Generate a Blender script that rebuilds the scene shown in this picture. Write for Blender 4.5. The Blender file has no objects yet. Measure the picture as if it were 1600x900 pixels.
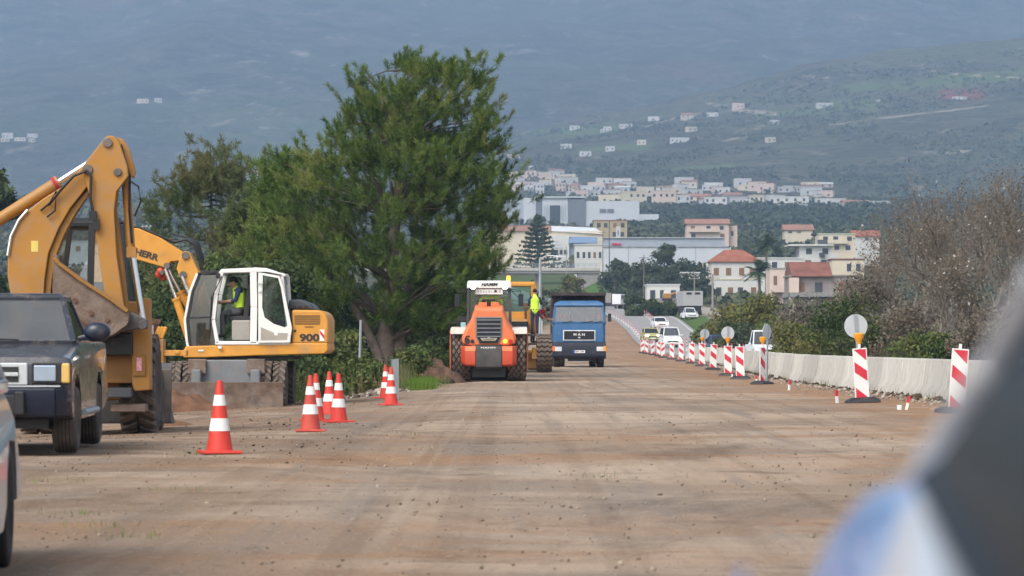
import bpy, bmesh, math, random
import numpy as np
from mathutils import Vector, Matrix, Euler
R = math.radians
rnd = random.Random(11)
rng = np.random.default_rng(5)
SC = bpy.context.scene
COL = SC.collection
F, CH, HY = 5000.0, 1.11, 540.0          # measured from the photograph: pixels per metre at 1 m, eye height, horizon row


def at(px, py, D):
    return Vector(((px - 800) / F * D, D, CH + (HY - py) / F * D))


def xat(px, D):
    return (px - 800) / F * D


def interp(k, x):
    return np.interp(x, [a for a, b in k], [b for a, b in k])


# ------------------------------------------------------------------ noise
_tab = np.random.default_rng(3).random((256, 256))


def vnoise(x, y):
    xi = np.floor(x).astype(int); yi = np.floor(y).astype(int)
    fx = x - xi; fy = y - yi
    fx = fx * fx * (3 - 2 * fx); fy = fy * fy * (3 - 2 * fy)
    a = _tab[xi & 255, yi & 255]; b = _tab[(xi + 1) & 255, yi & 255]
    c = _tab[xi & 255, (yi + 1) & 255]; d = _tab[(xi + 1) & 255, (yi + 1) & 255]
    return (a * (1 - fx) + b * fx) * (1 - fy) + (c * (1 - fx) + d * fx) * fy


def fbm(x, y, octv=4, s=0.0):
    t = 0; a = .5; x = np.asarray(x, float) + s * 17.3; y = np.asarray(y, float) + s * 9.1
    for i in range(octv):
        t = t + a * (vnoise(x, y) - .5) * 2
        x = x * 2.03 + 5.7; y = y * 2.03 + 3.1; a *= .5
    return t


# ------------------------------------------------------------------ materials
def nod(nt, t, **kw):
    n = nt.nodes.new(t)
    for k, v in kw.items():
        setattr(n, k, v)
    return n


def newmat(name):
    m = bpy.data.materials.new(name); m.use_nodes = True
    nt = m.node_tree; nt.nodes.clear()
    out = nod(nt, 'ShaderNodeOutputMaterial')
    b = nod(nt, 'ShaderNodeBsdfPrincipled')
    nt.links.new(b.outputs[0], out.inputs[0])
    return m, nt, b, out


def mixc(nt, fac, a, b, mode='MIX'):
    n = nod(nt, 'ShaderNodeMix', data_type='RGBA', blend_type=mode)
    for i, v in ((0, fac), (6, a), (7, b)):
        if hasattr(v, 'links') or isinstance(v, bpy.types.NodeSocket):
            nt.links.new(v, n.inputs[i])
        elif i == 0:
            n.inputs[0].default_value = v
        else:
            n.inputs[i].default_value = (*v[:3], 1)
    return n.outputs[2]


def noise(nt, scale, detail=4, rough=.55, vec=None, lo=0., hi=1., dist=0.):
    if vec is None:
        vec = nod(nt, 'ShaderNodeTexCoord').outputs['Object']
    n = nod(nt, 'ShaderNodeTexNoise')
    n.inputs['Scale'].default_value = scale; n.inputs['Detail'].default_value = detail
    n.inputs['Roughness'].default_value = rough; n.inputs['Distortion'].default_value = dist
    nt.links.new(vec, n.inputs['Vector'])
    mr = nod(nt, 'ShaderNodeMapRange')
    mr.inputs[1].default_value = lo; mr.inputs[2].default_value = hi
    nt.links.new(n.outputs['Fac'], mr.inputs[0])
    return mr.outputs[0]


def mapping(nt, scale, rot=(0, 0, 0)):
    tc = nod(nt, 'ShaderNodeTexCoord'); mp = nod(nt, 'ShaderNodeMapping')
    mp.inputs['Scale'].default_value = scale; mp.inputs['Rotation'].default_value = rot
    nt.links.new(tc.outputs['Object'], mp.inputs['Vector'])
    return mp.outputs[0]


def bump(nt, b, h, strength=.3, dist=.02):
    n = nod(nt, 'ShaderNodeBump'); n.inputs['Strength'].default_value = strength; n.inputs['Distance'].default_value = dist
    nt.links.new(h, n.inputs['Height']); nt.links.new(n.outputs[0], b.inputs['Normal'])


DUST = (.27, .20, .145)


def M(name, col, rough=.55, metal=0., var=.12, scale=3., dirt=0., dcol=DUST, dscale=4., bmp=0., coat=0.):
    m, nt, b, out = newmat(name)
    c = mixc(nt, noise(nt, scale, lo=.3, hi=.7), [v * (1 - var) for v in col], [min(1, v * (1 + var)) for v in col])
    if dirt > 0:
        f = noise(nt, dscale, 6, .65, lo=.62 - .35 * dirt, hi=.95 - .3 * dirt)
        mu = nod(nt, 'ShaderNodeMath', operation='MULTIPLY'); mu.inputs[1].default_value = min(1, .45 + .5 * dirt)
        nt.links.new(f, mu.inputs[0])
        c = mixc(nt, mu.outputs[0], c, dcol)
        mr = nod(nt, 'ShaderNodeMapRange'); mr.inputs[3].default_value = rough; mr.inputs[4].default_value = .9
        nt.links.new(mu.outputs[0], mr.inputs[0]); nt.links.new(mr.outputs[0], b.inputs['Roughness'])
    nt.links.new(c, b.inputs['Base Color'])
    b.inputs['Roughness'].default_value = rough; b.inputs['Metallic'].default_value = metal
    b.inputs['Coat Weight'].default_value = coat
    if bmp:
        bump(nt, b, noise(nt, scale * 6, 5), bmp, .02)
    return m


def glass(name, tint=(.75, .85, .85), base=.12, dust=.0, top=.9):
    m, nt, b, out = newmat(name); nt.nodes.remove(b)
    tr = nod(nt, 'ShaderNodeBsdfTransparent'); tr.inputs[0].default_value = (*tint, 1)
    gl = nod(nt, 'ShaderNodeBsdfGlossy'); gl.inputs['Roughness'].default_value = .03
    lw = nod(nt, 'ShaderNodeLayerWeight'); lw.inputs[0].default_value = .35
    mr = nod(nt, 'ShaderNodeMapRange'); mr.inputs[3].default_value = base; mr.inputs[4].default_value = top
    nt.links.new(lw.outputs['Fresnel'], mr.inputs[0])
    mx = nod(nt, 'ShaderNodeMixShader'); nt.links.new(mr.outputs[0], mx.inputs[0])
    nt.links.new(tr.outputs[0], mx.inputs[1]); nt.links.new(gl.outputs[0], mx.inputs[2])
    last = mx.outputs[0]
    if dust:
        df = nod(nt, 'ShaderNodeBsdfDiffuse'); df.inputs[0].default_value = (.32, .3, .27, 1)
        m2 = nod(nt, 'ShaderNodeMixShader')
        mr2 = nod(nt, 'ShaderNodeMapRange'); mr2.inputs[3].default_value = dust * .4; mr2.inputs[4].default_value = dust * 1.5
        nt.links.new(noise(nt, 2.5, 4, lo=.3, hi=.75), mr2.inputs[0]); nt.links.new(mr2.outputs[0], m2.inputs[0])
        nt.links.new(last, m2.inputs[1]); nt.links.new(df.outputs[0], m2.inputs[2]); last = m2.outputs[0]
    nt.links.new(last, out.inputs[0])
    return m


def emis(name, col, s):
    m, nt, b, out = newmat(name)
    b.inputs['Base Color'].default_value = (*col, 1)
    b.inputs['Emission Color'].default_value = (*col, 1); b.inputs['Emission Strength'].default_value = s
    return m


def leafmat(name, dark, light, rough=.75, mid=None, scl=.6, thin=.25):
    m, nt, b, out = newmat(name)
    g = nod(nt, 'ShaderNodeNewGeometry')
    c = mixc(nt, g.outputs['Random Per Island'], dark, light)
    if mid:
        c = mixc(nt, noise(nt, scl, 3, lo=.45, hi=.62), c, mid)
    nt.links.new(c, b.inputs['Base Color']); b.inputs['Roughness'].default_value = rough
    b.inputs['Specular IOR Level'].default_value = .25
    if thin:
        t = nod(nt, 'ShaderNodeBsdfTranslucent'); nt.links.new(c, t.inputs[0])
        mx = nod(nt, 'ShaderNodeMixShader'); mx.inputs[0].default_value = thin
        nt.links.new(b.outputs[0], mx.inputs[1]); nt.links.new(t.outputs[0], mx.inputs[2]); nt.links.new(mx.outputs[0], out.inputs[0])
    return m


# ------------------------------------------------------------------ mesh builder
class MB:
    def __init__(s):
        s.v = []; s.f = []; s.m = []; s.T = Matrix()

    def add(s, vs, fs, m=0):
        o = len(s.v); T = s.T
        s.v += [tuple(T @ Vector(v)) for v in vs]
        s.f += [tuple(o + i for i in f) for f in fs]; s.m += [m] * len(fs)
        return s

    def box(s, x0, x1, y0, y1, z0, z1, m=0):
        vs = [(x, y, z) for z in (z0, z1) for y in (y0, y1) for x in (x0, x1)]
        return s.add(vs, [(0, 2, 3, 1), (4, 5, 7, 6), (0, 1, 5, 4), (2, 6, 7, 3), (0, 4, 6, 2), (1, 3, 7, 5)], m)

    def obox(s, c, size, rot=(0, 0, 0), m=0):
        A = Matrix.Translation(c) @ Euler(rot).to_matrix().to_4x4()
        h = [v / 2 for v in size]
        vs = [A @ Vector((x * h[0], y * h[1], z * h[2])) for z in (-1, 1) for y in (-1, 1) for x in (-1, 1)]
        return s.add(vs, [(0, 2, 3, 1), (4, 5, 7, 6), (0, 1, 5, 4), (2, 6, 7, 3), (0, 4, 6, 2), (1, 3, 7, 5)], m)

    def loft(s, rings, m=0, cap=True):
        n = len(rings[0]); vs = [p for r in rings for p in r]; fs = []
        for i in range(len(rings) - 1):
            for j in range(n):
                k = (j + 1) % n
                fs.append((i * n + j, i * n + k, (i + 1) * n + k, (i + 1) * n + j))
        if cap:
            fs.append(tuple(range(n))[::-1]); fs.append(tuple((len(rings) - 1) * n + j for j in range(n)))
        return s.add(vs, fs, m)

    def prism(s, poly, axis, a, b, m=0):
        def q(p, t):
            return {'x': (t, p[0], p[1]), 'y': (p[0], t, p[1]), 'z': (p[0], p[1], t)}[axis]
        return s.loft([[q(p, a) for p in poly], [q(p, b) for p in poly]], m)

    def cyl(s, p0, p1, r0, r1=None, n=12, m=0):
        return s.tube([p0, p1], [r0, r0 if r1 is None else r1], n, m)

    def tube(s, pts, r, n=6, m=0):
        pts = [Vector(p) for p in pts]
        if not isinstance(r, (list, tuple)):
            r = [r] * len(pts)
        rings = []; ref = None
        for i, p in enumerate(pts):
            d = (pts[min(i + 1, len(pts) - 1)] - pts[max(i - 1, 0)])
            d = d.normalized() if d.length > 1e-9 else Vector((0, 0, 1))
            if ref is None:
                ref = Vector((0, 0, 1)) if abs(d.z) < .9 else Vector((1, 0, 0))
            u = d.cross(ref)
            u = u.normalized() if u.length > 1e-6 else d.orthogonal().normalized()
            w = d.cross(u); ref = -w if False else ref
            rings.append([p + (u * math.cos(2 * math.pi * k / n) + w * math.sin(2 * math.pi * k / n)) * r[i] for k in range(n)])
        return s.loft(rings, m)

    def bar(s, p0, p1, w, h, m=0, up=(0, 0, 1)):
        p0 = Vector(p0); p1 = Vector(p1); d = (p1 - p0).normalized(); u = d.cross(Vector(up))
        u = u.normalized() if u.length > 1e-5 else d.orthogonal().normalized(); t = u.cross(d).normalized()
        o = [u * w / 2 + t * h / 2, -u * w / 2 + t * h / 2, -u * w / 2 - t * h / 2, u * w / 2 - t * h / 2]
        return s.loft([[p0 + q for q in o], [p1 + q for q in o]], m)

    def sphere(s, c, r, n=10, m=0, sc=(1, 1, 1)):
        rings = []; c = Vector(c)
        for i in range(1, n // 2 + 1):
            a = math.pi * i / (n // 2 + 1)
            rings.append([c + Vector((math.sin(a) * math.cos(2 * math.pi * k / n) * r * sc[0], math.sin(a) * math.sin(2 * math.pi * k / n) * r * sc[1], math.cos(a) * r * sc[2])) for k in range(n)])
        return s.loft(rings, m)

    def lathe(s, prof, c=(0, 0, 0), axis='x', n=24, m=0):
        c = Vector(c); rings = []
        for t, r in prof:
            ring = []
            for k in range(n):
                a = 2 * math.pi * k / n; u, w = r * math.cos(a), r * math.sin(a)
                ring.append(c + Vector({'x': (t, u, w), 'y': (u, t, w), 'z': (u, w, t)}[axis]))
            rings.append(ring)
        return s.loft(rings, m)

    def panel(s, pts, th=.008, m=0):
        pts = [Vector(p) for p in pts]; nrm = (pts[1] - pts[0]).cross(pts[2] - pts[0]).normalized() * th
        return s.loft([pts, [p + nrm for p in pts]], m)

    def build(s, name, mats, parent=None, smooth=38, bevel=0., seg=2, jitter=0.):
        if not isinstance(mats, (list, tuple)):
            mats = [mats]
        me = bpy.data.meshes.new(name); me.from_pydata(s.v, [], s.f)
        for mt in mats:
            me.materials.append(mt)
        me.polygons.foreach_set('material_index', s.m)
        bm = bmesh.new(); bm.from_mesh(me); bmesh.ops.recalc_face_normals(bm, faces=bm.faces); bm.to_mesh(me); bm.free()
        if smooth:
            me.polygons.foreach_set('use_smooth', [True] * len(me.polygons))
            if not bevel:
                me.set_sharp_from_angle(angle=R(smooth))
        me.update()
        o = bpy.data.objects.new(name, me); COL.objects.link(o)
        if parent:
            o.parent = parent
        if bevel:
            b = o.modifiers.new('bevel', 'BEVEL'); b.width = bevel; b.segments = seg; b.limit_method = 'ANGLE'; b.angle_limit = R(30); b.harden_normals = True
        return o


def tag(o, label=None, cat=None, group=None, kind=None):
    for k, v in (('label', label), ('category', cat), ('group', group), ('kind', kind)):
        if v:
            o[k] = v
    return o


def thing(name, label, cat, loc=(0, 0, 0), rz=0., group=None):
    o = bpy.data.objects.new(name, None); COL.objects.link(o); o.empty_display_size = .2
    o.location = loc; o.rotation_euler = (0, 0, rz)
    return tag(o, label, cat, group)


KIDS = {}


def copy_tree(o, loc=None, rz=None, parent=None, label=None, group=None, scale=None):
    c = o.copy(); COL.objects.link(c)
    if parent:
        c.parent = parent
    for ch in list(o.children):
        copy_tree(ch, parent=c)
    if loc is not None:
        c.location = loc
    if rz is not None:
        c.rotation_euler = (c.rotation_euler.x, c.rotation_euler.y, rz)
    if label:
        c['label'] = label
    if group:
        c['group'] = group
    if scale:
        c.scale = scale if hasattr(scale, '__len__') else (scale,) * 3
    return c


def npmesh(name, V, Fq, mats, parent=None, midx=None, smooth=False, attrs=None):
    me = bpy.data.meshes.new(name)
    V = np.asarray(V, np.float32); Fq = np.asarray(Fq, np.int32); n, k = Fq.shape
    me.vertices.add(len(V)); me.vertices.foreach_set('co', V.ravel())
    me.loops.add(n * k); me.loops.foreach_set('vertex_index', Fq.ravel())
    me.polygons.add(n); me.polygons.foreach_set('loop_start', np.arange(n, dtype=np.int32) * k)
    if midx is not None:
        me.polygons.foreach_set('material_index', np.asarray(midx, np.int32))
    if smooth:
        me.polygons.foreach_set('use_smooth', np.ones(n, bool))
    for mt in (mats if isinstance(mats, (list, tuple)) else [mats]):
        me.materials.append(mt)
    for an, av in (attrs or {}).items():
        a = me.attributes.new(an, 'FLOAT_COLOR', 'POINT'); a.data.foreach_set('color', np.asarray(av, np.float32).ravel())
    me.update(calc_edges=True); me.validate()
    o = bpy.data.objects.new(name, me); COL.objects.link(o)
    if parent:
        o.parent = parent
    return o


def text(name, s, size, mat, parent, loc, rot, ext=.004, align='CENTER', sx=1., shear=0., bold=0.):
    cu = bpy.data.curves.new(name, 'FONT'); cu.body = s; cu.size = size; cu.extrude = ext; cu.align_x = align; cu.align_y = 'CENTER'
    cu.shear = shear; cu.offset = bold
    t = bpy.data.objects.new(name + '_tmp', cu); COL.objects.link(t)
    dg = bpy.context.evaluated_depsgraph_get(); me = bpy.data.meshes.new_from_object(t.evaluated_get(dg))
    bpy.data.objects.remove(t); me.materials.clear(); me.materials.append(mat)
    o = bpy.data.objects.new(name, me); COL.objects.link(o); o.parent = parent
    o.location = loc; o.rotation_euler = rot; o.scale = (sx, 1, 1)
    return o


# ------------------------------------------------------------------ palette
m_yel = M('plant_yellow', (.37, .17, .024), .48, dirt=.5, var=.12, scale=1.6)
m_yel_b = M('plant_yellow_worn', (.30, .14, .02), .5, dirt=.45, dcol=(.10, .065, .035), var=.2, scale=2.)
m_lieb = M('digger_yellow', (.58, .265, .035), .45, dirt=.3, var=.12, dscale=2.2)
m_org = M('roller_orange', (.70, .17, .055), .5, dirt=.34, dscale=3.0, var=.08)
m_orgd = M('roller_orange_deep', (.50, .062, .02), .45, dirt=.15, var=.08)
m_white = M('white_paint', (.72, .72, .69), .4, dirt=.12, var=.04)
m_cream = M('cream_paint', (.66, .62, .55), .5, dirt=.15, var=.05)
m_steel = M('worn_steel', (.11, .105, .10), .5, .4, dirt=.5, var=.3)
m_earth_steel = M('earth_stained_steel', (.17, .13, .105), .6, .2, dirt=.6, dcol=(.15, .08, .045), dscale=3.5, var=.45, scale=5, bmp=.5)
m_dgrey = M('dark_grey_paint', (.045, .05, .06), .5, dirt=.25)
m_bump = M('scuffed_bumper', (.045, .042, .04), .6, dirt=.35, dcol=(.12, .09, .07), var=.3)
m_mgrey = M('mid_grey_paint', (.16, .17, .18), .5, dirt=.3)
m_black = M('black_plastic', (.014, .014, .016), .5, dirt=.08)
m_int = M('cab_interior', (.03, .03, .033), .8)
m_chrome = M('chrome', (.75, .75, .75), .18, 1., var=.03)
m_rubber = M('tyre_rubber', (.022, .021, .02), .85, dirt=.35, dcol=(.12, .09, .07))
m_lug = M('dusty_tread', (.125, .095, .075), .9, dirt=.5, dcol=(.2, .15, .115), var=.2, scale=6)
m_groove = M('tread_groove', (.03, .024, .02), .95)
m_rubdust = M('dusty_rubber', (.06, .052, .045), .9, dirt=.6, dcol=(.17, .13, .1))
m_pick = M('pickup_navy', (.008, .012, .024), .22, dirt=.24, var=.1, coat=.6)
m_pickb = M('pickup_bumper', (.008, .014, .032), .35, dirt=.15)
m_silver = M('silver_paint', (.55, .57, .58), .28, .5, dirt=.05, var=.03, coat=.5)
m_blue = M('truck_blue', (.030, .118, .265), .42, dirt=.25, var=.08)
m_blued = M('truck_bumper', (.007, .011, .024), .5, dirt=.1)
m_maroon = M('tipper_maroon', (.075, .02, .022), .6, dirt=.3, var=.3)
m_tipdark = M('tipper_dark', (.035, .022, .022), .7, dirt=.3, var=.3)
m_glass = glass('cab_glass', (.90, .94, .94), .06, dust=.06)
m_wind = glass('windscreen_glass', (.92, .95, .95), .10, dust=.07)
m_gtint = glass('green_tinted_glass', (.80, .92, .90), .05, dust=.03)
m_gfront = glass('pale_front_glass', (.80, .84, .85), .20, dust=.08)
m_gdark = glass('dark_tinted_glass', (.42, .46, .48), .12)
m_dkglass = M('dark_window', (.02, .026, .032), .12, var=.2)
m_lamp = M('lamp_lens', (.7, .75, .8), .15, .3)
m_amber = M('amber_lens', (.8, .33, .02), .3)
m_redlens = M('red_lens', (.45, .02, .015), .3)
m_beam = emis('lit_headlamp', (1., .82, .55), 2.2)
m_beamw = emis('lit_headlamp_white', (1., .93, .8), 5.)
m_beacon = emis('lit_beacon', (1., .42, .03), 1.6)
m_coner = M('cone_red', (.58, .042, .026), .55, dirt=.24, dcol=(.36, .16, .11), dscale=9, var=.08, scale=6)
m_conew = M('cone_white', (.76, .75, .73), .5, dirt=.28, dcol=(.45, .40, .36), dscale=9, var=.05)
m_coned = M('cone_red_dusty', (.46, .055, .035), .6, dirt=.3, dcol=(.33, .16, .12))
m_red = M('sign_red', (.55, .022, .045), .45, dirt=.22, dcol=(.40, .20, .17), dscale=7)
m_board = M('board_white', (.72, .72, .70), .45, dirt=.3, dcol=(.48, .45, .40), dscale=6, var=.05)
m_conc, _nt, _b, _o = newmat('barrier_concrete')
_c = mixc(_nt, noise(_nt, 1.3, 5, .6, None, .35, .65), (.46, .44, .395), (.57, .55, .50))
_c = mixc(_nt, noise(_nt, 1., 5, .65, mapping(_nt, (5, 5, .35)), .50, .70), _c, (.36, .335, .29))
_c = mixc(_nt, noise(_nt, 5, 5, .7, None, .60, .72), _c, (.25, .22, .19))
_oi = nod(_nt, 'ShaderNodeObjectInfo'); _mr = nod(_nt, 'ShaderNodeMapRange'); _mr.inputs[3].default_value = .78; _mr.inputs[4].default_value = 1.1
_nt.links.new(_oi.outputs['Random'], _mr.inputs[0]); _hv = nod(_nt, 'ShaderNodeHueSaturation'); _nt.links.new(_mr.outputs[0], _hv.inputs['Value']); _nt.links.new(_c, _hv.inputs['Color'])
_nt.links.new(_hv.outputs[0], _b.inputs['Base Color']); _b.inputs['Roughness'].default_value = .9; bump(_nt, _b, noise(_nt, 12, 5), .3, .02)
m_concd = M('old_concrete', (.26, .25, .235), .9, dirt=.3, dcol=(.14, .13, .12), var=.15, bmp=.2)
m_hose = M('black_hose', (.012, .012, .013), .45, dirt=.1)
m_rust = M('rusty_iron', (.12, .05, .03), .8, dirt=.4, var=.3)
m_signback = M('sign_back_alu', (.50, .53, .55), .45, .3, dirt=.15, var=.06)
m_galv = M('galvanised_steel', (.36, .39, .41), .45, .6, var=.12)
m_wood = M('pole_wood', (.16, .13, .10), .9, var=.2)
m_plate = M('licence_plate_white', (.75, .75, .72), .4)
m_plblue = M('licence_plate_blue', (.02, .10, .5), .4)
m_letd = M('dark_lettering', (.03, .025, .02), .6)
m_letw = M('white_lettering', (.75, .75, .75), .5)
m_bark = M('pine_bark', (.15, .115, .095), .95, var=.35, scale=5, bmp=.6)
m_barkg = M('grey_bark', (.20, .185, .16), .95, var=.3, scale=4, bmp=.4)
m_twig = M('twig_bark', (.155, .125, .105), .95, var=.3)
m_twigr = M('grey_brown_twig', (.135, .112, .09), .95, var=.3)
m_gclear = glass('clear_cab_glass', (.95, .98, .975), .04, dust=.02, top=.6)
m_hiv = M('hi_vis_lime', (.62, .92, .07), .7, var=.08)
m_navy = M('navy_cloth', (.018, .03, .085), .85)
m_cred = M('red_cloth', (.38, .03, .05), .85)
m_jean = M('grey_trousers', (.075, .075, .082), .9, var=.2)
m_skin = M('skin', (.42, .24, .17), .55, var=.08)
m_hair = M('dark_hair', (.02, .014, .012), .7)
m_boot = M('work_boot', (.03, .024, .02), .8)
# ------------------------------------------------------------------ terrain
PROF = [(-80, 0), (100, 0), (143, .15), (217, .22), (258, .5), (290, .85), (330, 1.6), (380, 2.9), (430, 4.3), (480, 5.5), (580, 8.0), (700, 11.5), (800, 17.5), (900, 24.5),
        (1200, 41), (1500, 57), (2000, 90), (2500, 114), (3000, 138), (3600, 160), (9000, 200)]
XA = [(-80, 9.4), (100, 9.4), (135, 10.2), (175, 11.5), (217, 12.4), (258, 11.8), (290, 11.9), (330, 12.6), (380, 13.6), (430, 14), (480, 14.2), (540, 13), (580, 10.5), (640, 5), (700, -2), (850, -20), (1000, -40)]
XR = [(-80, 18), (217, 18.5), (270, 19), (335, 20.4), (450, 23.6), (500, 24.4), (540, 23), (580, 20.5), (640, 15), (700, 8), (850, -10), (1000, -30)]
XL = [(-80, -26), (70, -26), (72, -4.9), (77, -3.9), (92, -3.0), (130, -3.2), (200, -4), (300, -2), (400, 4), (500, 11), (1000, 11)]
XB = [(-80, 8.9), (100, 8.9), (135, 9.7), (175, 11), (217, 12.0)]


def sst(a, b, x):
    t = np.clip((x - a) / (b - a), 0, 1)
    return t * t * (3 - 2 * t)


def G(x, y):
    x = np.asarray(x, float); y = np.asarray(y, float)
    z = sum(interp(PROF, y + d) for d in (-14, -7, 0, 7, 14)) / 5 if True else 0
    z = z - .042 * np.clip(-x - 1, 0, 9) * sst(32, 52, y) * (1 - sst(200, 260, y))
    xl = interp(XL, y)
    z = z - sst(1.0, 12, xl - x) * 1.6 * sst(70, 76, y) * (1 - sst(500, 900, y))
    xr = interp(XR, y)
    z = z + sst(.3, 3.2, x - xr) * .6 * sst(330, 430, y) * (1 - sst(640, 800, y))
    z = z - sst(1.5, 8, x - xr) * 1.3 * (1 - sst(260, 340, y))
    # green embankment that carries the overpass abutment
    ex = np.clip(1 - np.abs(x - 22) / 9, 0, 1); ey = np.clip(1 - np.abs(y - 692) / 46, 0, 1)
    z = z + 5.0 * ex ** .8 * ey ** .7 * (1 - sst(29, 32, x))
    return z


def g1(x, y):
    return float(G(x, y))


RIDGE = [(200, 700), (420, 330), (560, 280), (700, 236), (780, 215), (900, 189), (1000, 170), (1100, 150), (1180, 128), (1250, 106), (1330, 92), (1400, 80), (1500, 68), (1600, 57), (1800, 40), (2300, 10), (2600, 60)]


def HILL(x, y):
    x = np.asarray(x, float); y = np.asarray(y, float)
    px = 800 + F * x / 4000.0                       # the ridge runs across at about 4 km
    rz = CH + (HY - interp(RIDGE, px)) / F * 4000
    s = np.clip((y - 2350) / 1650, 0, 1)
    base = interp(PROF, y) - 6 + 6 * sst(2350, 2500, y)
    up = base + (rz - base) * (.55 * s + .45 * s * s) + fbm(x / 190, y / 240, 5, 1) * 34 * s * (1 - .75 * s) + fbm(x / 50, y / 60, 3, 2) * 4 * s
    dn = rz - (y - 4000) * .35
    return np.where(y <= 4000, up, dn)


def MOUNT(x, y):
    x = np.asarray(x, float); y = np.asarray(y, float)
    s = np.clip((y - 3500) / 5000, 0, 1)
    g = fbm(x / 520 + .3 * fbm(x / 900, y / 900, 2, 5), y / 1500, 5, 3)
    return 140 + 960 * s ** .95 + g * 190 * (s ** .7) * (1 - .3 * s) + fbm(x / 120, y / 300, 4, 4) * 24 * s ** .5


def TOP(x, y):
    return np.maximum(np.maximum(G(x, y) if True else 0, np.where(y > 2350, HILL(x, y), -99)), np.where(y > 3500, MOUNT(x, y), -99))


def hit(px, py, d0=600, d1=8400):
    D = np.geomspace(d0, d1, 2600)
    x = (px - 800) / F * D; z = CH + (HY - py) / F * D
    k = np.nonzero(z < TOP(x, D))[0]
    i = k[0] if len(k) else len(D) - 1
    return Vector((x[i], D[i], float(TOP(x[i], D[i]))))


def grid_mesh(name, xs, ys, zf, mat, attrs=None, flat=False):
    X, Y = xs, ys
    Z = zf(X, Y); nr, nc = X.shape
    V = np.stack([X, Y, Z], -1).reshape(-1, 3)
    i = np.arange(nr * nc).reshape(nr, nc)
    Fq = np.stack([i[:-1, :-1], i[:-1, 1:], i[1:, 1:], i[1:, :-1]], -1).reshape(-1, 4)
    at_ = {k: f(X, Y).reshape(-1, 4) for k, f in (attrs or {}).items()}
    return npmesh(name, V, Fq, mat, smooth=True, attrs=at_)


def ground_mask(X, Y):
    n = fbm(X / 3, Y / 6, 4, 7)
    dirt = sst(-.5, .7, X - interp(XL, Y) + n * 1.1) * sst(-1, 1, interp(XA, Y) + .6 - X) * (1 - sst(520, 560, Y))
    xr = interp(XR, Y)
    side = sst(3.2, 3.8, X - xr) * (1 - sst(9.5, 10.5, X - xr)) * sst(330, 400, Y) * (1 - sst(560, 600, Y))
    verge = sst(-.2, .4, X - xr) * (1 - sst(3.0, 3.4, X - xr))
    emb = np.clip(1 - np.abs(X - 22) / 11, 0, 1) * np.clip(1 - np.abs(Y - 675) / 70, 0, 1)
    fld = sst(.12, .3, fbm(X / 60, Y / 110, 3, 9)) * sst(400, 700, Y) * .4
    green = np.clip(np.maximum(np.maximum(verge * .75 * sst(250, 330, Y), sst(.1, .45, emb)), fld), 0, 1)
    return np.stack([np.clip(dirt, 0, 1), green, side, np.ones_like(X)], -1)


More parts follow.
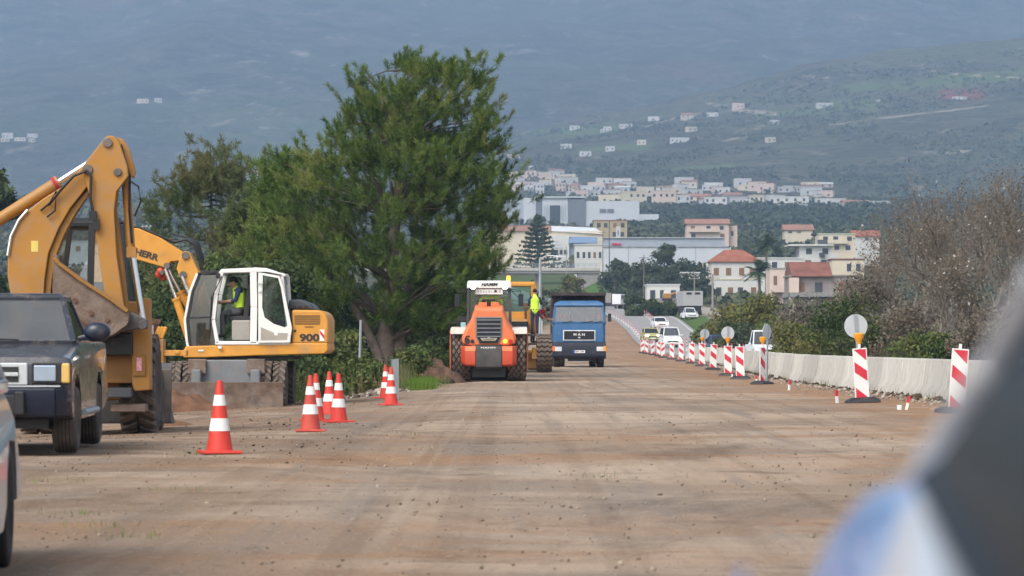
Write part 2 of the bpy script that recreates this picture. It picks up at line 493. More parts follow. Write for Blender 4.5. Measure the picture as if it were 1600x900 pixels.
def make_ground_mat():
    m, nt, b, out = newmat('earth')
    at_ = nod(nt, 'ShaderNodeAttribute', attribute_name='cover'); sep = nod(nt, 'ShaderNodeSeparateColor')
    nt.links.new(at_.outputs['Color'], sep.inputs[0])
    tan, orange, grey, pale, brown = (.305, .222, .155), (.34, .205, .120), (.25, .205, .165), (.43, .335, .25), (.155, .105, .068)
    streak = mapping(nt, (.55, .05, 1), (0, 0, R(-4)))
    streak2 = mapping(nt, (2.2, .07, 1), (0, 0, R(-3)))
    cross = mapping(nt, (.12, .35, 1), (0, 0, R(8)))
    c = mixc(nt, noise(nt, 1., 5, .6, streak, .42, .60), tan, grey)
    c = mixc(nt, noise(nt, .9, 5, .6, cross, .49, .66, .6), c, orange)
    f = noise(nt, .16, 6, .65, None, .47, .62, .8)
    c = mixc(nt, f, c, pale)
    f = noise(nt, 1.0, 6, .65, streak2, .54, .70)
    c = mixc(nt, f, c, grey)
    f = noise(nt, .42, 6, .7, None, .58, .72, 1.2)
    c = mixc(nt, f, c, brown)
    tr1 = mapping(nt, (2.6, .011, 1), (0, 0, R(-3.2)))
    c = mixc(nt, noise(nt, 1.0, 3, .55, tr1, .50, .60), c, mixc(nt, 1., c, (.86, .85, .84), 'MULTIPLY'))
    tr2 = mapping(nt, (1.1, .016, 1), (0, 0, R(-1.5)))
    c = mixc(nt, noise(nt, 1.0, 4, .6, tr2, .61, .70), c, (.40, .315, .235))
    c = mixc(nt, noise(nt, .21, 6, .68, mapping(nt, (1, .45, 1), (0, 0, R(20))), .54, .66, .9), c, mixc(nt, 1., c, (.66, .66, .68), 'MULTIPLY'))
    c = mixc(nt, noise(nt, 2.6, 6, .75, mapping(nt, (1, .3, 1)), .55, .72, .4), c, mixc(nt, 1., c, (.70, .68, .66), 'MULTIPLY'))
    # the parking side on the left is browner and less compacted
    tc = nod(nt, 'ShaderNodeTexCoord'); sx = nod(nt, 'ShaderNodeSeparateXYZ'); nt.links.new(tc.outputs['Object'], sx.inputs[0])
    mr = nod(nt, 'ShaderNodeMapRange'); mr.inputs[1].default_value = -.6; mr.inputs[2].default_value = -4.5
    nt.links.new(sx.outputs[0], mr.inputs[0])
    mu = nod(nt, 'ShaderNodeMath', operation='MULTIPLY'); nt.links.new(mr.outputs[0], mu.inputs[0])
    nt.links.new(noise(nt, .8, 6, .65, None, .34, .62), mu.inputs[1])
    c = mixc(nt, mu.outputs[0], c, (.20, .13, .08))
    # orange subsoil along the barrier side
    mr = nod(nt, 'ShaderNodeMapRange'); mr.inputs[1].default_value = 4.2; mr.inputs[2].default_value = 7.2
    nt.links.new(sx.outputs[0], mr.inputs[0])
    mu = nod(nt, 'ShaderNodeMath', operation='MULTIPLY'); nt.links.new(mr.outputs[0], mu.inputs[0])
    nt.links.new(noise(nt, .5, 5, .6, None, .36, .60), mu.inputs[1])
    c = mixc(nt, mu.outputs[0], c, (.30, .165, .085))
    # pebbles
    pb = noise(nt, 14, 3, .6, None, .60, .68)
    c = mixc(nt, pb, c, mixc(nt, noise(nt, 5, 2), (.22, .18, .14), (.52, .46, .38)))
    c = mixc(nt, noise(nt, 38, 4, .7, None, .3, .7), mixc(nt, 1., c, (.80, .80, .80), 'MULTIPLY'), mixc(nt, 1., c, (1.15, 1.15, 1.15), 'MULTIPLY'))
    wild = mixc(nt, noise(nt, .35, 5, .6, None, .4, .6), (.055, .062, .026), (.11, .095, .05))
    wild = mixc(nt, noise(nt, .02, 4, .6, None, .45, .6), wild, (.075, .085, .035))
    green = mixc(nt, noise(nt, .25, 5, .6, None, .35, .65), (.085, .165, .025), (.06, .10, .025))
    c2 = mixc(nt, sep.outputs[1], wild, green)
    c2 = mixc(nt, sep.outputs[2], c2, mixc(nt, noise(nt, .3, 4), (.30, .27, .23), (.38, .34, .29)))
    c = mixc(nt, sep.outputs[0], c2, c)
    nt.links.new(c, b.inputs['Base Color']); b.inputs['Roughness'].default_value = .95; b.inputs['Specular IOR Level'].default_value = .15
    h = nod(nt, 'ShaderNodeMath', operation='ADD'); nt.links.new(noise(nt, 9, 7, .7), h.inputs[0]); nt.links.new(pb, h.inputs[1])
    bump(nt, b, h.outputs[0], .8, .05)
    return m


def hillmat(name, cols, sc, rock, rsc, attr=False):
    m, nt, b, out = newmat(name)
    c = mixc(nt, noise(nt, sc, 6, .65, None, .38, .62), cols[0], cols[1])
    c = mixc(nt, noise(nt, sc * .32, 5, .6, None, .48, .62, .5), c, cols[2])
    st = mapping(nt, (1, .5, .8), (0, 0, R(25)))
    c = mixc(nt, noise(nt, rsc, 8, .75, st, .57, .74), c, rock)
    c = mixc(nt, noise(nt, sc * 7, 5, .7, None, .54, .62), c, [v * .45 for v in cols[0]])
    if attr:
        a = nod(nt, 'ShaderNodeAttribute', attribute_name='cover'); sep = nod(nt, 'ShaderNodeSeparateColor'); nt.links.new(a.outputs['Color'], sep.inputs[0])
        c = mixc(nt, sep.outputs[0], c, (.30, .085, .06))
        c = mixc(nt, sep.outputs[1], c, (.13, .185, .06))
        c = mixc(nt, sep.outputs[2], c, (.52, .44, .34))
    nt.links.new(c, b.inputs['Base Color']); b.inputs['Roughness'].default_value = .95; b.inputs['Specular IOR Level'].default_value = .1
    bump(nt, b, noise(nt, rsc * 1.5, 8, .7), .9, 14.)
    return m


def img_of(X, Y, Z):
    return 800 + F * X / Y, HY - F * (Z - CH) / Y


def seg_mask(px, py, pts, w):
    d = np.full(px.shape, 1e9)
    for (x0, y0), (x1, y1) in zip(pts[:-1], pts[1:]):
        t = np.clip(((px - x0) * (x1 - x0) + (py - y0) * (y1 - y0)) / ((x1 - x0) ** 2 + (y1 - y0) ** 2), 0, 1)
        d = np.minimum(d, np.hypot(px - x0 - t * (x1 - x0), (py - y0 - t * (y1 - y0)) * 1.6))
    return 1 - sst(w * .5, w * 1.2, d)


def hill_cover(X, Y):
    px, py = img_of(X, Y, HILL(X, Y)); n = fbm(X / 45, Y / 60, 3, 21) * 5
    red = (1 - sst(30, 40, np.abs(px - 1503 + n))) * (1 - sst(6, 10, np.abs(py - 146 + n * .8)))
    gr = np.zeros_like(X)
    for (a, c, w, h) in ((1470, 128, 190, 7), (860, 205, 130, 7), (1240, 178, 70, 5), (1330, 165, 60, 8), (960, 232, 70, 6), (1100, 262, 60, 4), (1010, 300, 50, 4), (1540, 120, 90, 10)):
        gr = np.maximum(gr, (1 - sst(w * .7, w, np.abs(px - a + n))) * (1 - sst(h * .6, h * 1.2, np.abs(py - c + n + (px - a) * .06))) * .8)
    pale = np.zeros_like(X)
    for pts, w in (([(1255, 119), (1300, 122)], 2.2), ([(1450, 110), (1500, 116), (1600, 122)], 1.4), ([(1150, 172), (1215, 178)], 4), ([(1130, 222), (1160, 212), (1200, 192), (1216, 184)], 1.6),
                   ([(1100, 160), (1150, 172)], 1.6), ([(990, 205), (1040, 188), (1100, 176)], 1.3), ([(1157, 207), (1170, 212)], 5), ([(1290, 196), (1400, 182), (1540, 166)], 1.5), ([(1470, 240), (1510, 236)], 4)):
        pale = np.maximum(pale, seg_mask(px, py, pts, w) * .8)
    return np.stack([red * .75, np.clip(gr, 0, 1), np.clip(pale, 0, 1), np.ones_like(X)], -1)


def mount_cover(X, Y):
    px, py = img_of(X, Y, MOUNT(X, Y)); n = fbm(X / 90, Y / 200, 3, 22) * 5
    pale = np.zeros_like(X)
    for pts, w in (([(395, 112), (440, 130), (455, 142)], 2.0), ([(390, 162), (430, 172), (445, 180)], 2.5), ([(278, 250), (284, 236)], 3.5), ([(10, 238), (48, 230)], 4), ([(338, 195), (360, 188)], 2.5), ([(210, 158), (250, 156)], 2)):
        pale = np.maximum(pale, seg_mask(px + n * .6, py + n * .4, pts, w) * .38)
    gr = sst(.1, .35, fbm(X / 300, Y / 500, 3, 23)) * .5 * (1 - sst(200, 120, py))
    return np.stack([sst(.18, .4, fbm(X / 400, Y / 900, 4, 24)) * .14, np.clip(gr * 0.6, 0, 1), np.clip(pale, 0, 1), np.ones_like(X)], -1)


rows = np.concatenate([np.linspace(-60, 8, 18), 8 * (3700 / 8) ** np.linspace(0, 1, 620)[1:]])
u = np.linspace(-1, 1, 280); u = .4 * u + .6 * u ** 3
Wd = np.maximum(36, .45 * rows)
GX = u[None, :] * Wd[:, None]; GY = np.repeat(rows[:, None], len(u), 1)


def gz(X, Y):
    dirt = ground_mask(X, Y)[..., 0]
    return G(X, Y) + fbm(X / .8, Y / 1.6, 4, 6) * .016 * dirt + fbm(X / 1.7, Y / 9, 3, 8) * .014 * dirt + (1 - dirt) * fbm(X / 5, Y / 7, 4, 10) * .12 * sst(20, 60, Y) * (1 - sst(150, 300, Y))


tag(grid_mesh('ground', GX, GY, gz, make_ground_mat(), {'cover': ground_mask}), kind='structure')
# asphalt carriageway with the live traffic
yy = np.concatenate([np.arange(-20, 300, 3.), np.arange(300, 960, 6.)]); tt = np.linspace(0, 1, 7)
RX = interp(XA, yy)[:, None] * (1 - tt) + interp(XR, yy)[:, None] * tt; RY = np.repeat(yy[:, None], 7, 1)
m_asph = M('asphalt', (.27, .262, .25), .9, var=.12, scale=.3, dirt=.3, dcol=(.33, .29, .24), dscale=.3)
tag(grid_mesh('road', RX, RY, lambda x, y: G(x, y) + .05, m_asph), kind='structure')
m_paint = M('road_paint', (.6, .6, .57), .8, var=.1)


def stripe(name, off0, off1, y0, y1, base, h=.062):
    y = np.arange(y0, y1, 4.); X = np.stack([interp(base, y) + off0, interp(base, y) + off1], 1); Y = np.repeat(y[:, None], 2, 1)
    tag(grid_mesh(name, X, Y, lambda a, c: G(a, c) + h, m_paint), kind='structure')


stripe('road_edge_line', -.55, -.40, 0, 620, XR)
stripe('road_edge_line', .9, 1.05, 220, 620, XA)
# the two ranges behind
uu = np.linspace(-1, 1, 380); vv = np.linspace(2350, 4700, 210)
m_hill = hillmat('near_hill_scrub', [(.055, .06, .032), (.15, .135, .08), (.115, .125, .06)], .014, (.42, .37, .31), .024, True)
HX = uu[None, :] * 1150 + 250 + 0 * vv[:, None]; HYY = np.repeat(vv[:, None], len(uu), 1)
tag(grid_mesh('hill', HX, HYY, HILL, m_hill, {'cover': hill_cover}), kind='structure')
vv = np.linspace(3500, 8600, 240); uu = np.linspace(-1, 1, 360)
MX = uu[None, :] * (.40 * vv[:, None]); MY = np.repeat(vv[:, None], len(uu), 1)
m_mnt = hillmat('mountain_scrub', [(.038, .050, .034), (.12, .115, .085), (.075, .09, .052)], .013, (.36, .32, .29), .020, True)
tag(grid_mesh('mountain', MX, MY, MOUNT, m_mnt, {'cover': mount_cover}), kind='structure')

# ------------------------------------------------------------------ camera, sky, sun, air
cd = bpy.data.cameras.new('camera'); cam = bpy.data.objects.new('camera', cd); COL.objects.link(cam); SC.camera = cam
cam.location = (0, 0, CH); cam.rotation_euler = (R(90), 0, 0)
cd.sensor_width = 36; cd.lens = 36 * F / 1600; cd.shift_y = 90 / 1600; cd.clip_end = 20000; cd.clip_start = .05
cd.dof.use_dof = True; cd.dof.focus_distance = 84; cd.dof.aperture_fstop = 7.1; cd.dof.aperture_blades = 8
SC.render.resolution_x, SC.render.resolution_y = 1024, 576
w = bpy.data.worlds.new('World'); SC.world = w; w.use_nodes = True; nt = w.node_tree; nt.nodes.clear()
SUN_EL, SUN_AZ = R(48), R(215)            # azimuth clockwise from +Y
sky = nod(nt, 'ShaderNodeTexSky', sky_type='NISHITA'); sky.sun_disc = False; sky.sun_elevation = SUN_EL; sky.sun_rotation = SUN_AZ
sky.air_density = 1.0; sky.dust_density = 4.0; sky.ozone_density = 1.0
hs = nod(nt, 'ShaderNodeHueSaturation'); hs.inputs['Saturation'].default_value = .35; nt.links.new(sky.outputs[0], hs.inputs['Color'])
bg = nod(nt, 'ShaderNodeBackground'); bg.inputs[1].default_value = .138; nt.links.new(hs.outputs[0], bg.inputs[0])
wo = nod(nt, 'ShaderNodeOutputWorld'); nt.links.new(bg.outputs[0], wo.inputs[0])
sl = bpy.data.lights.new('sun', 'SUN'); sl.energy = .85; sl.angle = R(28); sl.color = (1, .96, .9); so = bpy.data.objects.new('sun', sl); COL.objects.link(so)
d = Vector((math.sin(SUN_AZ) * math.cos(SUN_EL), math.cos(SUN_AZ) * math.cos(SUN_EL), math.sin(SUN_EL)))
so.rotation_euler = d.to_track_quat('Z', 'Y').to_euler()
SC.view_settings.view_transform = 'Standard'; SC.view_settings.look = 'None'; SC.view_settings.exposure = .88; SC.view_settings.gamma = 1
m = bpy.data.materials.new('haze_air'); m.use_nodes = True; nt = m.node_tree; nt.nodes.clear()
pv = nod(nt, 'ShaderNodeVolumePrincipled'); pv.inputs['Color'].default_value = (.45, .67, 1, 1); pv.inputs['Density'].default_value = .00018; pv.inputs['Anisotropy'].default_value = -.05
o = nod(nt, 'ShaderNodeOutputMaterial'); nt.links.new(pv.outputs[0], o.inputs['Volume'])
MB().box(-5000, 5000, -120, 9800, -12, 1350).build('haze', m, smooth=0)['kind'] = 'stuff'
# ------------------------------------------------------------------ shared parts of machines
class LP:
    """Local frame of a thing at distance D: reads sizes off the photograph."""

    def __init__(s, px, D, z=None, dref=0.):
        s.D = D; s.s = F / (D + dref); s.X = xat(px, D + dref); s.z0 = g1(s.X, D) if z is None else z; s.px = px
        s.loc = (s.X, D, s.z0)

    def x(s, px): return (px - s.px) / s.s
    def z(s, py): return CH + (HY - py) / s.s - s.z0
    def p(s, px, py, y=0): return (s.x(px), y, s.z(py))
    def poly(s, pts): return [(s.x(a), s.z(b)) for a, b in pts]


def lug(mb, poly, r0, r1, m, cx=(0, 0, 0), sh=.88):
    n = len(poly); mx = sum(p[0] for p in poly) / n; ma = sum(p[1] for p in poly) / n
    lo = [(cx[0] + x, cx[1] + r0 * math.cos(a), cx[2] + r0 * math.sin(a)) for x, a in poly]
    hi = [(cx[0] + mx + (x - mx) * sh, cx[1] + r1 * math.cos(ma + (a - ma) * sh), cx[2] + r1 * math.sin(ma + (a - ma) * sh)) for x, a in poly]
    mb.loft([lo, hi], m)


def wheel(parent, c, Rr, W, rr, tm=None, rm=None, tread=None, n=28, hub=.06, rz=0):
    tm = tm or m_rubber; rm = rm or m_galv
    h = Rr - rr; d = .035 * Rr / .6 if tread else 0
    b = MB(); w = W / 2; Rb = Rr - d
    b.lathe([(-w * .8, rr), (-w * .97, rr + .2 * h), (-w, rr + .5 * h), (-w * .96, Rb - .18 * h), (-w * .82, Rb - .03 * h), (-w * .5, Rb), (w * .5, Rb), (w * .82, Rb - .03 * h), (w * .96, Rb - .18 * h), (w, rr + .5 * h), (w * .97, rr + .2 * h), (w * .8, rr)], n=n, m=0)
    mats = [tm]
    if tread == 'diamond':
        mats = [m_groove, m_lug]; N = 19; K = 4; da = 2 * math.pi / N; dx = W * .98 / K
        for k in range(N):
            for j in range(-1, K):
                for o in (0, .5):
                    a = (k + o) * da; x = -W * .49 + dx * (j + .5 + o); gx, ga = dx * .405, da * .405
                    if abs(x) > w * .97:
                        continue
                    lug(b, [(max(-w, x - gx), a), (x, a - ga), (min(w, x + gx), a), (x, a + ga)], Rb - .02, Rr if abs(x) < w * .75 else Rr - .035, 1)
    elif tread == 'chevron':
        mats = [m_groove, m_lug]; N = 24; da = 2 * math.pi / N; xs = [-1, -.7, -.35, 0, .35, .7, 1]; of = [0, .42, .0, .42, 0, .42, 0]
        for k in range(N):
            for i in range(6):
                a0 = (k + of[i]) * da; a1 = (k + of[i + 1]) * da; g = .34 * da
                lug(b, [(xs[i] * w * .98, a0 - g), (xs[i + 1] * w * .98, a1 - g), (xs[i + 1] * w * .98, a1 + g), (xs[i] * w * .98, a0 + g)], Rb - .03, Rr if 0 < i < 5 else Rr - .02, 1, sh=.96)
    elif tread == 'bar':
        mats = [m_rubdust, m_lug]; N = 20; da = 2 * math.pi / N
        for k in range(N):
            for sgn, off in ((-1, 0), (1, .5)):
                a = (k + off) * da; g = .24 * da
                lug(b, [(sgn * w * .05, a - g), (sgn * w * .99, a + .75 * da - g), (sgn * w * .99, a + .75 * da + g), (sgn * w * .05, a + g)], Rb - .04, Rr - .005, 1, sh=.9)
    elif tread == 'groove':
        mats = [tm, m_groove]
        for x in (-.45, -.15, .15, .45):
            b.lathe([(x * w * 1.0 - .006, Rb + .0015), (x * w * 1.0 + .006, Rb + .0015)], n=n, m=1)
    t = b.build('tyre', mats, parent, smooth=45); t.location = c; t.rotation_euler = (0, 0, rz)
    r = MB(); r.lathe([(-w * .79, rr * 1.0), (-w * .79, rr * .86), (-w * .45, rr * .8), (-w * .40, rr * .3), (-w * .62, rr * .28), (-w * .62, .01), (w * .62, .01), (w * .62, rr * .28), (w * .40, rr * .3), (w * .45, rr * .8), (w * .79, rr * .86), (w * .79, rr)], n=n)
    for s in (-1, 1):
        for k in range(8):
            a = k * math.pi / 4; y, z = rr * .5 * math.cos(a), rr * .5 * math.sin(a)
            r.cyl((s * w * .36, y, z), (s * w * .47, y, z), rr * .06, n=6)
    r.build('rim', rm, t, smooth=40)
    return t


def cab(parent, base, top, th, fm, gm, sides=(0, 1, 2, 3), roof=None, rth=.08, wins=None, over=.06):
    """Open frame of pillars and rails with a glass pane in each side. base and top: four corners each, going round."""
    b = MB(); base = [Vector(p) for p in base]; top = [Vector(p) for p in top]
    for i in range(4):
        j = (i + 1) % 4
        b.bar(base[i], top[i], th, th, up=(0, 1, 0)); b.bar(base[i], base[j], th, th); b.bar(top[i], top[j], th, th)
    fr = b.build('cab_frame', fm, parent, bevel=th * .18)
    for i in sides:
        j = (i + 1) % 4; e = th * .35
        q = [base[i], base[j], top[j], top[i]]; c = sum(q, Vector()) / 4
        q = [p + (c - p).normalized() * e for p in q]
        MB().panel(q, .008).build('window', gm, parent, smooth=0)
    if roof:
        cz = sum((t.z for t in top)) / 4 + th * .4
        cx = sum((t.x for t in top)) / 4; cy = sum((t.y for t in top)) / 4
        r1 = [(cx + (t.x - cx) * (1 + over), cy + (t.y - cy) * (1 + over), t.z + th * .4) for t in top]
        r2 = [(cx + (t.x - cx) * .92, cy + (t.y - cy) * .92, t.z + th * .4 + rth) for t in top]
        MB().loft([r1, r2]).build('roof', roof, parent, bevel=.02)
    return fr


def seat(parent, c, m=None):
    b = MB(); x, y, z = c
    b.box(x - .24, x + .24, y - .24, y + .24, z - .1, z); b.obox((x, y + .25, z + .32), (.46, .1, .66), (R(-8), 0, 0)); b.obox((x, y + .30, z + .74), (.26, .08, .2))
    return b.build('seat', m or m_int, parent, bevel=.03)


def mirror(parent, p0, p1, w, h, front=m_black, glassm=None, d=.05, glass_side=-1):
    p1 = Vector(p1)
    o = MB().tube([p0, p1], .012).box(p1.x - w / 2, p1.x + w / 2, p1.y - d / 2, p1.y + d / 2, p1.z - h / 2, p1.z + h / 2).build('mirror', front, parent, bevel=.012)
    if glassm:
        y = p1.y + glass_side * (d / 2 + .003)
        MB().box(p1.x - w * .42, p1.x + w * .42, min(y, y + .002), max(y, y + .002), p1.z - h * .44, p1.z + h * .44).build('mirror_glass', glassm, o, smooth=0)
    return o


# ------------------------------------------------------------------ people
def person(label, loc, rz, J, cloth, cat='person', group=None, vest=None, hairm=None, fingers=True, helmet=None):
    """One skinned body. J: joints in local metres (facing -y, +x its left)."""
    names, pos, rad, tagm, edges = [], [], [], [], []

    def V(n, p, r, t, par=None):
        names.append(n); pos.append(Vector(p)); rad.append(r); tagm.append(t)
        if par is not None:
            edges.append((names.index(par), len(names) - 1))
    V('pel', J['pel'], (.155, .115), 'leg'); pel = Vector(J['pel']); ch = Vector(J['chest']); nk = Vector(J['neck']); hd = Vector(J['head'])
    V('abd', pel.lerp(ch, .45), (.15, .11), 'top', 'pel'); V('chest', ch, (.175, .125), 'top', 'abd'); V('nbase', ch.lerp(nk, .75), (.10, .085), 'top', 'chest'); V('neck', nk, (.052, .055), 'skin', 'nbase')
    up = (hd - nk).normalized(); fw = Vector(J.get('face', (0, -1, 0))).normalized()
    V('jaw', hd + up * -.045 + fw * .02, (.062, .075), 'skin', 'neck'); V('head', hd + up * .03, (.078, .095), 'skin', 'jaw'); V('crown', hd + up * .105, (.05, .062), 'skin', 'head')
    for sd in 'LR':
        sh, el, ha = (Vector(J[k + sd]) for k in ('sh', 'el', 'ha'))
        V('sh' + sd, sh, (.068, .068), 'top', 'chest'); V('el' + sd, el, (.047, .047), 'top', 'sh' + sd); V('wr' + sd, ha, (.031, .028), 'skin', 'el' + sd)
        d = (ha - el).normalized(); sx = d.orthogonal().normalized()
        V('pl' + sd, ha + d * .07, (.038, .024), 'skin', 'wr' + sd)
        if fingers:
            for i in range(4):
                o = sx * (.026 * (i - 1.5))
                V('f%d' % i + sd, ha + d * (.125) + o, (.010, .010), 'skin', 'pl' + sd); V('g%d' % i + sd, ha + d * (.155 + .012 * (1.5 - abs(i - 1.3))) + o + fw * .018, (.008, .008), 'skin', 'f%d' % i + sd)
            V('th' + sd, ha + d * .085 + sx * .06 + fw * .02, (.010, .010), 'skin', 'pl' + sd)
        hp, kn, an, to = (Vector(J[k + sd]) for k in ('hip', 'kn', 'an', 'to'))
        V('hip' + sd, hp, (.095, .10), 'leg', 'pel'); V('kn' + sd, kn, (.064, .066), 'leg', 'hip' + sd); V('an' + sd, an, (.046, .048), 'leg', 'kn' + sd); V('he' + sd, an + Vector((0, 0, -.045)), (.045, .05), 'boot', 'an' + sd); V('to' + sd, to, (.042, .034), 'boot', 'he' + sd)
    me = bpy.data.meshes.new('body'); me.from_pydata([tuple(p) for p in pos], edges, [])
    o = bpy.data.objects.new('tmp_body', me); COL.objects.link(o)
    o.modifiers.new('s', 'SKIN'); o.modifiers.new('u', 'SUBSURF').levels = 2
    sk = me.skin_vertices[0].data
    for i, r in enumerate(rad):
        sk[i].radius = r; sk[i].use_root = (i == 0)
    bpy.context.view_layer.update()
    me2 = bpy.data.meshes.new_from_object(o.evaluated_get(bpy.context.evaluated_depsgraph_get())); bpy.data.objects.remove(o)
    order = ['skin', 'top', 'leg', 'boot']; me2.materials.clear()
    for k in order:
        me2.materials.append({'skin': m_skin, 'boot': m_boot}.get(k) or cloth[k])
    P = np.array([tuple(p) for p in pos]); E = np.array(edges); A, B = P[E[:, 0]], P[E[:, 1]]; AB = B - A; L2 = (AB ** 2).sum(1)
    rA = np.array([rad[e[0]][0] for e in edges]); rB = np.array([rad[e[1]][0] for e in edges])
    top_faces = []
    for pl in me2.polygons:
        c = np.array(pl.center); t = np.clip(((c - A) * AB).sum(1) / L2, 0, 1); dd = np.linalg.norm(c - A - AB * t[:, None], axis=1) / (rA * (1 - t) + rB * t)
        i = int(dd.argmin()); e = edges[i]; tg = tagm[e[1]] if t[i] > .35 or tagm[e[0]] == tagm[e[1]] else tagm[e[0]]
        pl.material_index = order.index(tg); pl.use_smooth = True
        if names[e[1]] in ('abd', 'chest', 'nbase') or (names[e[1]][:2] == 'sh' and t[i] < .7):
            top_faces.append(pl.index)
    body = bpy.data.objects.new('person', me2); COL.objects.link(body); body.location = loc; body.rotation_euler = (0, 0, rz)
    tag(body, label, cat, group)
    if vest:
        b = MB(); vs = {}
        for f in top_faces:
            ids = []
            for vi in me2.polygons[f].vertices:
                if vi not in vs:
                    v = me2.vertices[vi]; vs[vi] = len(b.v); b.v.append(tuple(v.co + v.normal * .016))
                ids.append(vs[vi])
            c = me2.polygons[f].center
            side = (Vector(c) - ch).dot(Vector((1, 0, 0)))
            b.f.append(tuple(ids)); b.m.append(1 if cloth.get('band') and abs((Vector(c) - ch).dot((ch - pel).normalized()) + .12) < .035 else 0)
        b.build('safety_vest', [vest, m_white], body, smooth=60)
    hm = helmet or hairm or m_hair
    b = MB(); c = hd + up * .055 - fw * .022
    q = up.rotation_difference(Vector((0, 0, 1))).inverted().to_matrix().to_4x4(); b.T = Matrix.Translation(c) @ q
    b.sphere((0, 0, 0), .1, 12, sc=(.88, 1.02, .85)) if not helmet else b.sphere((0, 0, .02), .128, 12, sc=(1, 1.12, .85))
    b.build('hard_hat' if helmet else 'hair', hm, body, smooth=80)
    b = MB(); sx = fw.cross(up).normalized()
    b.tube([hd + fw * .085 + up * .02, hd + fw * .112 - up * .012], [.009, .014], 6)
    for s in (-1, 1):
        b.sphere(hd + sx * s * .082 - up * .0, .026, 6, sc=(.4, 1, 1.2))
    b.build('ears_and_nose', m_skin, body, smooth=60)
    e = MB()
    for s in (-1, 1):
        e.sphere(hd + sx * s * .032 + fw * .088 + up * .03, .010, 6)
    e.tube([hd + sx * -.022 + fw * .088 - up * .045, hd + sx * .022 + fw * .088 - up * .045], .005, 5)
    e.build('eyes_and_mouth', m_hair, body, smooth=60)
    return body


STAND = dict(pel=(0, 0, .95), chest=(0, 0, 1.28), neck=(0, -.01, 1.52), head=(0, -.03, 1.64), shL=(.19, 0, 1.42), elL=(.25, .02, 1.14), haL=(.24, -.1, .92), shR=(-.19, 0, 1.42), elR=(-.25, .02, 1.14), haR=(-.24, -.1, .92),
             hipL=(.09, 0, .9), knL=(.10, -.02, .5), anL=(.10, .02, .09), toL=(.11, -.15, .035), hipR=(-.09, 0, .9), knR=(-.10, -.02, .5), anR=(-.10, .02, .09), toR=(-.11, -.15, .035))
SIT = dict(pel=(0, 0, .10), chest=(0, -.03, .43), neck=(0, -.05, .66), head=(0, -.08, .79), shL=(.19, -.03, .57), elL=(.24, -.10, .30), haL=(.20, -.34, .28), shR=(-.19, -.03, .57), elR=(-.24, -.10, .30), haR=(-.20, -.34, .28),
           hipL=(.09, -.02, .08), knL=(.13, -.45, .12), anL=(.13, -.50, -.30), toL=(.13, -.65, -.36), hipR=(-.09, -.02, .08), knR=(-.13, -.45, .12), anR=(-.13, -.50, -.30), toR=(-.13, -.65, -.36))

# ------------------------------------------------------------------ wheeled excavator
q = LP(357, 69, dref=-1.25)
ex = thing('excavator', 'yellow wheeled excavator with white cab and open door, blade down, under the pine trees', 'excavator', q.loc)
yb = -2.1; kb = (69 - 2.1) / 69      # the blade stands a little nearer than the machine's middle
b = MB(); W2 = 1.22
b.prism([(-1, .00), (-.9, 0), (-.86, .3), (-.93, .56), (-1.05, .56), (-1.0, .3)], 'x', -W2, W2)
bl = b.build('dozer_blade', m_earth_steel, ex, bevel=.01)
for v in bl.data.vertices:
    v.co.y += yb + .95
b = MB()
for s in (-1, 1):
    b.box(s * .35 - .09, s * .35 + .09, -2.0, -1.4, .42, .56); b.box(s * .62 - .1, s * .62 + .1, -1.95, -1.3, .4, .82)
b.box(-.62, .62, -1.6, 1.6, .52, 1.02); b.box(-.9, .9, -1.45, -1.05, .38, .62); b.box(-.9, .9, 1.05, 1.45, .38, .62); b.cyl((0, 0, 1.0), (0, 0, 1.16), .55, n=24)
b.build('chassis', m_mgrey, ex, bevel=.03)
for s in (-1, 1):
    b = MB().box(s * .62 - .19, s * .62 + .19, -1.72, -1.62, .72, 1.04).build('bracket', m_earth_steel, ex, bevel=.02)
    for y in (-1.25, 1.25):
        for x in (.80, 1.10):
            wheel(ex, (s * x, y, .50), .50, .275, .27, rm=m_cream, tread='bar', n=24)
# slewing deck, seen from its left side: the cab faces the left of the picture
b = MB().prism(q.poly([(284, 553), (290, 541), (455, 536), (512, 536), (513, 547), (507, 553), (395, 556), (310, 559), (287, 559)]), 'y', -1.26, 1.26)
b.build('deck', m_lieb, ex, bevel=.03)
b = MB().prism(q.poly([(310, 560), (395, 557.5), (470, 556), (455, 562), (300, 566)]), 'y', -1.05, 1.05).build('underframe', m_black, ex, bevel=.01)
b = MB().prism(q.poly([(456, 537), (456, 484), (500, 484.5), (509, 490), (513, 500), (512.5, 537)]), 'y', -1.24, 1.24).build('engine_housing', m_lieb, ex, bevel=.05, seg=3)
b = MB()
for i in range(5):
    b.box(q.x(460), q.x(500), -1.252, -1.238, q.z(493 + i * 3.1 + 1.1), q.z(493 + i * 3.1))
b.box(q.x(476), q.x(490), -1.25, -1.24, q.z(511.3), q.z(510.2)); b.cyl((q.x(461), -1.25, q.z(517)), (q.x(461), -1.235, q.z(517)), .03)
b.build('louvre', m_black, ex, smooth=0)
b = MB().prism(q.poly([(448, 484), (450, 468), (466, 467), (484, 474), (492, 484)]), 'y', -.95, 1.0).build('engine_cover', m_dgrey, ex, bevel=.05, seg=3)
b = MB()
for x0 in (455, 464, 473):
    b.box(q.x(x0), q.x(x0 + 6.5), -.965, -.94, q.z(481), q.z(477.5))
b.build('vent', m_black, ex, smooth=0)
text('lettering', '900', .205, m_letd, ex, (q.x(483.5), -1.247, q.z(528)), (R(90), 0, 0), sx=1.35, bold=.008)
b = MB().box(q.x(499.5), q.x(507), -1.252, -1.24, q.z(533), q.z(515)); hz = b.build('hazard_plate', m_white, ex, smooth=0)
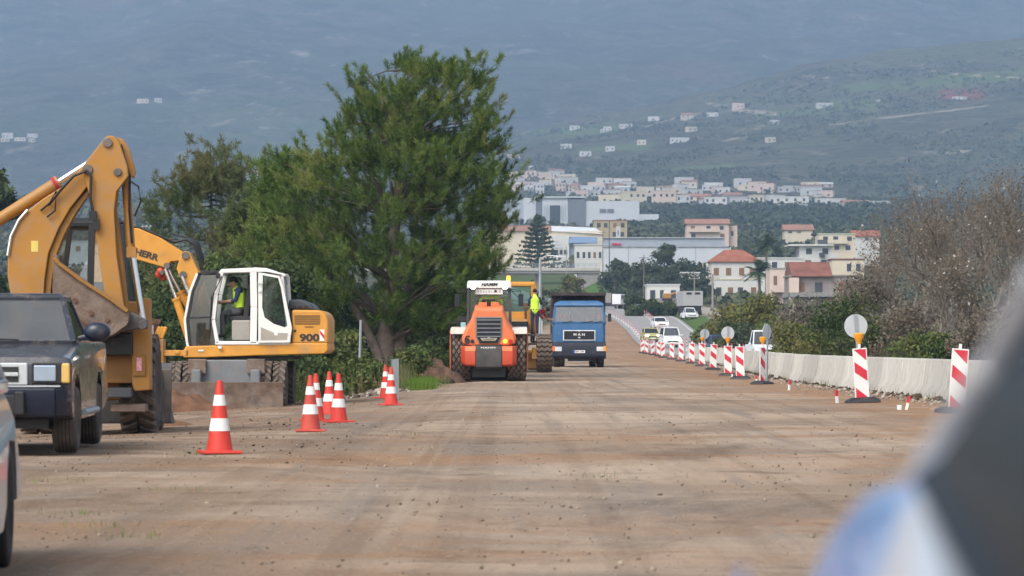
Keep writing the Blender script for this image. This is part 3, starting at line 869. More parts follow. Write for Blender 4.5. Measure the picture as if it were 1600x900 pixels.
MB().prism(q.poly([(500, 521), (506.7, 530), (506.7, 524), (500, 516)]), 'y', -1.257, -1.253).build('red_stripe', m_red, hz, smooth=0)
# cab
yn, yf = -1.25, -.22
side = [(345, 426), (336, 460), (332, 500), (338, 536)]
fr = MB()
for y in (yn, yf):
    def pl(pts, w, d=.05):
        for a, c in zip(pts[:-1], pts[1:]):
            fr.bar(q.p(*a, y), q.p(*c, y), d, w, up=(0, 0, 1) if abs(a[0] - c[0]) > abs(a[1] - c[1]) else (1, 0, 0))
    pl([(347, 424), (338, 460), (333.5, 500), (340, 537)], .085); pl([(396, 424), (397, 480), (396, 537)], .15); pl([(345, 425), (415, 421.5)], .07); pl([(336, 536), (452, 536)], .08)
    if y == yf:
        pl([(418, 424), (444, 430), (452, 536)], .08)
pl_ = None
fr.bar(q.p(440, 427, yn + .05), q.p(452, 536, yn + .05), .07, .07, up=(0, 1, 0))
for pt in ((347, 424), (340, 537), (396, 537), (444, 430)):
    fr.bar(q.p(*pt, yn), q.p(*pt, yf), .06, .06)
fr.build('cab_frame', m_white, ex, bevel=.018)
MB().prism(q.poly([(341, 427), (346, 420.5), (400, 418), (417, 419), (440, 427), (440, 429.5), (416, 425)]), 'y', yn - .03, yf + .03).build('roof', m_white, ex, bevel=.02, seg=3)
fq = [(308, 427), (297, 455), (288.5, 500), (292, 535), (296, 553)]
b = MB()
for y in (yn + .05, yf):
    for a, c in zip(fq[:-1], fq[1:]):
        b.bar(q.p(*a, y), q.p(*c, y), .05, .055, up=(1, 0, 0))
b.bar(q.p(296, 553, yn + .05), q.p(296, 553, yf), .05, .05)
b.build('front_edge', m_white, ex, bevel=.012)
b = MB()
fi = [(x + 4.5, y) for x, y in fq]
for y in (yn + .045, yf):
    for a, c in zip(fi[:-1], fi[1:]):
        b.bar(q.p(*a, y), q.p(*c, y), .055, .06, up=(1, 0, 0))
    b.bar(q.p(297, 551, y), q.p(338, 551, y), .055, .09); b.bar(q.p(291, 497, y), q.p(334, 495, y), .04, .035); b.bar(q.p(309, 428, y), q.p(345, 424, y), .055, .06)
b.obox(q.p(327, 426, yn + .1), (.3, .12, .1)); b.obox(q.p(341, 431, yn - .05), (.08, .1, .1)); b.tube([q.p(347, 432, yn - .06), q.p(331, 465, yn - .08), q.p(327, 530, yn - .03)], .014)
b.bar(q.p(310, 428, yn + .05), q.p(310, 428, yf), .05, .05)
b.build('front_trim', m_black, ex, bevel=.01)
MB().panel([q.p(*p, yn + .05) for p in fi + [(337, 552), (333, 498), (338, 458), (346, 426)]], .008).build('window', m_gfront, ex, smooth=0)
MB().panel([q.p(*p, yf) for p in fi + [(440, 536), (436, 432), (346, 426)]], .008).build('window', m_gtint, ex, smooth=0)
for a, c in zip(fi[:-1], fi[1:]):
    MB().panel([q.p(*a, yn + .06), q.p(*c, yn + .06), q.p(*c, yf), q.p(*a, yf)], .006).build('windscreen', m_gtint, ex, smooth=0)
MB().panel([q.p(441, 432, yn + .1), q.p(450, 530, yn + .1), q.p(450, 530, yf), q.p(441, 432, yf)], .006).build('rear_window', m_gtint, ex, smooth=0)
# open door folded flat against the side
yd = yn - .09
out = [(404, 425.5), (418, 426), (437, 431), (443, 448), (456.5, 512), (453, 534), (404, 535)]
inn = [(411, 430), (435, 434.5), (439, 448), (449.5, 509), (445, 511.5), (428, 506), (414, 496), (410, 480)]
d = MB(); o3 = [q.p(*p, yd) for p in out]; i3 = [q.p(*p, yd) for p in inn]
oo = [out[0], out[2], out[3], out[4], (455, 524), (430, 524), (404, 510), (404, 480)]
oo = [q.p(*p, yd) for p in oo]
n = len(i3); V_ = oo + i3; vs = V_ + [(x, y + .05, z) for x, y, z in V_]
fs = []
for i in range(n):
    j = (i + 1) % n
    fs += [(i, j, n + j, n + i), (2 * n + i, 3 * n + i, 3 * n + j, 2 * n + j), (i, 2 * n + i, 2 * n + j, j), (n + i, n + j, 3 * n + j, 3 * n + i)]
d.add(vs, fs)
d.prism(q.poly([(404, 510), (430, 523.5), (455, 523.5), (453, 535), (404, 535.5)]), 'y', yd, yd + .05)
dr = d.build('door', m_white, ex, smooth=30)
MB().panel([q.p(*p, yd + .02) for p in inn], .008).build('pane', m_gtint, dr, smooth=0)
MB().prism(q.poly([(408, 511), (429, 520), (450, 520.5), (449, 531), (408, 531.5)]), 'y', yd - .006, yd - .002).build('door_panel', M('door_panel_beige', (.34, .31, .26), .6, dirt=.2), dr, smooth=0)
MB().box(q.x(429), q.x(434.5), yd - .01, yd - .007, q.z(524), q.z(519.5)).build('sticker', m_white, dr, smooth=0)
MB().tube([q.p(404, 443, yd - .02), q.p(409, 442, yd - .04), q.p(409.5, 455, yd - .04), q.p(404, 456, yd - .02)], .015).build('handle', m_white, dr)
MB().tube([q.p(447, 444, yn + .3), q.p(446, 436, yn + .3), q.p(441, 434, yn + .3)], .02).build('grab_rail', m_galv, ex)
# inside
b = MB().box(q.x(361), q.x(391), -1.1, -.5, q.z(533), q.z(500)); b.build('console', M('seat_console', (.33, .31, .28), .7, var=.1), ex, bevel=.04)
b = MB(); b.obox(q.p(374, 497, -.75), (.5, .48, .1)); b.obox(q.p(386, 470, -.75), (.12, .46, .72), (0, R(8), 0)); b.obox(q.p(388, 437, -.75), (.1, .26, .2)); b.box(q.x(392), q.x(402), -1.15, -.3, q.z(530), q.z(470))
b.build('seat', m_int, ex, bevel=.03)
b = MB().box(q.x(296), q.x(450), yn + .08, yf - .05, q.z(538), q.z(533.5)).box(q.x(430), q.x(446), -1.1, -.4, q.z(533), q.z(500)).build('cab_floor', m_int, ex)
MB().tube([q.p(318, 533, -.8), q.p(326, 510, -.8), q.p(331, 482, -.8)], .05).sphere(q.p(331, 480, -.8), .16, 10, sc=(.5, 1, .5)).build('steering_column', m_int, ex)
MB().tube([q.p(353, 510, -1.0), q.p(356, 492, -1.0)], .015).obox(q.p(356, 488, -1.0), (.06, .06, .13)).build('joystick', m_black, ex)
b = MB().box(q.x(341), q.x(347), yd, yd + .05, q.z(545), q.z(540.5)).build('work_light', m_lamp, ex, bevel=.008)
b = MB().box(q.x(310), q.x(318), yn - .03, yn + .0, q.z(549), q.z(546.5)).build('reflector', m_white, ex)
# boom pieces
ym = .25
b = MB(); b.prism(q.poly([(272, 399), (279, 389), (287, 392), (303, 424), (331, 520), (338, 545), (318, 545), (292, 470), (272, 432), (266, 418)]), 'y', ym - .28, ym + .28)
b.build('boom', m_lieb, ex, bevel=.025)
for px, py, r in ((281, 397, .085), (277, 427, .075), (251, 413, .07), (243, 424, .05)):
    MB().cyl(q.p(px, py, ym - .33), q.p(px, py, ym + .33), r, n=16).build('pivot_pin', m_steel, ex, bevel=.008)
ub = MB(); ub.prism(q.poly([(130, 362), (170, 352), (205, 353), (240, 368), (273, 389), (281, 396), (272, 405), (256, 406.5), (252, 419), (244, 415), (205, 404), (160, 398), (135, 392)]), 'y', ym - .2, ym + .2)
ub = ub.build('adjustable_boom', m_lieb, ex, bevel=.025)
tilt = math.atan2(-(400.5 - 393.5), 24)
text('lettering', 'LIEBHERR', .19, m_letd, ub, (q.x(204), ym - .206, q.z(391.5)), (R(90), -tilt, 0), sx=1.12, bold=.008)
b = MB()
for i, (px, py) in enumerate(((240, 421), (236, 426), (243, 430))):
    b.sphere(q.p(px, py, ym - .1 + .1 * i), .09, 10)
b.build('valve_block', m_orgd, ex)
for (a, c, e), yy_ in ((((248, 418), (266, 466), (292, 545)), ym - .32), (((275, 430), (288, 462), (302, 500)), ym - .34), (((249, 416), (270, 455), (285, 480)), ym + .1)):
    cy = MB().cyl(q.p(*c, yy_), q.p(*e, yy_), .085, n=14).cyl(q.p(c[0] - 1, c[1] - 2, yy_), q.p(c[0] + 1, c[1] + 2, yy_), .1, n=14).build('cylinder', m_lieb, ex)
    MB().cyl(q.p(*a, yy_), q.p(*c, yy_), .04, n=10).build('rod', m_chrome, cy)
b = MB()
for k in range(4):
    o = k * .07
    b.tube([q.p(150, 350, ym - .1 + o), q.p(205, 351, ym - .1 + o), q.p(240, 366, ym - .1 + o), q.p(262, 375, ym - .1 + o), q.p(281 + k, 371 - k, ym - .1 + o), q.p(293 + 2 * k, 379 - k, ym - .1 + o), q.p(300 + 2 * k, 400, ym - .1 + o), q.p(305, 418, ym - .1 + o)], .026, 7)
b.build('hose', m_hose, ex, smooth=60)
st = MB().prism(q.poly([(126, 360), (150, 360), (152, 400), (146, 560), (134, 560), (124, 400)]), 'y', ym - .16, ym + .16).build('stick', m_lieb, ex, bevel=.02)
MB().prism(q.poly([(130, 555), (155, 560), (165, 590), (150, 622), (112, 622), (120, 585)]), 'y', ym - .4, ym + .4).build('bucket', m_earth_steel, ex, bevel=.02)
J = dict(SIT)
rotp = lambda p: p
op = person('dark haired excavator operator in navy jacket and open hi-vis vest seated in the white cab', (q.X + q.x(374), 69 - .78, q.z0 + q.z(496) + .06), R(-90),
            dict(SIT, pel=(0, 0, .06), chest=(0, -.06, .37), neck=(0, -.12, .56), head=(0, -.17, .68), face=(.15, -1, -.45), knL=(.13, -.40, .03), anL=(.13, -.36, -.40), toL=(.13, -.5, -.46), knR=(-.13, -.40, .05), anR=(-.13, -.42, -.40), toR=(-.13, -.56, -.46)),
            dict(top=m_navy, leg=m_jean), vest=m_hiv)

# ------------------------------------------------------------------ backhoe loader, its rear arm folded towards us
q = LP(118, 45.5, dref=-1.55)
bh = thing('backhoe_loader', 'worn yellow backhoe loader with its arm folded up, parked behind the dark pickup', 'backhoe loader', q.loc)
ya = -1.55
arm = MB().prism(q.poly([(28, 505), (14, 470), (8, 430), (9, 390), (18, 360), (34, 334), (62, 312), (100, 288), (124, 262), (140, 262), (142, 280), (128, 298), (106, 326), (88, 357), (72, 396), (66, 440), (64, 480), (58, 508)]), 'y', ya - .16, ya + .16).build('boom', m_yel, bh, bevel=.02)
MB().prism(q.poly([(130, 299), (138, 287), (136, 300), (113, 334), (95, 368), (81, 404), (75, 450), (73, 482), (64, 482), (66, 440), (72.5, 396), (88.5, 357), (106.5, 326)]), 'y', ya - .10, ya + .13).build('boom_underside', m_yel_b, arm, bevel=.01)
b = MB(); b.tube([q.p(9, 400, ya - .18), q.p(14, 370, ya - .18), q.p(26, 345, ya - .18), q.p(40, 329, ya - .18)], .022, 8); b.build('pipe', m_chrome, arm)
MB().box(q.x(45), q.x(56), ya - .165, ya - .162, q.z(394), q.z(377)).build('sticker', M('faded_sticker', (.62, .50, .12), .6), arm, smooth=0)
stk = MB().prism(q.poly([(160, 216), (166, 213), (175, 214), (182, 224), (194, 260), (196, 276), (178, 300), (174, 330), (178, 400), (188, 470), (194, 505), (172, 512), (160, 470), (150, 400), (141, 320), (127, 280), (124, 262)]), 'y', ya - .2, ya - .08).build('stick', m_yel, bh, bevel=.015)
MB().prism(q.poly([(176, 214), (186, 217), (196, 233), (205, 268), (203, 278), (197, 276), (190, 252), (181, 226)]), 'y', ya + .02, ya + .14).build('stick_cheek', m_yel, bh, bevel=.015)
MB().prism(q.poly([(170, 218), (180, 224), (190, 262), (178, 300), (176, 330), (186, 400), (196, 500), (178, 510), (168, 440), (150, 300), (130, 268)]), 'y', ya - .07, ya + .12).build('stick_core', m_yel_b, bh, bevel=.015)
for px, py, r in ((164, 224.5, .065), (179.5, 270, .055), (133, 266, .07), (36, 480, .1), (182, 497, .08), (218, 508, .06), (150, 517, .06)):
    MB().cyl(q.p(px, py, ya - .235), q.p(px, py, ya + .2), r, n=16).build('pivot_pin', m_steel, bh, bevel=.008)
cy = MB().cyl(q.p(-30, 358, ya), q.p(84, 285.5, ya), .085, n=16).cyl(q.p(81, 287.5, ya), q.p(86.5, 284, ya), .1, n=16).build('cylinder', m_yel, bh)
MB().cyl(q.p(84, 285.5, ya), q.p(150, 243, ya), .045, n=12).build('rod', m_chrome, cy)
MB().cyl(q.p(79, 288.5, ya), q.p(83.5, 285.7, ya), .105, n=16).build('seal_band', m_cred, cy)
cy = MB().cyl(q.p(189, 272, ya + .05), q.p(198, 396, ya + .05), .062, n=14).box(q.x(191), q.x(206), ya - .02, ya + .13, q.z(402), q.z(386)).build('cylinder', m_yel, bh)
MB().cyl(q.p(200, 398, ya + .05), q.p(217, 507, ya + .05), .045, n=12).build('rod', m_chrome, cy)
b = MB().prism(q.poly([(170, 505), (200, 488), (224, 500), (225, 513), (196, 516), (150, 526), (145, 518)]), 'y', ya - .12, ya + .12).build('bucket_link', m_steel, bh, bevel=.015)
ring = lambda pts, y: [q.p(a, c, y) for a, c in pts]
bk = MB(); w = .36
outp = [(84, 404), (91, 413), (130, 442), (171, 468), (197, 487), (195, 506), (172, 522), (147, 530), (116, 520), (94, 492), (82, 455)]
bk.prism(q.poly(outp), 'y', ya - w, ya - w + .03); bk.prism(q.poly(outp), 'y', ya + w - .03, ya + w)
for a, c in zip(outp[4:], outp[5:] + outp[:1]):
    bk.bar(q.p(*a, ya), q.p(*c, ya), 2 * w, .035, up=(-1, 0, 0) if abs(a[1] - c[1]) > abs(a[0] - c[0]) else (0, 0, 1))
for k in range(5):
    y = ya - w + .06 + k * .15; bk.bar(q.p(86, 418, y), q.p(84, 399, y), .06, .04, up=(0, 1, 0))
bko = bk.build('bucket', m_earth_steel, bh, bevel=.008)
b = MB()
for a, c in zip(outp[:5], outp[1:5]):
    b.bar(q.p(*a, ya - w - .02), q.p(*c, ya - w - .02), .05, .07, up=(0, 1, 0))
b.build('side_cutter', m_yel_b, bko, bevel=.008)
b = MB()
for px, py in ((115, 470), (140, 490), (165, 500)):
    b.cyl(q.p(px, py, ya - w - .03), q.p(px, py, ya - w + .01), .035, n=8)
b.bar(q.p(95, 480, ya - w - .012), q.p(150, 520, ya - w - .012), .02, .05, up=(0, 1, 0)); b.build('bucket_bolts', m_rust, bko)['kind'] = 'stuff'
b = MB()
b.tube([q.p(72, 322, ya - .2), q.p(90, 300, ya - .24), q.p(112, 276, ya - .25), q.p(132, 268, ya - .25), q.p(139, 278, ya - .26), q.p(138, 312, ya - .26), q.p(145, 350, ya - .25)], .02, 7)
b.tube([q.p(60, 330, ya - .19), q.p(75, 318, ya - .22), q.p(84, 300, ya - .22), q.p(83, 330, ya - .22), q.p(70, 340, ya - .2)], .015, 6)
b.tube([q.p(196, 282, ya - .1), q.p(211, 292, ya - .14), q.p(215, 315, ya - .14), q.p(205, 338, ya - .1)], .014, 6)
b.tube([q.p(183, 226, ya - .02), q.p(190, 258, ya - .03), q.p(197, 275, ya - .05), q.p(196, 330, ya - .03), q.p(200, 380, ya - .03)], .018, 6)
b.obox(q.p(142, 338, ya - .27), (.1, .08, .12)); b.obox(q.p(147, 352, ya - .26), (.08, .07, .14))
b.build('hose', m_hose, bh, smooth=60)
# rear frame, lights, bumper, stabiliser
b = MB(); b.box(q.x(30), q.x(222), -.95, -.6, q.z(600), q.z(470)); b.box(q.x(10), q.x(75), -1.5, -.9, q.z(590), q.z(480))
b.build('rear_frame', m_yel_b, bh, bevel=.02)
b = MB().prism(q.poly([(196, 600), (196, 510), (212, 500), (213, 464), (224, 466), (225, 610), (200, 612)]), 'y', -1.2, -.75).build('stabiliser_post', m_yel, bh, bevel=.02)
b = MB().box(q.x(198), q.x(218), -1.24, -1.2, q.z(588), q.z(555)).build('lamp_box', m_yel_b, bh, bevel=.01)
MB().box(q.x(204), q.x(212), -1.25, -1.242, q.z(580), q.z(559)).build('tail_light', M('tail_light_pale', (.75, .35, .40), .3, var=.3, scale=20), b)
MB().box(q.x(100), q.x(197), -1.3, -.95, q.z(622), q.z(606)).build('bumper', m_dgrey, bh, bevel=.02)
MB().box(q.x(128), q.x(198), -1.28, -.9, q.z(556), q.z(519)).box(q.x(140), q.x(180), -1.3, -.95, q.z(535), q.z(525)).build('swing_cylinder', m_black, bh, bevel=.03)
MB().box(q.x(162), q.x(218), -1.15, -.7, q.z(645), q.z(632)).build('stabiliser_foot', m_earth_steel, bh, bevel=.02)
for s in (-1, 1):
    wheel(bh, (s * .71, 0, .72), .72, .52, .36, tm=m_rubdust, rm=m_yel, tread='bar', n=32)
    wheel(bh, (s * .72, 2.2, .46), .46, .3, .24, tm=m_rubdust, rm=m_yel, n=20)
MB().box(-.5, .5, -.6, 3.0, .5, 1.05).build('chassis', m_yel_b, bh, bevel=.03)
MB().prism([(1.35, 1.0), (3.1, 1.0), (3.1, 1.55), (1.35, 1.8)], 'x', -.45, .45).build('bonnet', m_yel, bh, bevel=.06)
zb, zt = q.z(482), q.z(345)
cab(bh, [(q.x(52), -.35, zb), (q.x(184), -.35, zb), (q.x(184), 1.35, zb), (q.x(52), 1.35, zb)], [(q.x(72), -.2, zt), (q.x(170), -.2, zt), (q.x(170), 1.2, zt), (q.x(72), 1.2, zt)], .075, m_black, m_glass, roof=m_black, rth=.07)
MB().bar((q.x(121), -.36, zb), (q.x(123), -.21, zt), .09, .06, up=(0, 1, 0)).build('window_post', m_black, bh)
MB().cyl((q.x(128), .2, zt + .12), (q.x(128), .2, zt + .26), .08, .06).build('beacon', m_amber, bh, bevel=.01)
seat(bh, (0, .5, 1.35)); MB().box(-.6, .6, -.3, 1.3, 1.1, 1.25).build('cab_floor', m_int, bh)
for s in (-1, 1):
    MB().bar((s * .5, 2.5, 1.2), (s * .6, 4.0, .5), .12, .2).build('loader_arm', m_yel, bh, bevel=.02)
MB().prism([(3.7, .08), (4.5, .05), (4.5, .1), (3.85, .3), (3.85, .85), (4.1, 1.0), (3.7, .9)], 'x', -.95, .88).build('loader_bucket', m_steel, bh, bevel=.01)
bh.rotation_euler.z = R(2)

# the hydraulic thing half hidden between backhoe and excavator
q = LP(238, 63)
ha = thing('hydraulic_breaker', 'folded yellow hydraulic attachment with hoses, standing between backhoe loader and wheeled excavator', 'attachment', q.loc)
b = MB().box(q.x(240), q.x(257), -.15, .25, q.z(606), q.z(530)).box(q.x(231), q.x(262), -.25, .35, q.z(625), q.z(603)); b.build('mast', m_yel, ha, bevel=.02)
for px in (238, 243, 248):
    MB().obox(q.p(px + 8, 520, -.05), (.07, .08, .26), (0, R(22), 0)).build('tine', m_lieb, ha, bevel=.02)
b = MB()
for k in range(6):
    x = 231 + k * 3.0
    b.tube([q.p(x + 2, 560, -.2 + .05 * k), q.p(x, 530, -.25 + .05 * k), q.p(x + 1, 506, -.25 + .05 * k), q.p(x + 3, 500, -.1 + .05 * k)], .022, 6)
b.build('hose', m_rust, ha)
for px in (236, 241):
    c_ = MB().cyl(q.p(px, 552, -.3), q.p(px, 522, -.3), .05, n=10).build('cylinder', m_lieb, ha)
    MB().cyl(q.p(px, 522, -.3), q.p(px, 508, -.3), .025, n=8).build('rod', m_chrome, c_)
MB().prism(q.poly([(249, 560), (251, 555), (253, 640), (247, 660), (244, 640)]), 'y', -.6, -.3).build('guard_plate', m_galv, ha, bevel=.01)
MB().box(q.x(256), q.x(292), -.1, .3, q.z(556), q.z(547)).box(q.x(274), q.x(282), -.13, -.1, q.z(553), q.z(548)).build('crossbar', m_lieb, ha, bevel=.01)
# ------------------------------------------------------------------ soil compactor, its tail towards us
q = LP(764, 98)
ro = thing('road_roller', 'orange road roller with white cab roof and fat diamond-tread tyres on the dirt road', 'road roller', q.loc)
for s in (-1, 1):
    wheel(ro, (s * .84, .35, .80), .80, .62, .42, rm=m_org, tread='diamond', n=36)
    MB().prism([(-.42, 1.44), (-.40, 1.62), (1.0, 1.68), (1.05, 1.55), (.2, 1.60), (-.3, 1.56)], 'x', s * .84 - .33, s * .84 + .33).build('mudguard', m_cream, ro, bevel=.02)
    MB().box(s * 1.165, s * 1.2, .0, .7, .35, 1.56).build('side_plate', m_org, ro, bevel=.01)


def hring(y, pts):
    return [(x, y, z) for x, z in pts] + [(-x, y, z) for x, z in reversed(pts)]


hood = MB()
P0 = [(.30, 1.12), (.60, 1.10), (.80, 1.16), (.835, 1.32), (.74, 1.55), (.56, 1.82), (.46, 2.12), (.43, 2.25)]
hood.loft([hring(-.62, [(x * .93, 1.12 + (z - 1.12) * .93) for x, z in P0]), hring(-.55, P0), hring(-.2, [(x, z + .04) for x, z in P0]), hring(.6, [(x * 1.0, z + .10) for x, z in P0]), hring(1.0, [(x, z + .12) for x, z in P0])])
hd_ = hood.build('bonnet', m_org, ro, bevel=.035, seg=3)
b = MB().prism([(-.36, 2.26), (-.30, 2.42), (-.06, 2.42), (-.06, 2.30)], 'y', -.1, .5); b.build('bonnet_rib', m_org, ro, bevel=.02)
b = MB().prism([(.36, 2.26), (.30, 2.42), (.06, 2.42), (.06, 2.30)], 'y', -.1, .5); b.build('bonnet_rib', m_org, ro, bevel=.02)
MB().cyl((0, .0, 2.22), (0, .0, 2.50), .055, n=12).box(-.2, .2, -.05, .1, 2.46, 2.52).build('exhaust', m_black, ro, bevel=.02)
gp = [(-.40, 1.97), (.40, 1.97), (.40, 1.36), (.30, 1.17), (-.30, 1.17), (-.40, 1.36)]
g_ = MB().prism(gp, 'y', -.66, -.60).build('grille', m_mgrey, ro, bevel=.02)
MB().prism([(x * .9, 1.18 + (z - 1.17) * .94) for x, z in gp], 'y', -.668, -.655).build('grille_opening', m_dkglass, g_, smooth=0)
b = MB()
for i in range(5):
    MB().box(-.36, .36, -.69, -.655, 1.86 - i * .125, 1.895 - i * .125).build('slat', m_mgrey, g_, bevel=.006)
MB().prism([(-.26, 1.33), (-.20, 1.24), (.20, 1.24), (.26, 1.33), (.06, 1.33), (0, 1.36), (-.06, 1.33)], 'y', -.70, -.67).build('badge', M('badge_silver', (.42, .38, .30), .4, .4), g_, bevel=.008)
text('lettering', 'HAMM', .075, m_letd, ro, (0, -.705, 1.285), (R(90), 0, 0), sx=1.5)
for x, mt, nm in ((.50, m_beacon, 'indicator'), (.66, m_redlens, 'tail_light')):
    MB().cyl((x, -.60, 1.23), (x, -.66, 1.23), .066, n=20).build(nm, mt, ro, bevel=.01)
MB().cyl((-.50, -.60, 1.23), (-.66 + .16, -.66, 1.23), .058, n=20).build('indicator', m_black, ro)
MB().cyl((-.66, -.58, 1.24), (-.66, -.65, 1.24), .085, n=20).tube([(-.72, -.62, 1.30), (-.68, -.64, 1.38), (-.58, -.64, 1.39)], .02).build('tail_light', m_black, ro)
bm_ = [(.42, 1.08), (.42, .46)]
for s in (-1, 1):
    MB().loft([[(s * .40, y, z) for y, z in ((-.78, 1.09), (-.84, .95), (-.82, .50), (-.70, .46), (-.2, .46), (-.2, 1.09))], [(s * .72, y, z) for y, z in ((-.76, 1.09), (-.82, .95), (-.78, .52), (-.66, .47), (-.2, .47), (-.2, 1.09))], [(s * .85, y, z) for y, z in ((-.60, 1.08), (-.64, .95), (-.58, .60), (-.5, .54), (-.2, .54), (-.2, 1.08))]]).build('counterweight', m_orgd, ro, bevel=.03)
    MB().loft([[(s * .40, -.846, .93), (s * .40, -.80, 1.08), (s * .72, -.78, 1.08), (s * .72, -.828, .93)], [(s * .40, -.80, .93), (s * .40, -.79, 1.07), (s * .72, -.77, 1.07), (s * .72, -.80, .93)]]).build('counterweight_top', m_org, ro, bevel=.006)
MB().loft([[(-.40, y, z) for y, z in ((-.80, 1.10), (-.86, .97), (-.84, .44), (-.70, .40), (-.2, .4), (-.2, 1.10))], [(.40, y, z) for y, z in ((-.80, 1.10), (-.86, .97), (-.84, .44), (-.70, .40), (-.2, .4), (-.2, 1.10))]]).build('bumper', m_bump, ro, bevel=.025)
text('lettering', 'HAMM', .07, m_letw, ro, (-.02, -.848, 1.03), (R(66), 0, 0), sx=2.2)
MB().box(-.52, .52, -.35, 1.2, .12, .62).build('rear_axle', m_black, ro, bevel=.03)
zb, zt = 1.55, 2.86
cab(ro, [(-.66, .62, zb), (.66, .62, zb), (.66, 2.0, zb), (-.66, 2.0, zb)], [(-.63, .62, zt), (.63, .62, zt), (.63, 1.9, zt), (-.63, 1.9, zt)], .085, m_dgrey, m_gclear)
MB().loft([[(-.69, .50, 2.86), (.69, .50, 2.86), (.69, 2.05, 2.86), (-.69, 2.05, 2.86)], [(-.67, .52, 3.06), (.67, .52, 3.06), (.67, 2.0, 3.06), (-.67, 2.0, 3.06)], [(-.64, .6, 3.10), (.64, .6, 3.10), (.64, 1.95, 3.10), (-.64, 1.95, 3.10)]]).build('roof', m_white, ro, bevel=.03)
text('lettering', 'HAMM', .145, m_letd, ro, (0, .498, 2.975), (R(90), 0, 0), sx=1.15, shear=.25, bold=.004)
for s in (-1, 1):
    MB().cyl((s * .49, .42, 2.92), (s * .49, .55, 2.92), .105, n=20).build('work_light', m_dgrey, ro)
    MB().cyl((s * .49, .415, 2.92), (s * .49, .42, 2.92), .09, n=20).build('lit_lens', m_beamw, ro)
    mirror(ro, (s * .66, .7, 2.82), (s * .98, .72, 2.50), .16, .38, m_black, m_dkglass, .06); MB().bar((s * .66, .7, 2.84), (s * .98, .72, 2.80), .02, .02).bar((s * .66, .7, 2.78), (s * .98, .72, 2.76), .02, .02).bar((s * .97, .72, 2.81), (s * .98, .72, 2.68), .02, .02).build('mirror_arm', m_black, ro)
MB().cyl((.60, .75, 3.10), (.60, .75, 3.25), .065, .055, n=14).build('beacon', m_beacon, ro, bevel=.01)
sg = MB().box(-.42, .42, .555, .565, 2.68, 2.84).build('notice_board', m_white, ro, smooth=0)
m_faint = M('faint_print', (.42, .40, .40), .6)
b = MB()
for i in range(9):
    x = -.36 + .082 * i; h = .05 + .03 * rnd.random()
    b.box(x, x + .045 + .02 * rnd.random(), .551, .554, 2.725, 2.725 + h)
b.build('faded_print', m_faint, sg, smooth=0)['kind'] = 'stuff'
MB().cyl((.2, .550, 2.775), (.2, .554, 2.775), .04, n=14).build('round_mark', m_letd, sg)
seat(ro, (0, 1.3, 1.95)); MB().box(-.6, .6, .7, 1.95, 1.5, 1.6).box(-.12, .12, 1.75, 1.9, 1.6, 2.3).build('cab_floor', m_int, ro)
MB().tube([(-.55, .58, 2.44), (-.05, .575, 2.5), (.45, .57, 2.56)], .012).build('wiper', m_black, ro)
# drum frame beyond
MB().box(-1.12, -1.0, 1.8, 4.2, .5, .95).box(1.0, 1.12, 1.8, 4.2, .5, .95).box(-1.12, 1.12, 1.8, 2.0, .5, .95).box(-1.12, 1.12, 4.1, 4.25, .5, .95).build('drum_frame', m_org, ro, bevel=.03)
MB().cyl((-.98, 3.1, .75), (.98, 3.1, .75), .75, n=40).build('drum', m_steel, ro, smooth=30)
b = MB().bar((-1.25, .9, 1.80), (-.70, .9, 1.84), .05, .05).bar((-1.2, .9, 1.5), (-1.2, .9, 1.84), .05, .05).bar((-.9, .9, 1.6), (-.9, .9, 1.98), .05, .05).box(-.98, -.70, .85, .95, 1.86, 2.0).build('handrail', m_black, ro)
MB().box(-.88, -.72, .8, .9, 1.62, 1.82).build('tank', M('washer_tank', (.25, .45, .5), .4), ro, bevel=.02)
person('roller driver in lime hi-vis jacket seen from behind through the roller cab rear window', (q.X + .05, 98 + 1.0, q.z0 + 2.12), R(180),
       dict(SIT, chest=(0, -.10, .42), neck=(0, -.2, .56), head=(0, -.28, .64), shL=(.24, -.08, .50), shR=(-.24, -.08, .50), elL=(.36, -.1, .28), elR=(-.36, -.1, .28)), dict(top=m_hiv, leg=m_hiv), vest=None, hairm=m_hair)

# ------------------------------------------------------------------ motor grader behind the roller
q = LP(807, 124)
gr = thing('motor_grader', 'yellow motor grader partly hidden behind the orange roller, big zigzag-tread tyre showing', 'grader', q.loc)
for s in (-1, 1):
    for y in (-.85, .85):
        wheel(gr, (s * 1.07, y, .74), .74, .60, .36, rm=m_yel, tread='chevron', n=32)
    wheel(gr, (s * 1.05, 6.0, .70), .70, .40, .34, rm=m_yel, n=24)
    MB().box(s * .70 - .1, s * .70 + .1, -1.1, 1.1, .5, .95).build('tandem_case', m_yel, gr, bevel=.03)
MB().prism([(-1.4, 1.2), (-1.4, 1.95), (-1.2, 2.05), (1.6, 2.05), (1.6, 1.1)], 'x', -.62, .42).build('engine_cover', m_yel, gr, bevel=.05)
MB().box(-.45, .45, -1.44, -1.38, 1.3, 1.95).build('radiator_grille', m_dkglass, gr, smooth=0)
zb, zt = 1.6, 3.42
cab(gr, [(-.72, 1.7, zb), (.75, 1.7, zb), (.75, 3.1, zb), (-.72, 3.1, zb)], [(-.70, 1.7, zt), (.73, 1.7, zt), (.73, 3.1, zt), (-.70, 3.1, zt)], .12, m_lieb, m_gtint, roof=m_lieb, rth=.07)
MB().prism([(.30, 1.6), (.72, 1.6), (.72, 3.40), (.58, 3.40), (.58, 2.55), (.44, 2.38), (.30, 2.36)], 'y', 1.64, 1.70).build('cab_rear_panel', m_lieb, gr, bevel=.01)
MB().prism([(-.66, 1.6), (.30, 1.6), (.30, 2.36), (-.66, 2.36)], 'y', 1.645, 1.70).build('cab_rear_panel', m_lieb, gr, bevel=.01)
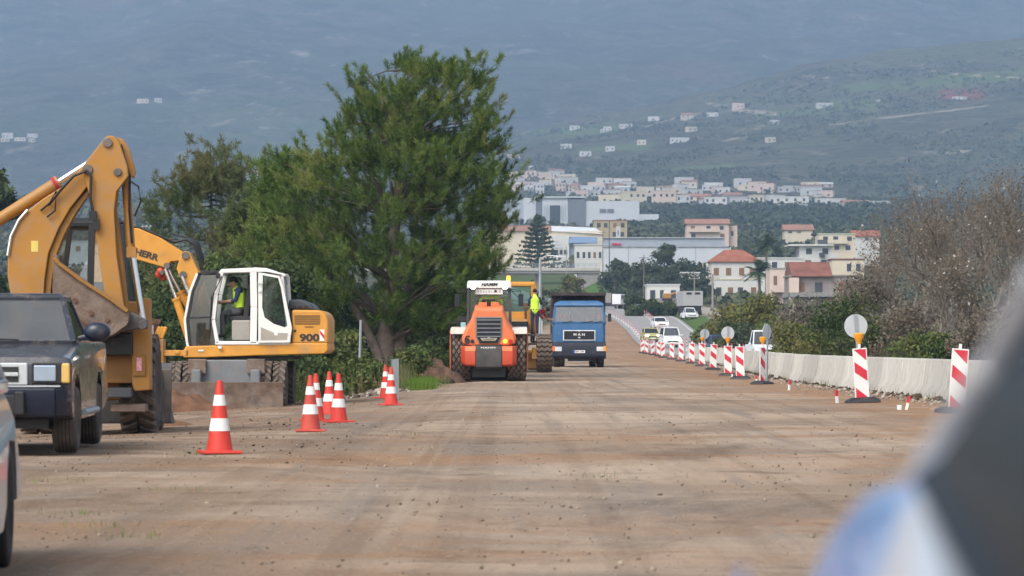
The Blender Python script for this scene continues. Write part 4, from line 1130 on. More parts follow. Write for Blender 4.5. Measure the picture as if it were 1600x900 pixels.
MB().cyl((.36, 1.2, 2.0), (.36, 1.2, 2.62), .05, n=10).cyl((.36, 1.2, 2.5), (.36, 1.2, 2.68), .1, n=12).build('exhaust', m_rust, gr)
MB().box(.44, 1.38, 1.0, 1.6, 1.40, 1.48).box(1.30, 1.38, 1.1, 1.5, .9, 1.40).build('step_platform', m_steel, gr, bevel=.01)
MB().box(.45, 1.3, 3.2, 3.85, 1.05, 1.13).box(.2, .5, 3.4, 3.6, 1.0, 1.13).build('front_step', m_steel, gr, bevel=.01)
MB().tube([(1.0, 1.4, 1.15), (1.0, 1.4, 2.0)], .02).build('grab_rail', m_white, gr)
MB().cyl((.62, 2.0, 3.5), (.62, 2.0, 3.62), .05, n=10).build('beacon', m_dgrey, gr)
MB().box(-.18, .18, 3.1, 6.4, 1.6, 2.0).build('goose_neck', m_lieb, gr, bevel=.03)
MB().prism([(3.4, .12), (3.55, .05), (3.7, .35), (3.62, .72), (3.5, .75), (3.55, .4)], 'x', -2.75, 1.2).build('mouldboard', m_yel, gr, bevel=.01)
MB().box(-.8, .8, 5.85, 6.15, .55, .85).build('front_axle', m_lieb, gr, bevel=.03)
MB().tube([(.35, 3.3, .6), (.25, 3.3, 1.7)], .06).build('lift_cylinder', m_chrome, gr)
person('standing worker in yellow hi-vis vest and navy trousers on the step beside the grader cab', (q.X + .72, 124 + 1.30, q.z0 + 1.485), R(185),
       dict(STAND, haR=(-.2, -.26, 1.30), elR=(-.26, -.02, 1.15), haL=(.20, -.25, 1.12)), dict(top=m_navy, leg=m_navy), vest=m_hiv)
person('worker in red jacket bending forward between the grader tyre and the blue tipper truck', (q.X + .66, 124 + 3.5, q.z0 + 1.135), R(62),
       dict(STAND, chest=(0, -.30, 1.20), neck=(0, -.52, 1.30), head=(0, -.64, 1.33), shL=(.19, -.36, 1.26), shR=(-.19, -.36, 1.26), elL=(.22, -.5, 1.0), elR=(-.22, -.5, 1.0), haL=(.16, -.72, .95), haR=(-.16, -.72, .95)), dict(top=m_cred, leg=m_jean))

# ------------------------------------------------------------------ blue tipper truck
q = LP(905, 143)
tr = thing('tipper_truck', 'blue tipper truck with dark maroon tipping body driving towards us on the dirt road', 'truck', q.loc)
def tring(z, hw, yf, yb=1.9, r=.12):
    return [(-hw, yf + r, z), (-hw + r, yf, z), (hw - r, yf, z), (hw, yf + r, z), (hw, yb, z), (-hw, yb, z)]
MB().loft([tring(1.12, 1.17, 0), tring(1.95, 1.18, 0), tring(2.0, 1.17, .01)]).build('cab', m_blue, tr, bevel=.02)
zb, zt = 2.0, 2.75
top = [(-1.05, .16, zt), (1.05, .16, zt), (1.06, 1.85, zt), (-1.06, 1.85, zt)]
bs = [(-1.15, .04, zb), (1.15, .04, zb), (1.15, 1.87, zb), (-1.15, 1.87, zb)]
cab(tr, bs, top, .10, m_blue, m_wind, sides=(0, 1, 3))
MB().loft([[(-1.13, .06, 2.74), (1.13, .06, 2.74), (1.13, 1.9, 2.74), (-1.13, 1.9, 2.74)], [(-1.08, .12, 2.88), (1.08, .12, 2.88), (1.08, 1.9, 2.88), (-1.08, 1.9, 2.88)], [(-.85, .3, 2.98), (.85, .3, 2.98), (.85, 1.9, 2.98), (-.85, 1.9, 2.98)]]).build('roof', m_blue, tr, bevel=.04)
MB().box(-1.1, 1.1, 1.8, 1.86, 2.0, 2.75).box(-1.1, 1.1, .1, 1.8, 1.95, 2.02).build('cab_lining', m_int, tr)
for x in (-.6, .55):
    seat(tr, (x, 1.15, 2.0), M('truck_seat', (.16, .10, .09), .9))
for x in (-.84, -.50, .86):
    MB().prism([(-.06, 2.40), (.06, 2.40), (.07, 2.22), (0, 2.12), (-.07, 2.22)], 'y', .22, .24).build('pennant', m_cred, tr).location.x = x
MB().tube([(-.75, -.02, 2.0), (-.3, -.02, 2.06)], .018).build('wiper', m_black, tr); MB().tube([(.1, -.02, 2.0), (.6, -.02, 2.06)], .018).build('wiper', m_black, tr); MB().tube([(.65, -.02, 2.0), (1.05, -.02, 2.06)], .018).build('wiper', m_black, tr)
fr = MB().box(-.72, .72, -.045, 0, 1.20, 1.66).build('grille', m_letw, tr, bevel=.01)
MB().box(-.68, .68, -.052, -.04, 1.235, 1.625).build('grille_panel', M('grille_dark', (.012, .013, .02), .4), fr, smooth=0)
text('lettering', 'M A N', .15, m_letw, tr, (0, -.056, 1.46), (R(90), 0, 0), sx=1.25, bold=.003)
text('badge_lettering', 'M', .085, m_letw, tr, (0, -.056, 1.605), (R(90), 0, 0), sx=1.2)
MB().box(-.05, .05, -.058, -.053, 1.30, 1.36).build('badge', m_signback, tr, smooth=0)
MB().loft([[(-1.19, .03, .38), (1.19, .03, .38), (1.19, .9, .38), (-1.19, .9, .38)], [(-1.2, -.05, .5), (1.2, -.05, .5), (1.2, .9, .5), (-1.2, .9, .5)], [(-1.2, -.05, .95), (1.2, -.05, .95), (1.2, .9, .95), (-1.2, .9, .95)], [(-1.18, 0, 1.12), (1.18, 0, 1.12), (1.18, .9, 1.12), (-1.18, .9, 1.12)]]).build('bumper', m_blued, tr, bevel=.03)
for s in (-1, 1):
    MB().box(s * .93 - .15, s * .93 + .15, -.075, -.045, .72, .92).build('headlight', m_lamp, tr, bevel=.015)
    MB().box(s * 1.14 - .06, s * 1.14 + .06, -.07, -.02, .72, .95).build('indicator', m_amber if s > 0 else M('orange_lens', (.75, .16, .04), .35), tr, bevel=.012)
    mirror(tr, (s * 1.15, .05, 2.35), (s * 1.36, 0, 2.22), .15, .36, m_black, None, .07); MB().tube([(s * 1.15, .05, 1.85), (s * 1.32, 0, 2.0), (s * 1.36, 0, 2.1)], .013).build('mirror_arm', m_galv, tr)
    wheel(tr, (s * .98, 1.35, .52), .52, .32, .29, rm=m_blued, tread=None, tm=m_rubdust)
    for y in (4.4, 5.75):
        for x in (.72, 1.06):
            wheel(tr, (s * x, y, .52), .52, .29, .29, rm=m_blued, tm=m_rubdust, n=24)
    MB().box(s * 1.0 - .2, s * 1.0 + .2, .8, 1.95, 1.08, 1.14).box(s * 1.0 - .2, s * 1.0 + .2, 1.9, 1.96, .6, 1.1).build('mudguard', m_black, tr)
pl = MB().box(-.26, .26, -.075, -.05, .64, .76).build('licence_plate', m_plate, tr, smooth=0)
MB().box(-.26, -.19, -.08, -.076, .645, .755).build('plate_band', m_plblue, pl, smooth=0)
b = MB()
for i in range(7):
    if i != 3:
        b.box(-.16 + i * .055, -.125 + i * .055, -.08, -.0765, .672, .728)
b.build('plate_print', m_letd, pl, smooth=0)['kind'] = 'stuff'
MB().box(-.5, .5, .1, 1.0, .28, .42).box(-.42, -.3, 1, 7, .62, .85).box(.3, .42, 1, 7, .62, .85).box(-1.0, 1.0, 1.25, 1.45, .42, .56).build('chassis', m_black, tr, bevel=.02)
MB().box(-1.22, 1.22, 2.15, 2.25, 1.2, 3.22).box(-1.22, -1.14, 2.25, 6.6, 1.2, 2.7).box(1.14, 1.22, 2.25, 6.6, 1.2, 2.7).box(-1.22, 1.22, 6.6, 6.7, 1.2, 2.6).box(-1.2, 1.2, 2.2, 6.6, 1.1, 1.2).build('tipping_body', m_maroon, tr, bevel=.015)
MB().box(-1.24, 1.24, 1.55, 2.2, 3.22, 3.36).box(-1.23, 1.23, 2.1, 2.16, 2.95, 3.22).build('cab_guard', m_tipdark, tr, bevel=.015)
for s in (-1, 1):
    MB().box(s * 1.18 - .05, s * 1.18 + .05, 2.08, 2.15, 1.2, 3.22).build('body_rib', m_tipdark, tr, bevel=.01)
MB().cyl((-1.0, 2.0, .9), (-1.0, 2.0, 2.75), .1, n=12).build('exhaust', m_rust, tr)

# ------------------------------------------------------------------ dark pickup on the left
q = LP(-10, 32.5)
pk = thing('pickup_truck', 'dark navy pickup parked facing us at the left edge, chrome grille and black bumper', 'pickup', (q.X, 32.5, q.z0))
pk.rotation_euler.z = R(3.0)
def car_sides(poly, hw, tum, zsh):
    """Cross-loft of a side profile: rounded shoulders, sides leaning in above zsh."""
    r = []
    for f, k in ((-1, 1.), (-.985, .45), (-.93, .12), (-.7, 0), (.7, 0), (.93, .12), (.985, .45), (1, 1.)):
        r.append([(f * (hw - max(0, z - zsh) * tum), y * (1 - .012 * k), z - (.05 * k if z > zsh else -.02 * k)) for y, z in poly])
    return r
def arch(yc, zc, r, n=7):
    return [(yc + r * math.cos(math.pi * i / n), zc + r * math.sin(math.pi * i / n)) for i in range(n + 1)][::-1]
pf = [(-.72, .55), (-.74, .92), (-.70, 1.0), (.05, 1.09), (.62, 1.13), (.62, 1.16), (4.2, 1.16), (4.25, .5)] + arch(2.9, .36, .46)[::-1] + [(2.2, .34), (.6, .34)] + arch(0, .36, .46)[::-1] + [(-.6, .40)]
MB().loft(car_sides(pf, .85, .12, .95)).build('body', m_pick, pk, bevel=.035, seg=3)
cab(pk, [(-.76, .60, 1.14), (.76, .60, 1.14), (.78, 2.0, 1.14), (-.78, 2.0, 1.14)], [(-.60, 1.12, 1.60), (.60, 1.12, 1.60), (.60, 1.85, 1.60), (-.60, 1.85, 1.60)], .055, m_pick, m_wind, roof=m_pick, rth=.04, over=.02)
MB().box(-.74, .74, .7, .95, 1.08, 1.18).build('dashboard', M('dash_grey', (.16, .165, .16), .8), pk, bevel=.03)
for x in (-.36, .36):
    seat(pk, (x, 1.35, .70), M('pickup_seat', (.10, .105, .10), .9))
MB().lathe([(.0, .17), (.02, .19), (.04, .17)], (.36, 1.0, 1.2), 'y', 20).build('steering_wheel', m_black, pk)
g_ = MB().prism([(-.42, .94), (.42, .94), (.42, .715), (-.42, .715)], 'y', -.775, -.735).build('grille', m_signback, pk, bevel=.015)
MB().prism([(.05, .90), (.33, .90), (.33, .75), (.05, .75)], 'y', -.782, -.77).build('grille_opening', m_black, g_, smooth=0)
MB().prism([(-.33, .90), (-.05, .90), (-.05, .75), (-.33, .75)], 'y', -.782, -.77).build('grille_opening', m_black, g_, smooth=0)
MB().box(-.33, .33, -.80, -.778, .805, .845).build('grille_bar', m_signback, g_, bevel=.008)
MB().box(-.74, .74, -.765, -.735, .70, .715).build('chrome_strip', m_signback, pk)
for s in (-1, 1):
    MB().box(s * .455 if s > 0 else s * .47, s * .47 if s > 0 else s * .455, -.76, -.74, .72, .92).build('lamp_surround', m_black, pk)
    MB().box(min(s * .46, s * .76), max(s * .46, s * .76), -.765, -.735, .73, .94).build('lamp_housing', m_black, pk, bevel=.01)
    MB().box(min(s * .48, s * .70), max(s * .48, s * .70), -.785, -.76, .755, .915).build('headlight', M('headlamp_glass', (.45, .55, .68), .12, .5), pk, bevel=.02)
    MB().box(min(s * .735, s * .835), max(s * .735, s * .835), -.765, -.60, .735, .935).build('indicator', M('indicator_amber', (.62, .40, .12), .35), pk, bevel=.02)
    wheel(pk, (s * .735, 0, .36), .36, .25, .2, tread='groove', rm=m_galv, tm=m_rubdust)
    wheel(pk, (s * .735, 2.9, .36), .36, .25, .2, tread='groove', rm=m_galv, tm=m_rubdust)
    MB().sphere((s * .99, .72, 1.25), .135, 16, sc=(1.05, .62, .78)).tube([(s * .80, .72, 1.18), (s * .95, .72, 1.22)], .03).build('mirror', m_pickb, pk, smooth=60)
    MB().loft([[(s * .70, -.8, .40), (s * .70, -.84, .52), (s * .70, -.84, .69), (s * .70, -.62, .69), (s * .70, -.62, .40)], [(s * .845, -.62, .42), (s * .85, -.66, .52), (s * .85, -.66, .68), (s * .85, -.4, .68), (s * .85, -.4, .42)]]).build('bumper_corner', m_pickb, pk, bevel=.02)
    MB().tube([(s * .87, .55, .42), (s * .87, 2.3, .42)], .035).build('side_step', m_galv, pk)
    MB().box(s * .852 - .006, s * .852 + .006, 1.3, 1.5, .98, 1.01).build('door_handle', m_chrome, pk)
MB().loft([[(-.70, y, z) for y, z in ((-.80, .40), (-.85, .52), (-.85, .69), (-.6, .69), (-.6, .40))], [(.70, y, z) for y, z in ((-.80, .40), (-.85, .52), (-.85, .69), (-.6, .69), (-.6, .40))]]).build('bumper', m_pickb, pk, bevel=.02)
MB().box(-.36, .36, -.868, -.84, .44, .62).build('lower_intake', m_black, pk, bevel=.01)
MB().box(.30, .40, -.90, -.84, .42, .66).build('overrider', m_black, pk, bevel=.02)
MB().tube([(-.65, .56, 1.17), (0, .50, 1.18), (.2, .52, 1.17)], .012).build('wiper', m_black, pk)
MB().box(-.6, .6, -.5, 4.1, .28, .5).build('chassis', m_black, pk)


# ------------------------------------------------------------------ ordinary cars
def car(name, label, cat, col, loc, rz, L=4.1, hw=.85, H=1.45, kind='hatch', lit=False, group=None, mirrors=True):
    """Car with its nose towards local -y; origin on the ground under the front axle."""
    t = thing(name, label, cat, loc, rz, group)
    wb = L * .61; o = -L * .19; e = o + L; hz = .90 if kind != 'van' else 1.05; r = .31
    prof = [(o + .02, .30), (o - .02, .55), (o + .05, .70), (o + .25, hz - .12), (.55 if kind != 'van' else .2, hz), (e - .25, hz + .03), (e - .02, hz - .12), (e, .35)]
    prof += arch(wb, r, r + .07)[::-1] + [(wb - .6, .2), (.6, .2)] + arch(0, r, r + .07)[::-1] + [(o + .2, .22)]
    MB().loft(car_sides(prof, hw, .28, .62)).build('body', col, t, bevel=.015)
    if kind == 'van':
        y0, y1, y2, y3 = .25, .75, e - .12, e - .05
    elif kind == 'pickup':
        y0, y1, y2, y3 = .55, 1.05, 1.75, 1.95
    else:
        y0, y1, y2, y3 = .55, 1.25, e - .75, e - .2
    c_ = hw - .1; tp = hw - .24
    cab(t, [(-c_, y0, hz - .02), (c_, y0, hz - .02), (c_, y3, hz), (-c_, y3, hz)], [(-tp, y1, H - .06), (tp, y1, H - .06), (tp, y2, H - .06), (-tp, y2, H - .06)], .07, col, m_gdark, roof=col, rth=.045, over=.04)
    MB().box(-c_ + .08, c_ - .08, y0 + .15, y3 - .15, hz - .1, hz + .04).build('interior', m_int, t)
    for s in (-1, 1):
        for y in (0, wb):
            wheel(t, (s * (hw - .11), y, r), r, .2, .2, rm=m_signback, n=24)
        MB().box(min(s * .42, s * .74), max(s * .42, s * .74), o - .01, o + .12, .62, .76).build('headlight', m_beamw if lit else m_lamp, t, bevel=.02)
        MB().box(min(s * .55, s * .78), max(s * .55, s * .78), e - .1, e + .01, .65, .82).build('tail_light', m_redlens, t, bevel=.02)
        if mirrors: MB().box(min(s * hw, s * (hw + .16)), max(s * hw, s * (hw + .16)), y0 + .2, y0 + .3, hz + .0, hz + .13).build('mirror', col, t, bevel=.03)
    MB().box(-.25, .25, o - .035, o - .02, .36, .46).build('licence_plate', m_plate, t, smooth=0); MB().box(-.25, .25, e + .005, e + .02, .5, .6).build('licence_plate', m_plate, t, smooth=0)
    MB().box(-.5, .5, o - .02, o + .03, .48, .60).build('grille', m_black, t, bevel=.01)
    return t


# silver car cut off by the left edge
q = LP(28, 16.0)
m_sil2 = M('silver_car_paint', (.50, .53, .55), .3, .4, dirt=.1, var=.03, coat=.5)
sc_ = car('silver_car', 'silver car cut off by the left edge, only its near side and wheel showing', 'car', m_sil2, (-3.14, 13.37, 0), R(5), L=4.2, hw=.87, H=1.4, mirrors=False)
for s in (-1, 1):
    MB().lathe([(-.115, .21), (-.12, .20), (-.09, .19), (-.07, .05), (-.11, .04), (-.11, .005)] if s < 0 else [(.115, .21), (.12, .20), (.09, .19), (.07, .05), (.11, .04), (.11, .005)], (s * .76, 0, .31), 'x', 28).build('hub_cap', m_signback, sc_)
    MB().box(min(s * .84, s * .868), max(s * .84, s * .868), -.62, -.5, .74, .84).build('side_indicator', M('orange_side_lens', (.8, .3, .12), .4), sc_, bevel=.02)

# the photographer's own car, very near on the right
ow = thing('white_car', 'white car with blue paint at the right edge, very near and blurred, dark side glass', 'car', (.790, -.06, 0), R(-5))
m_oww = M('car_white', (.62, .66, .72), .3, var=.03, coat=.4); m_owb = M('car_blue', (.20, .34, .62), .3, var=.05, coat=.4)
m_gcar = glass('car_side_glass', (.10, .12, .14), .05, top=.34)
for n_ in m_gcar.node_tree.nodes:
    if n_.type == 'BSDF_GLOSSY': n_.inputs['Roughness'].default_value = .22
def sec(y, hw, zb, zc, zs=.35):
    L_ = [(-hw * .96, zs), (-hw - .03, .55), (-hw - .03, .74), (-hw, zb - .10), (-hw + .035, zb - .02), (-hw + .09, zb), (-hw * .5, zb + (zc - zb) * .7)]
    return [(x, y, z) for x, z in L_] + [(0, y, zc)] + [(-x, y, z) for x, z in reversed(L_)]
MB().loft([sec(-1.6, .80, 1.0, 1.0), sec(-.3, .80, 1.02, 1.02), sec(1.0, .79, 1.045, 1.045), sec(1.58, .77, 1.058, 1.062)]).build('door', m_oww, ow, bevel=.01)
MB().loft([sec(1.585, .77, 1.058, 1.07), sec(1.8, .79, 1.045, 1.07), sec(2.1, .80, 1.012, 1.04), sec(2.4, .77, .93, .98), sec(2.65, .72, .84, .88), sec(2.75, .66, .68, .72)], m=0).build('bonnet', [m_oww, m_owb], ow, bevel=.01)
for p_ in [c for c in ow.children if c.name.startswith('bonnet')][0].data.polygons:
    if p_.center.y > 1.62 and p_.center.x < -.4: p_.material_index = 1
MB().loft([[(x - .004, y, z) for y, z in pts] for x, pts in ((-.825, [(1.64, .70), (1.64, .93), (2.0, .90), (2.5, .82), (2.5, .70)]), (-.815, [(1.66, .98), (1.66, 1.0), (2.0, .965), (2.4, .90), (2.4, .86)]))]).build('blue_stripe', m_owb, ow, bevel=.004)
A_ = [(-.722, 1.625, 1.030), (-.694, 1.424, 1.094), (-.682, 1.284, 1.132), (-.67, 1.104, 1.18), (-.635, .80, 1.31), (-.56, .45, 1.45), (-.54, -.3, 1.50), (-.56, -1.2, 1.45)]
for s in (1, -1):   # both sides of the car
    pil = MB()
    for a, c in zip(A_[:-1], A_[1:]):
        pil.bar((s * (a[0] + .018), a[1], a[2] - .010), (s * (c[0] + .018), c[1], c[2] - .010), .045, .04)
    pil.build('pillar', m_black, ow, bevel=.006)
    pil = MB()
    for a, c in zip(A_[:-1], A_[1:]):
        o_ = Vector((-.008 * s, .004, .008)); pil.bar(Vector((s * a[0], *a[1:])) + o_, Vector((s * c[0], *c[1:])) + o_, .016, .016)
    pil.build('roof_rail', m_oww, ow, bevel=.008)
MB().loft([[(-.53, .45, 1.49), (.53, .45, 1.49), (.53, -1.2, 1.47), (-.53, -1.2, 1.47)], [(-.48, .40, 1.53), (.48, .40, 1.53), (.48, -1.1, 1.51), (-.48, -1.1, 1.51)]]).build('roof', m_oww, ow, bevel=.02)
MB().panel([(-.730, 1.54, 1.045), (-.755, -.1, 1.03), (-.56, -.1, 1.48), (-.565, .42, 1.44), (-.64, .79, 1.30), (-.675, 1.10, 1.17), (-.695, 1.42, 1.08)], .005).build('side_window', m_gcar, ow, smooth=0)
MB().panel([(-.68, 1.60, 1.05), (-.54, .47, 1.45), (.54, .47, 1.45), (.68, 1.60, 1.05)], .005).build('windscreen', m_gcar, ow, smooth=0)
MB().box(-.68, .68, 1.0, 1.5, .98, 1.075).build('dashboard', m_int, ow, bevel=.02)
seat(ow, (.36, .1, .58)); seat(ow, (-.36, .1, .58))
for s in (-1, 1):
    wheel(ow, (s * .68, 2.05, .31), .31, .2, .2, rm=m_signback)

# ------------------------------------------------------------------ traffic cones
cone0 = None
def make_cone(mred):
    t = thing('traffic_cone', 'cone', 'traffic cone', group='red and white traffic cones')
    MB().loft([[(x * .20, y * .20, 0) for x, y in ((-1, -1), (1, -1), (1, 1), (-1, 1))], [(x * .195, y * .195, .03) for x, y in ((-1, -1), (1, -1), (1, 1), (-1, 1))]]).build('base', mred, t, bevel=.008)
    r = lambda z: .135 - (z - .03) * (.135 - .028) / .72
    MB().lathe([(z, r(z)) for z in (.03, .05, .2, .4, .6, .73, .748)] + [(.75, .01)], axis='z', n=28).build('body', mred, t, smooth=50)
    for z0, z1 in ((.23, .36), (.49, .60)):
        MB().lathe([(z0, r(z0) - .002), (z0, r(z0) + .003), (z1, r(z1) + .003), (z1, r(z1) - .002)], axis='z', n=28).build('reflective_band', m_conew, t, smooth=50)
    return t
cA, cB = make_cone(m_coner), make_cone(m_coned)
for i, (px, D, src, rz, lab) in enumerate(((343, 32.9, cA, .3, 'nearest red and white cone, standing alone in front of the backhoe loader'), (485, 42.8, cB, .1, 'dusty dull red cone with greyed bands, left of the excavator counterweight cones'),
        (493.5, 51, cA, .7, 'cone half hidden behind the dusty dull red cone'), (514.5, 55.5, cA, .2, 'cone just behind and left of the bright middle cone'), (529, 48.8, cA, .5, 'bright red cone in the middle pair, the nearer of the two'),
        (602.5, 72, cA, .9, 'farther cone of the pair beside the grey guardrail post'), (611, 62.5, cA, .4, 'nearer cone of the pair in front of the grey guardrail post'))):
    X = xat(px, D); loc = (X, D, g1(X, D) + .004)
    if src is cA and i == 0 or src is cB:
        o = src; o.location = loc; o.rotation_euler.z = rz; o['label'] = lab
    else:
        o = copy_tree(src, loc, rz, label=lab)
    if px < 500: o.scale = (1.0, 1.0, 1.0)

# ------------------------------------------------------------------ delineator boards
def make_board(lamp, flip=False):
    t = thing('delineator_board', 'board', 'delineator', group='red and white delineator boards')
    b = MB(); b.box(-.14, .14, -.012, .012, .06, 1.06); bd = b.build('panel', m_board, t, bevel=.006)
    for z0, top, bot in ((.08, 0, 1), (.40, 0, 0), (.76, 1, 0)):
        pts = [(-.118, z0 + .20), (.118, z0 + .02), (.118, z0 + .22), (-.118, z0 + .40)] if not (top or bot) else ([(-.118, z0), (.118, z0), (.118, z0 + .02), (-.118, z0 + .22)] if bot else [(-.118, 1.04), (.118, z0 + .06), (.118, 1.04)])
        if flip:
            pts = [(-x, z) for x, z in pts]
        MB().prism(pts, 'y', -.018, -.0125).build('red_stripe', m_red, bd, smooth=0)
    MB().loft([[(x * .33, y * .22, 0) for x, y in ((-1, -1), (1, -1), (1, 1), (-1, 1))], [(x * .31, y * .2, .06) for x, y in ((-1, -1), (1, -1), (1, 1), (-1, 1))], [(x * .22, y * .1, .11) for x, y in ((-1, -1), (1, -1), (1, 1), (-1, 1))]]).build('rubber_foot', m_black, t, bevel=.015)
    MB().box(-.022, .022, .016, .05, .04, 1.14).build('post', m_white, t)
    if lamp:
        l = MB().lathe([(1.14, .03), (1.20, .05), (1.27, .095), (1.34, .10), (1.36, .06)], axis='z', n=20).build('warning_lamp', m_amber, t)
        MB().cyl((0, .0, 1.05), (0, 0, 1.15), .03, n=10).build('lamp_stem', m_white, t)
    return t
b0, b1, b2 = make_board(False), make_board(True), make_board(False, True)
sgn0 = thing('round_sign', 'sign', 'traffic sign', group='round sign backs behind the boards')
MB().cyl((0, 0, 1.5), (0, .012, 1.5), .235, n=36).build('disc', m_signback, sgn0, bevel=.003)
MB().box(-.03, .03, -.035, -.002, 0, 1.72).build('post', m_galv, sgn0)
used = set()
BD = [(1494, 52, 0, 4, 'last board on the right, cut off by the blurred white car'), (1348, 62, 1, -3.5, 'nearest fully visible striped board with orange lamp in front of the concrete barrier'), (1191, 91, 1, 1, 'second striped board with an orange lamp, seen half edge-on'),
      (1157, 103, 0, -2, 'tilted striped board without lamp, left of the edge-on lamp board'), (1138, 112, 1, -1, 'striped board with lamp between the two plain boards'), (1114, 131, 0, 2, 'plain striped board right of the farthest lamp board'), (1097, 147, 1, 0, 'farthest striped board with an orange lamp')]
BD += [(1081, 166, 0, 0, ''), (1064, 186, 0, 1, ''), (1050, 206, 0, -1, ''), (1036, 222, 2, 0, ''), (1029, 233, 0, 0, ''), (1020, 243, 2, 0, ''), (1010, 251, 0, 1, ''), (1004, 258, 2, -1, '')]
for px, D, k, tl, lab in BD:
    X = xat(px, D); loc = (X, D, g1(X, D)); src = (b0, b1, b2)[k]
    lab = lab or 'small distant red and white board in the row curving left beside the dirt road'
    if k in used:
        o = copy_tree(src, loc, label=lab)
    else:
        o = src; o.location = loc; o['label'] = lab; used.add(k)
    if not lab.startswith('small'):
        pass
    o.rotation_euler = (0, R(tl), R(55 if px == 1191 else rnd.uniform(-14, 14)))
for i, (px, D, rz, lab) in enumerate(((1345.5, 63.5, 6, 'big round grey sign back above the nearest orange lamp'), (1197, 91.5, 55, 'narrow edge-on round sign back above the second lamp'), (1135, 112.6, 5, 'round grey sign back above the middle lamp board'), (1099.5, 148, 20, 'smallest round sign back, above the farthest lamp'))):
    X = xat(px, D); loc = (X, D, g1(X, D))
    o = sgn0 if i == 0 else copy_tree(sgn0, loc)
    o.location = loc; o.rotation_euler.z = R(rz); o['label'] = lab; o.rotation_euler.y = R(2 if i else -4)
    if i: o.scale = (1, 1, 1.0 + .0)

# ------------------------------------------------------------------ concrete barrier, each cast block its own
jb = MB()
hp = [(.30, 0), (.30, .07), (.17, .30), (.10, .80), (.085, .83)]
ring = [(x, z) for x, z in hp] + [(-x, z) for x, z in reversed(hp)]
jb.prism(ring, 'y', -1.965, 1.965)
jb0 = jb.build('concrete_barrier', m_conc, None, bevel=.015)
tag(jb0, 'pale concrete barrier block in the long row beside the carriageway', 'barrier', 'concrete barrier blocks')
y = 44.0; first = True; kB = 0
while y < 214:
    x = float(interp(XB, y)); x2 = float(interp(XB, y + 4)); L_ = 4.0; a = math.atan2(x2 - x, 4)
    o = jb0 if first else jb0.copy()
    if not first: COL.objects.link(o)
    first = False; kB += 1
    o.location = ((x + x2) / 2 + rnd.uniform(-.03, .03), y + 2 * math.cos(a), g1((x + x2) / 2, y + 2) + .0); o.rotation_euler = (0, 0, -a + R(rnd.uniform(-.6, .6))); y += 4.01 * math.cos(a)

# slim posts separating the two lanes of live traffic
dp0 = thing('lane_post', 'post', 'lane post', group='slim red and white lane posts')
MB().lathe([(.0, .10), (.03, .10), (.04, .035), (.95, .035), (.98, .01)], axis='z', n=10).build('post', m_white, dp0)
for z in (.35, .62, .86):
    MB().lathe([(z, .033), (z, .038), (z + .13, .038), (z + .13, .033)], axis='z', n=10).build('red_band', m_red, dp0)
first = True
for row, ys, off in (('A', np.linspace(300, 520, 20), .6), ('B', np.linspace(196, 560, 36), -4.3)):
    for y in ys:
        X = float(interp(XA if row == 'A' else XR, y)) + off; loc = (X, y, g1(X, y) + .05)
        lb = 'slim red and white post between the two lanes of traffic' if row == 'B' else 'slim pale post in the row left of the far carriageway'
        o = dp0 if first else copy_tree(dp0, loc)
        o.location = loc; first = False; o['label'] = lb; o['group'] = 'slim posts between the lanes' if row == 'B' else 'slim posts along the far dirt edge'

# ------------------------------------------------------------------ traffic on the carriageway
m_vanw = M('van_white', (.70, .71, .72), .35, var=.03); m_cwhite = M('car_white_far', (.72, .73, .74), .35, var=.03); m_csil = M('car_silver_far', (.50, .54, .58), .3, .4); m_cblue = M('car_blue_far', (.02, .05, .13), .3, coat=.4); m_cyel = M('car_yellowish', (.40, .38, .14), .4)
def road(px, D, up=.06):
    X = xat(px, D); return (X, D, g1(X, D) + up)
car('white_van', 'white van with headlamps lit behind the far striped boards, dark windscreen', 'van', m_vanw, road(1050, 290), R(4), L=4.6, H=1.85, kind='van', lit=True)
car('yellow_green_car', 'yellowish car with one lit headlamp left of the white van', 'car', m_cyel, road(1019, 318), R(4), lit=True)
car('white_car', 'white oncoming car with both headlamps lit, beyond the van', 'car', m_cwhite, road(1033, 385), R(6), lit=True)
car('silver_car', 'silver car driving away up the far carriageway', 'car', m_csil, road(997, 500), R(190))
car('dark_blue_car', 'dark blue car showing above the concrete barrier between lamp boards', 'car', m_cblue, road(1129, 230), R(4), H=1.5)
t = car('white_pickup', 'white pickup roof and windscreen showing above the barrier beside the edge-on board', 'pickup', m_vanw, road(1199, 203), R(5), L=4.9, hw=.92, H=1.82, kind='pickup')
car('white_pickup', 'white pickup on the side road below the grey box truck', 'pickup', m_cwhite, road(1080, 440, .03), R(8), H=1.6, kind='pickup', L=4.8)
X = xat(1083, 452); bt = thing('box_truck', 'grey box truck standing on the side road below the white tanks', 'truck', (X, 452, g1(X, 452) + .03), R(6))
MB().box(-1.4, 1.4, 0, 6, 1.5, 3.6).build('box_body', M('box_grey', (.36, .36, .36), .6, var=.05), bt, bevel=.04)
for x in (-.95, .25):
    MB().box(x, x + .75, -.03, 0, 3.1, 3.4).build('vent_window', m_dkglass, bt, smooth=0)
MB().box(-1.2, 1.2, .2, 5.8, .6, 1.5).build('chassis', m_black, bt, bevel=.05)
for s in (-1, 1):
    for y_ in (.8, 4.8):
        wheel(bt, (s * 1.1, y_, .5), .5, .4, .28, n=20)
X = xat(958, 560); ft = thing('flatbed_truck', 'grey truck with boxy load parked on the side road beyond the tipper truck', 'truck', (X, 560, g1(X, 560)), R(70))
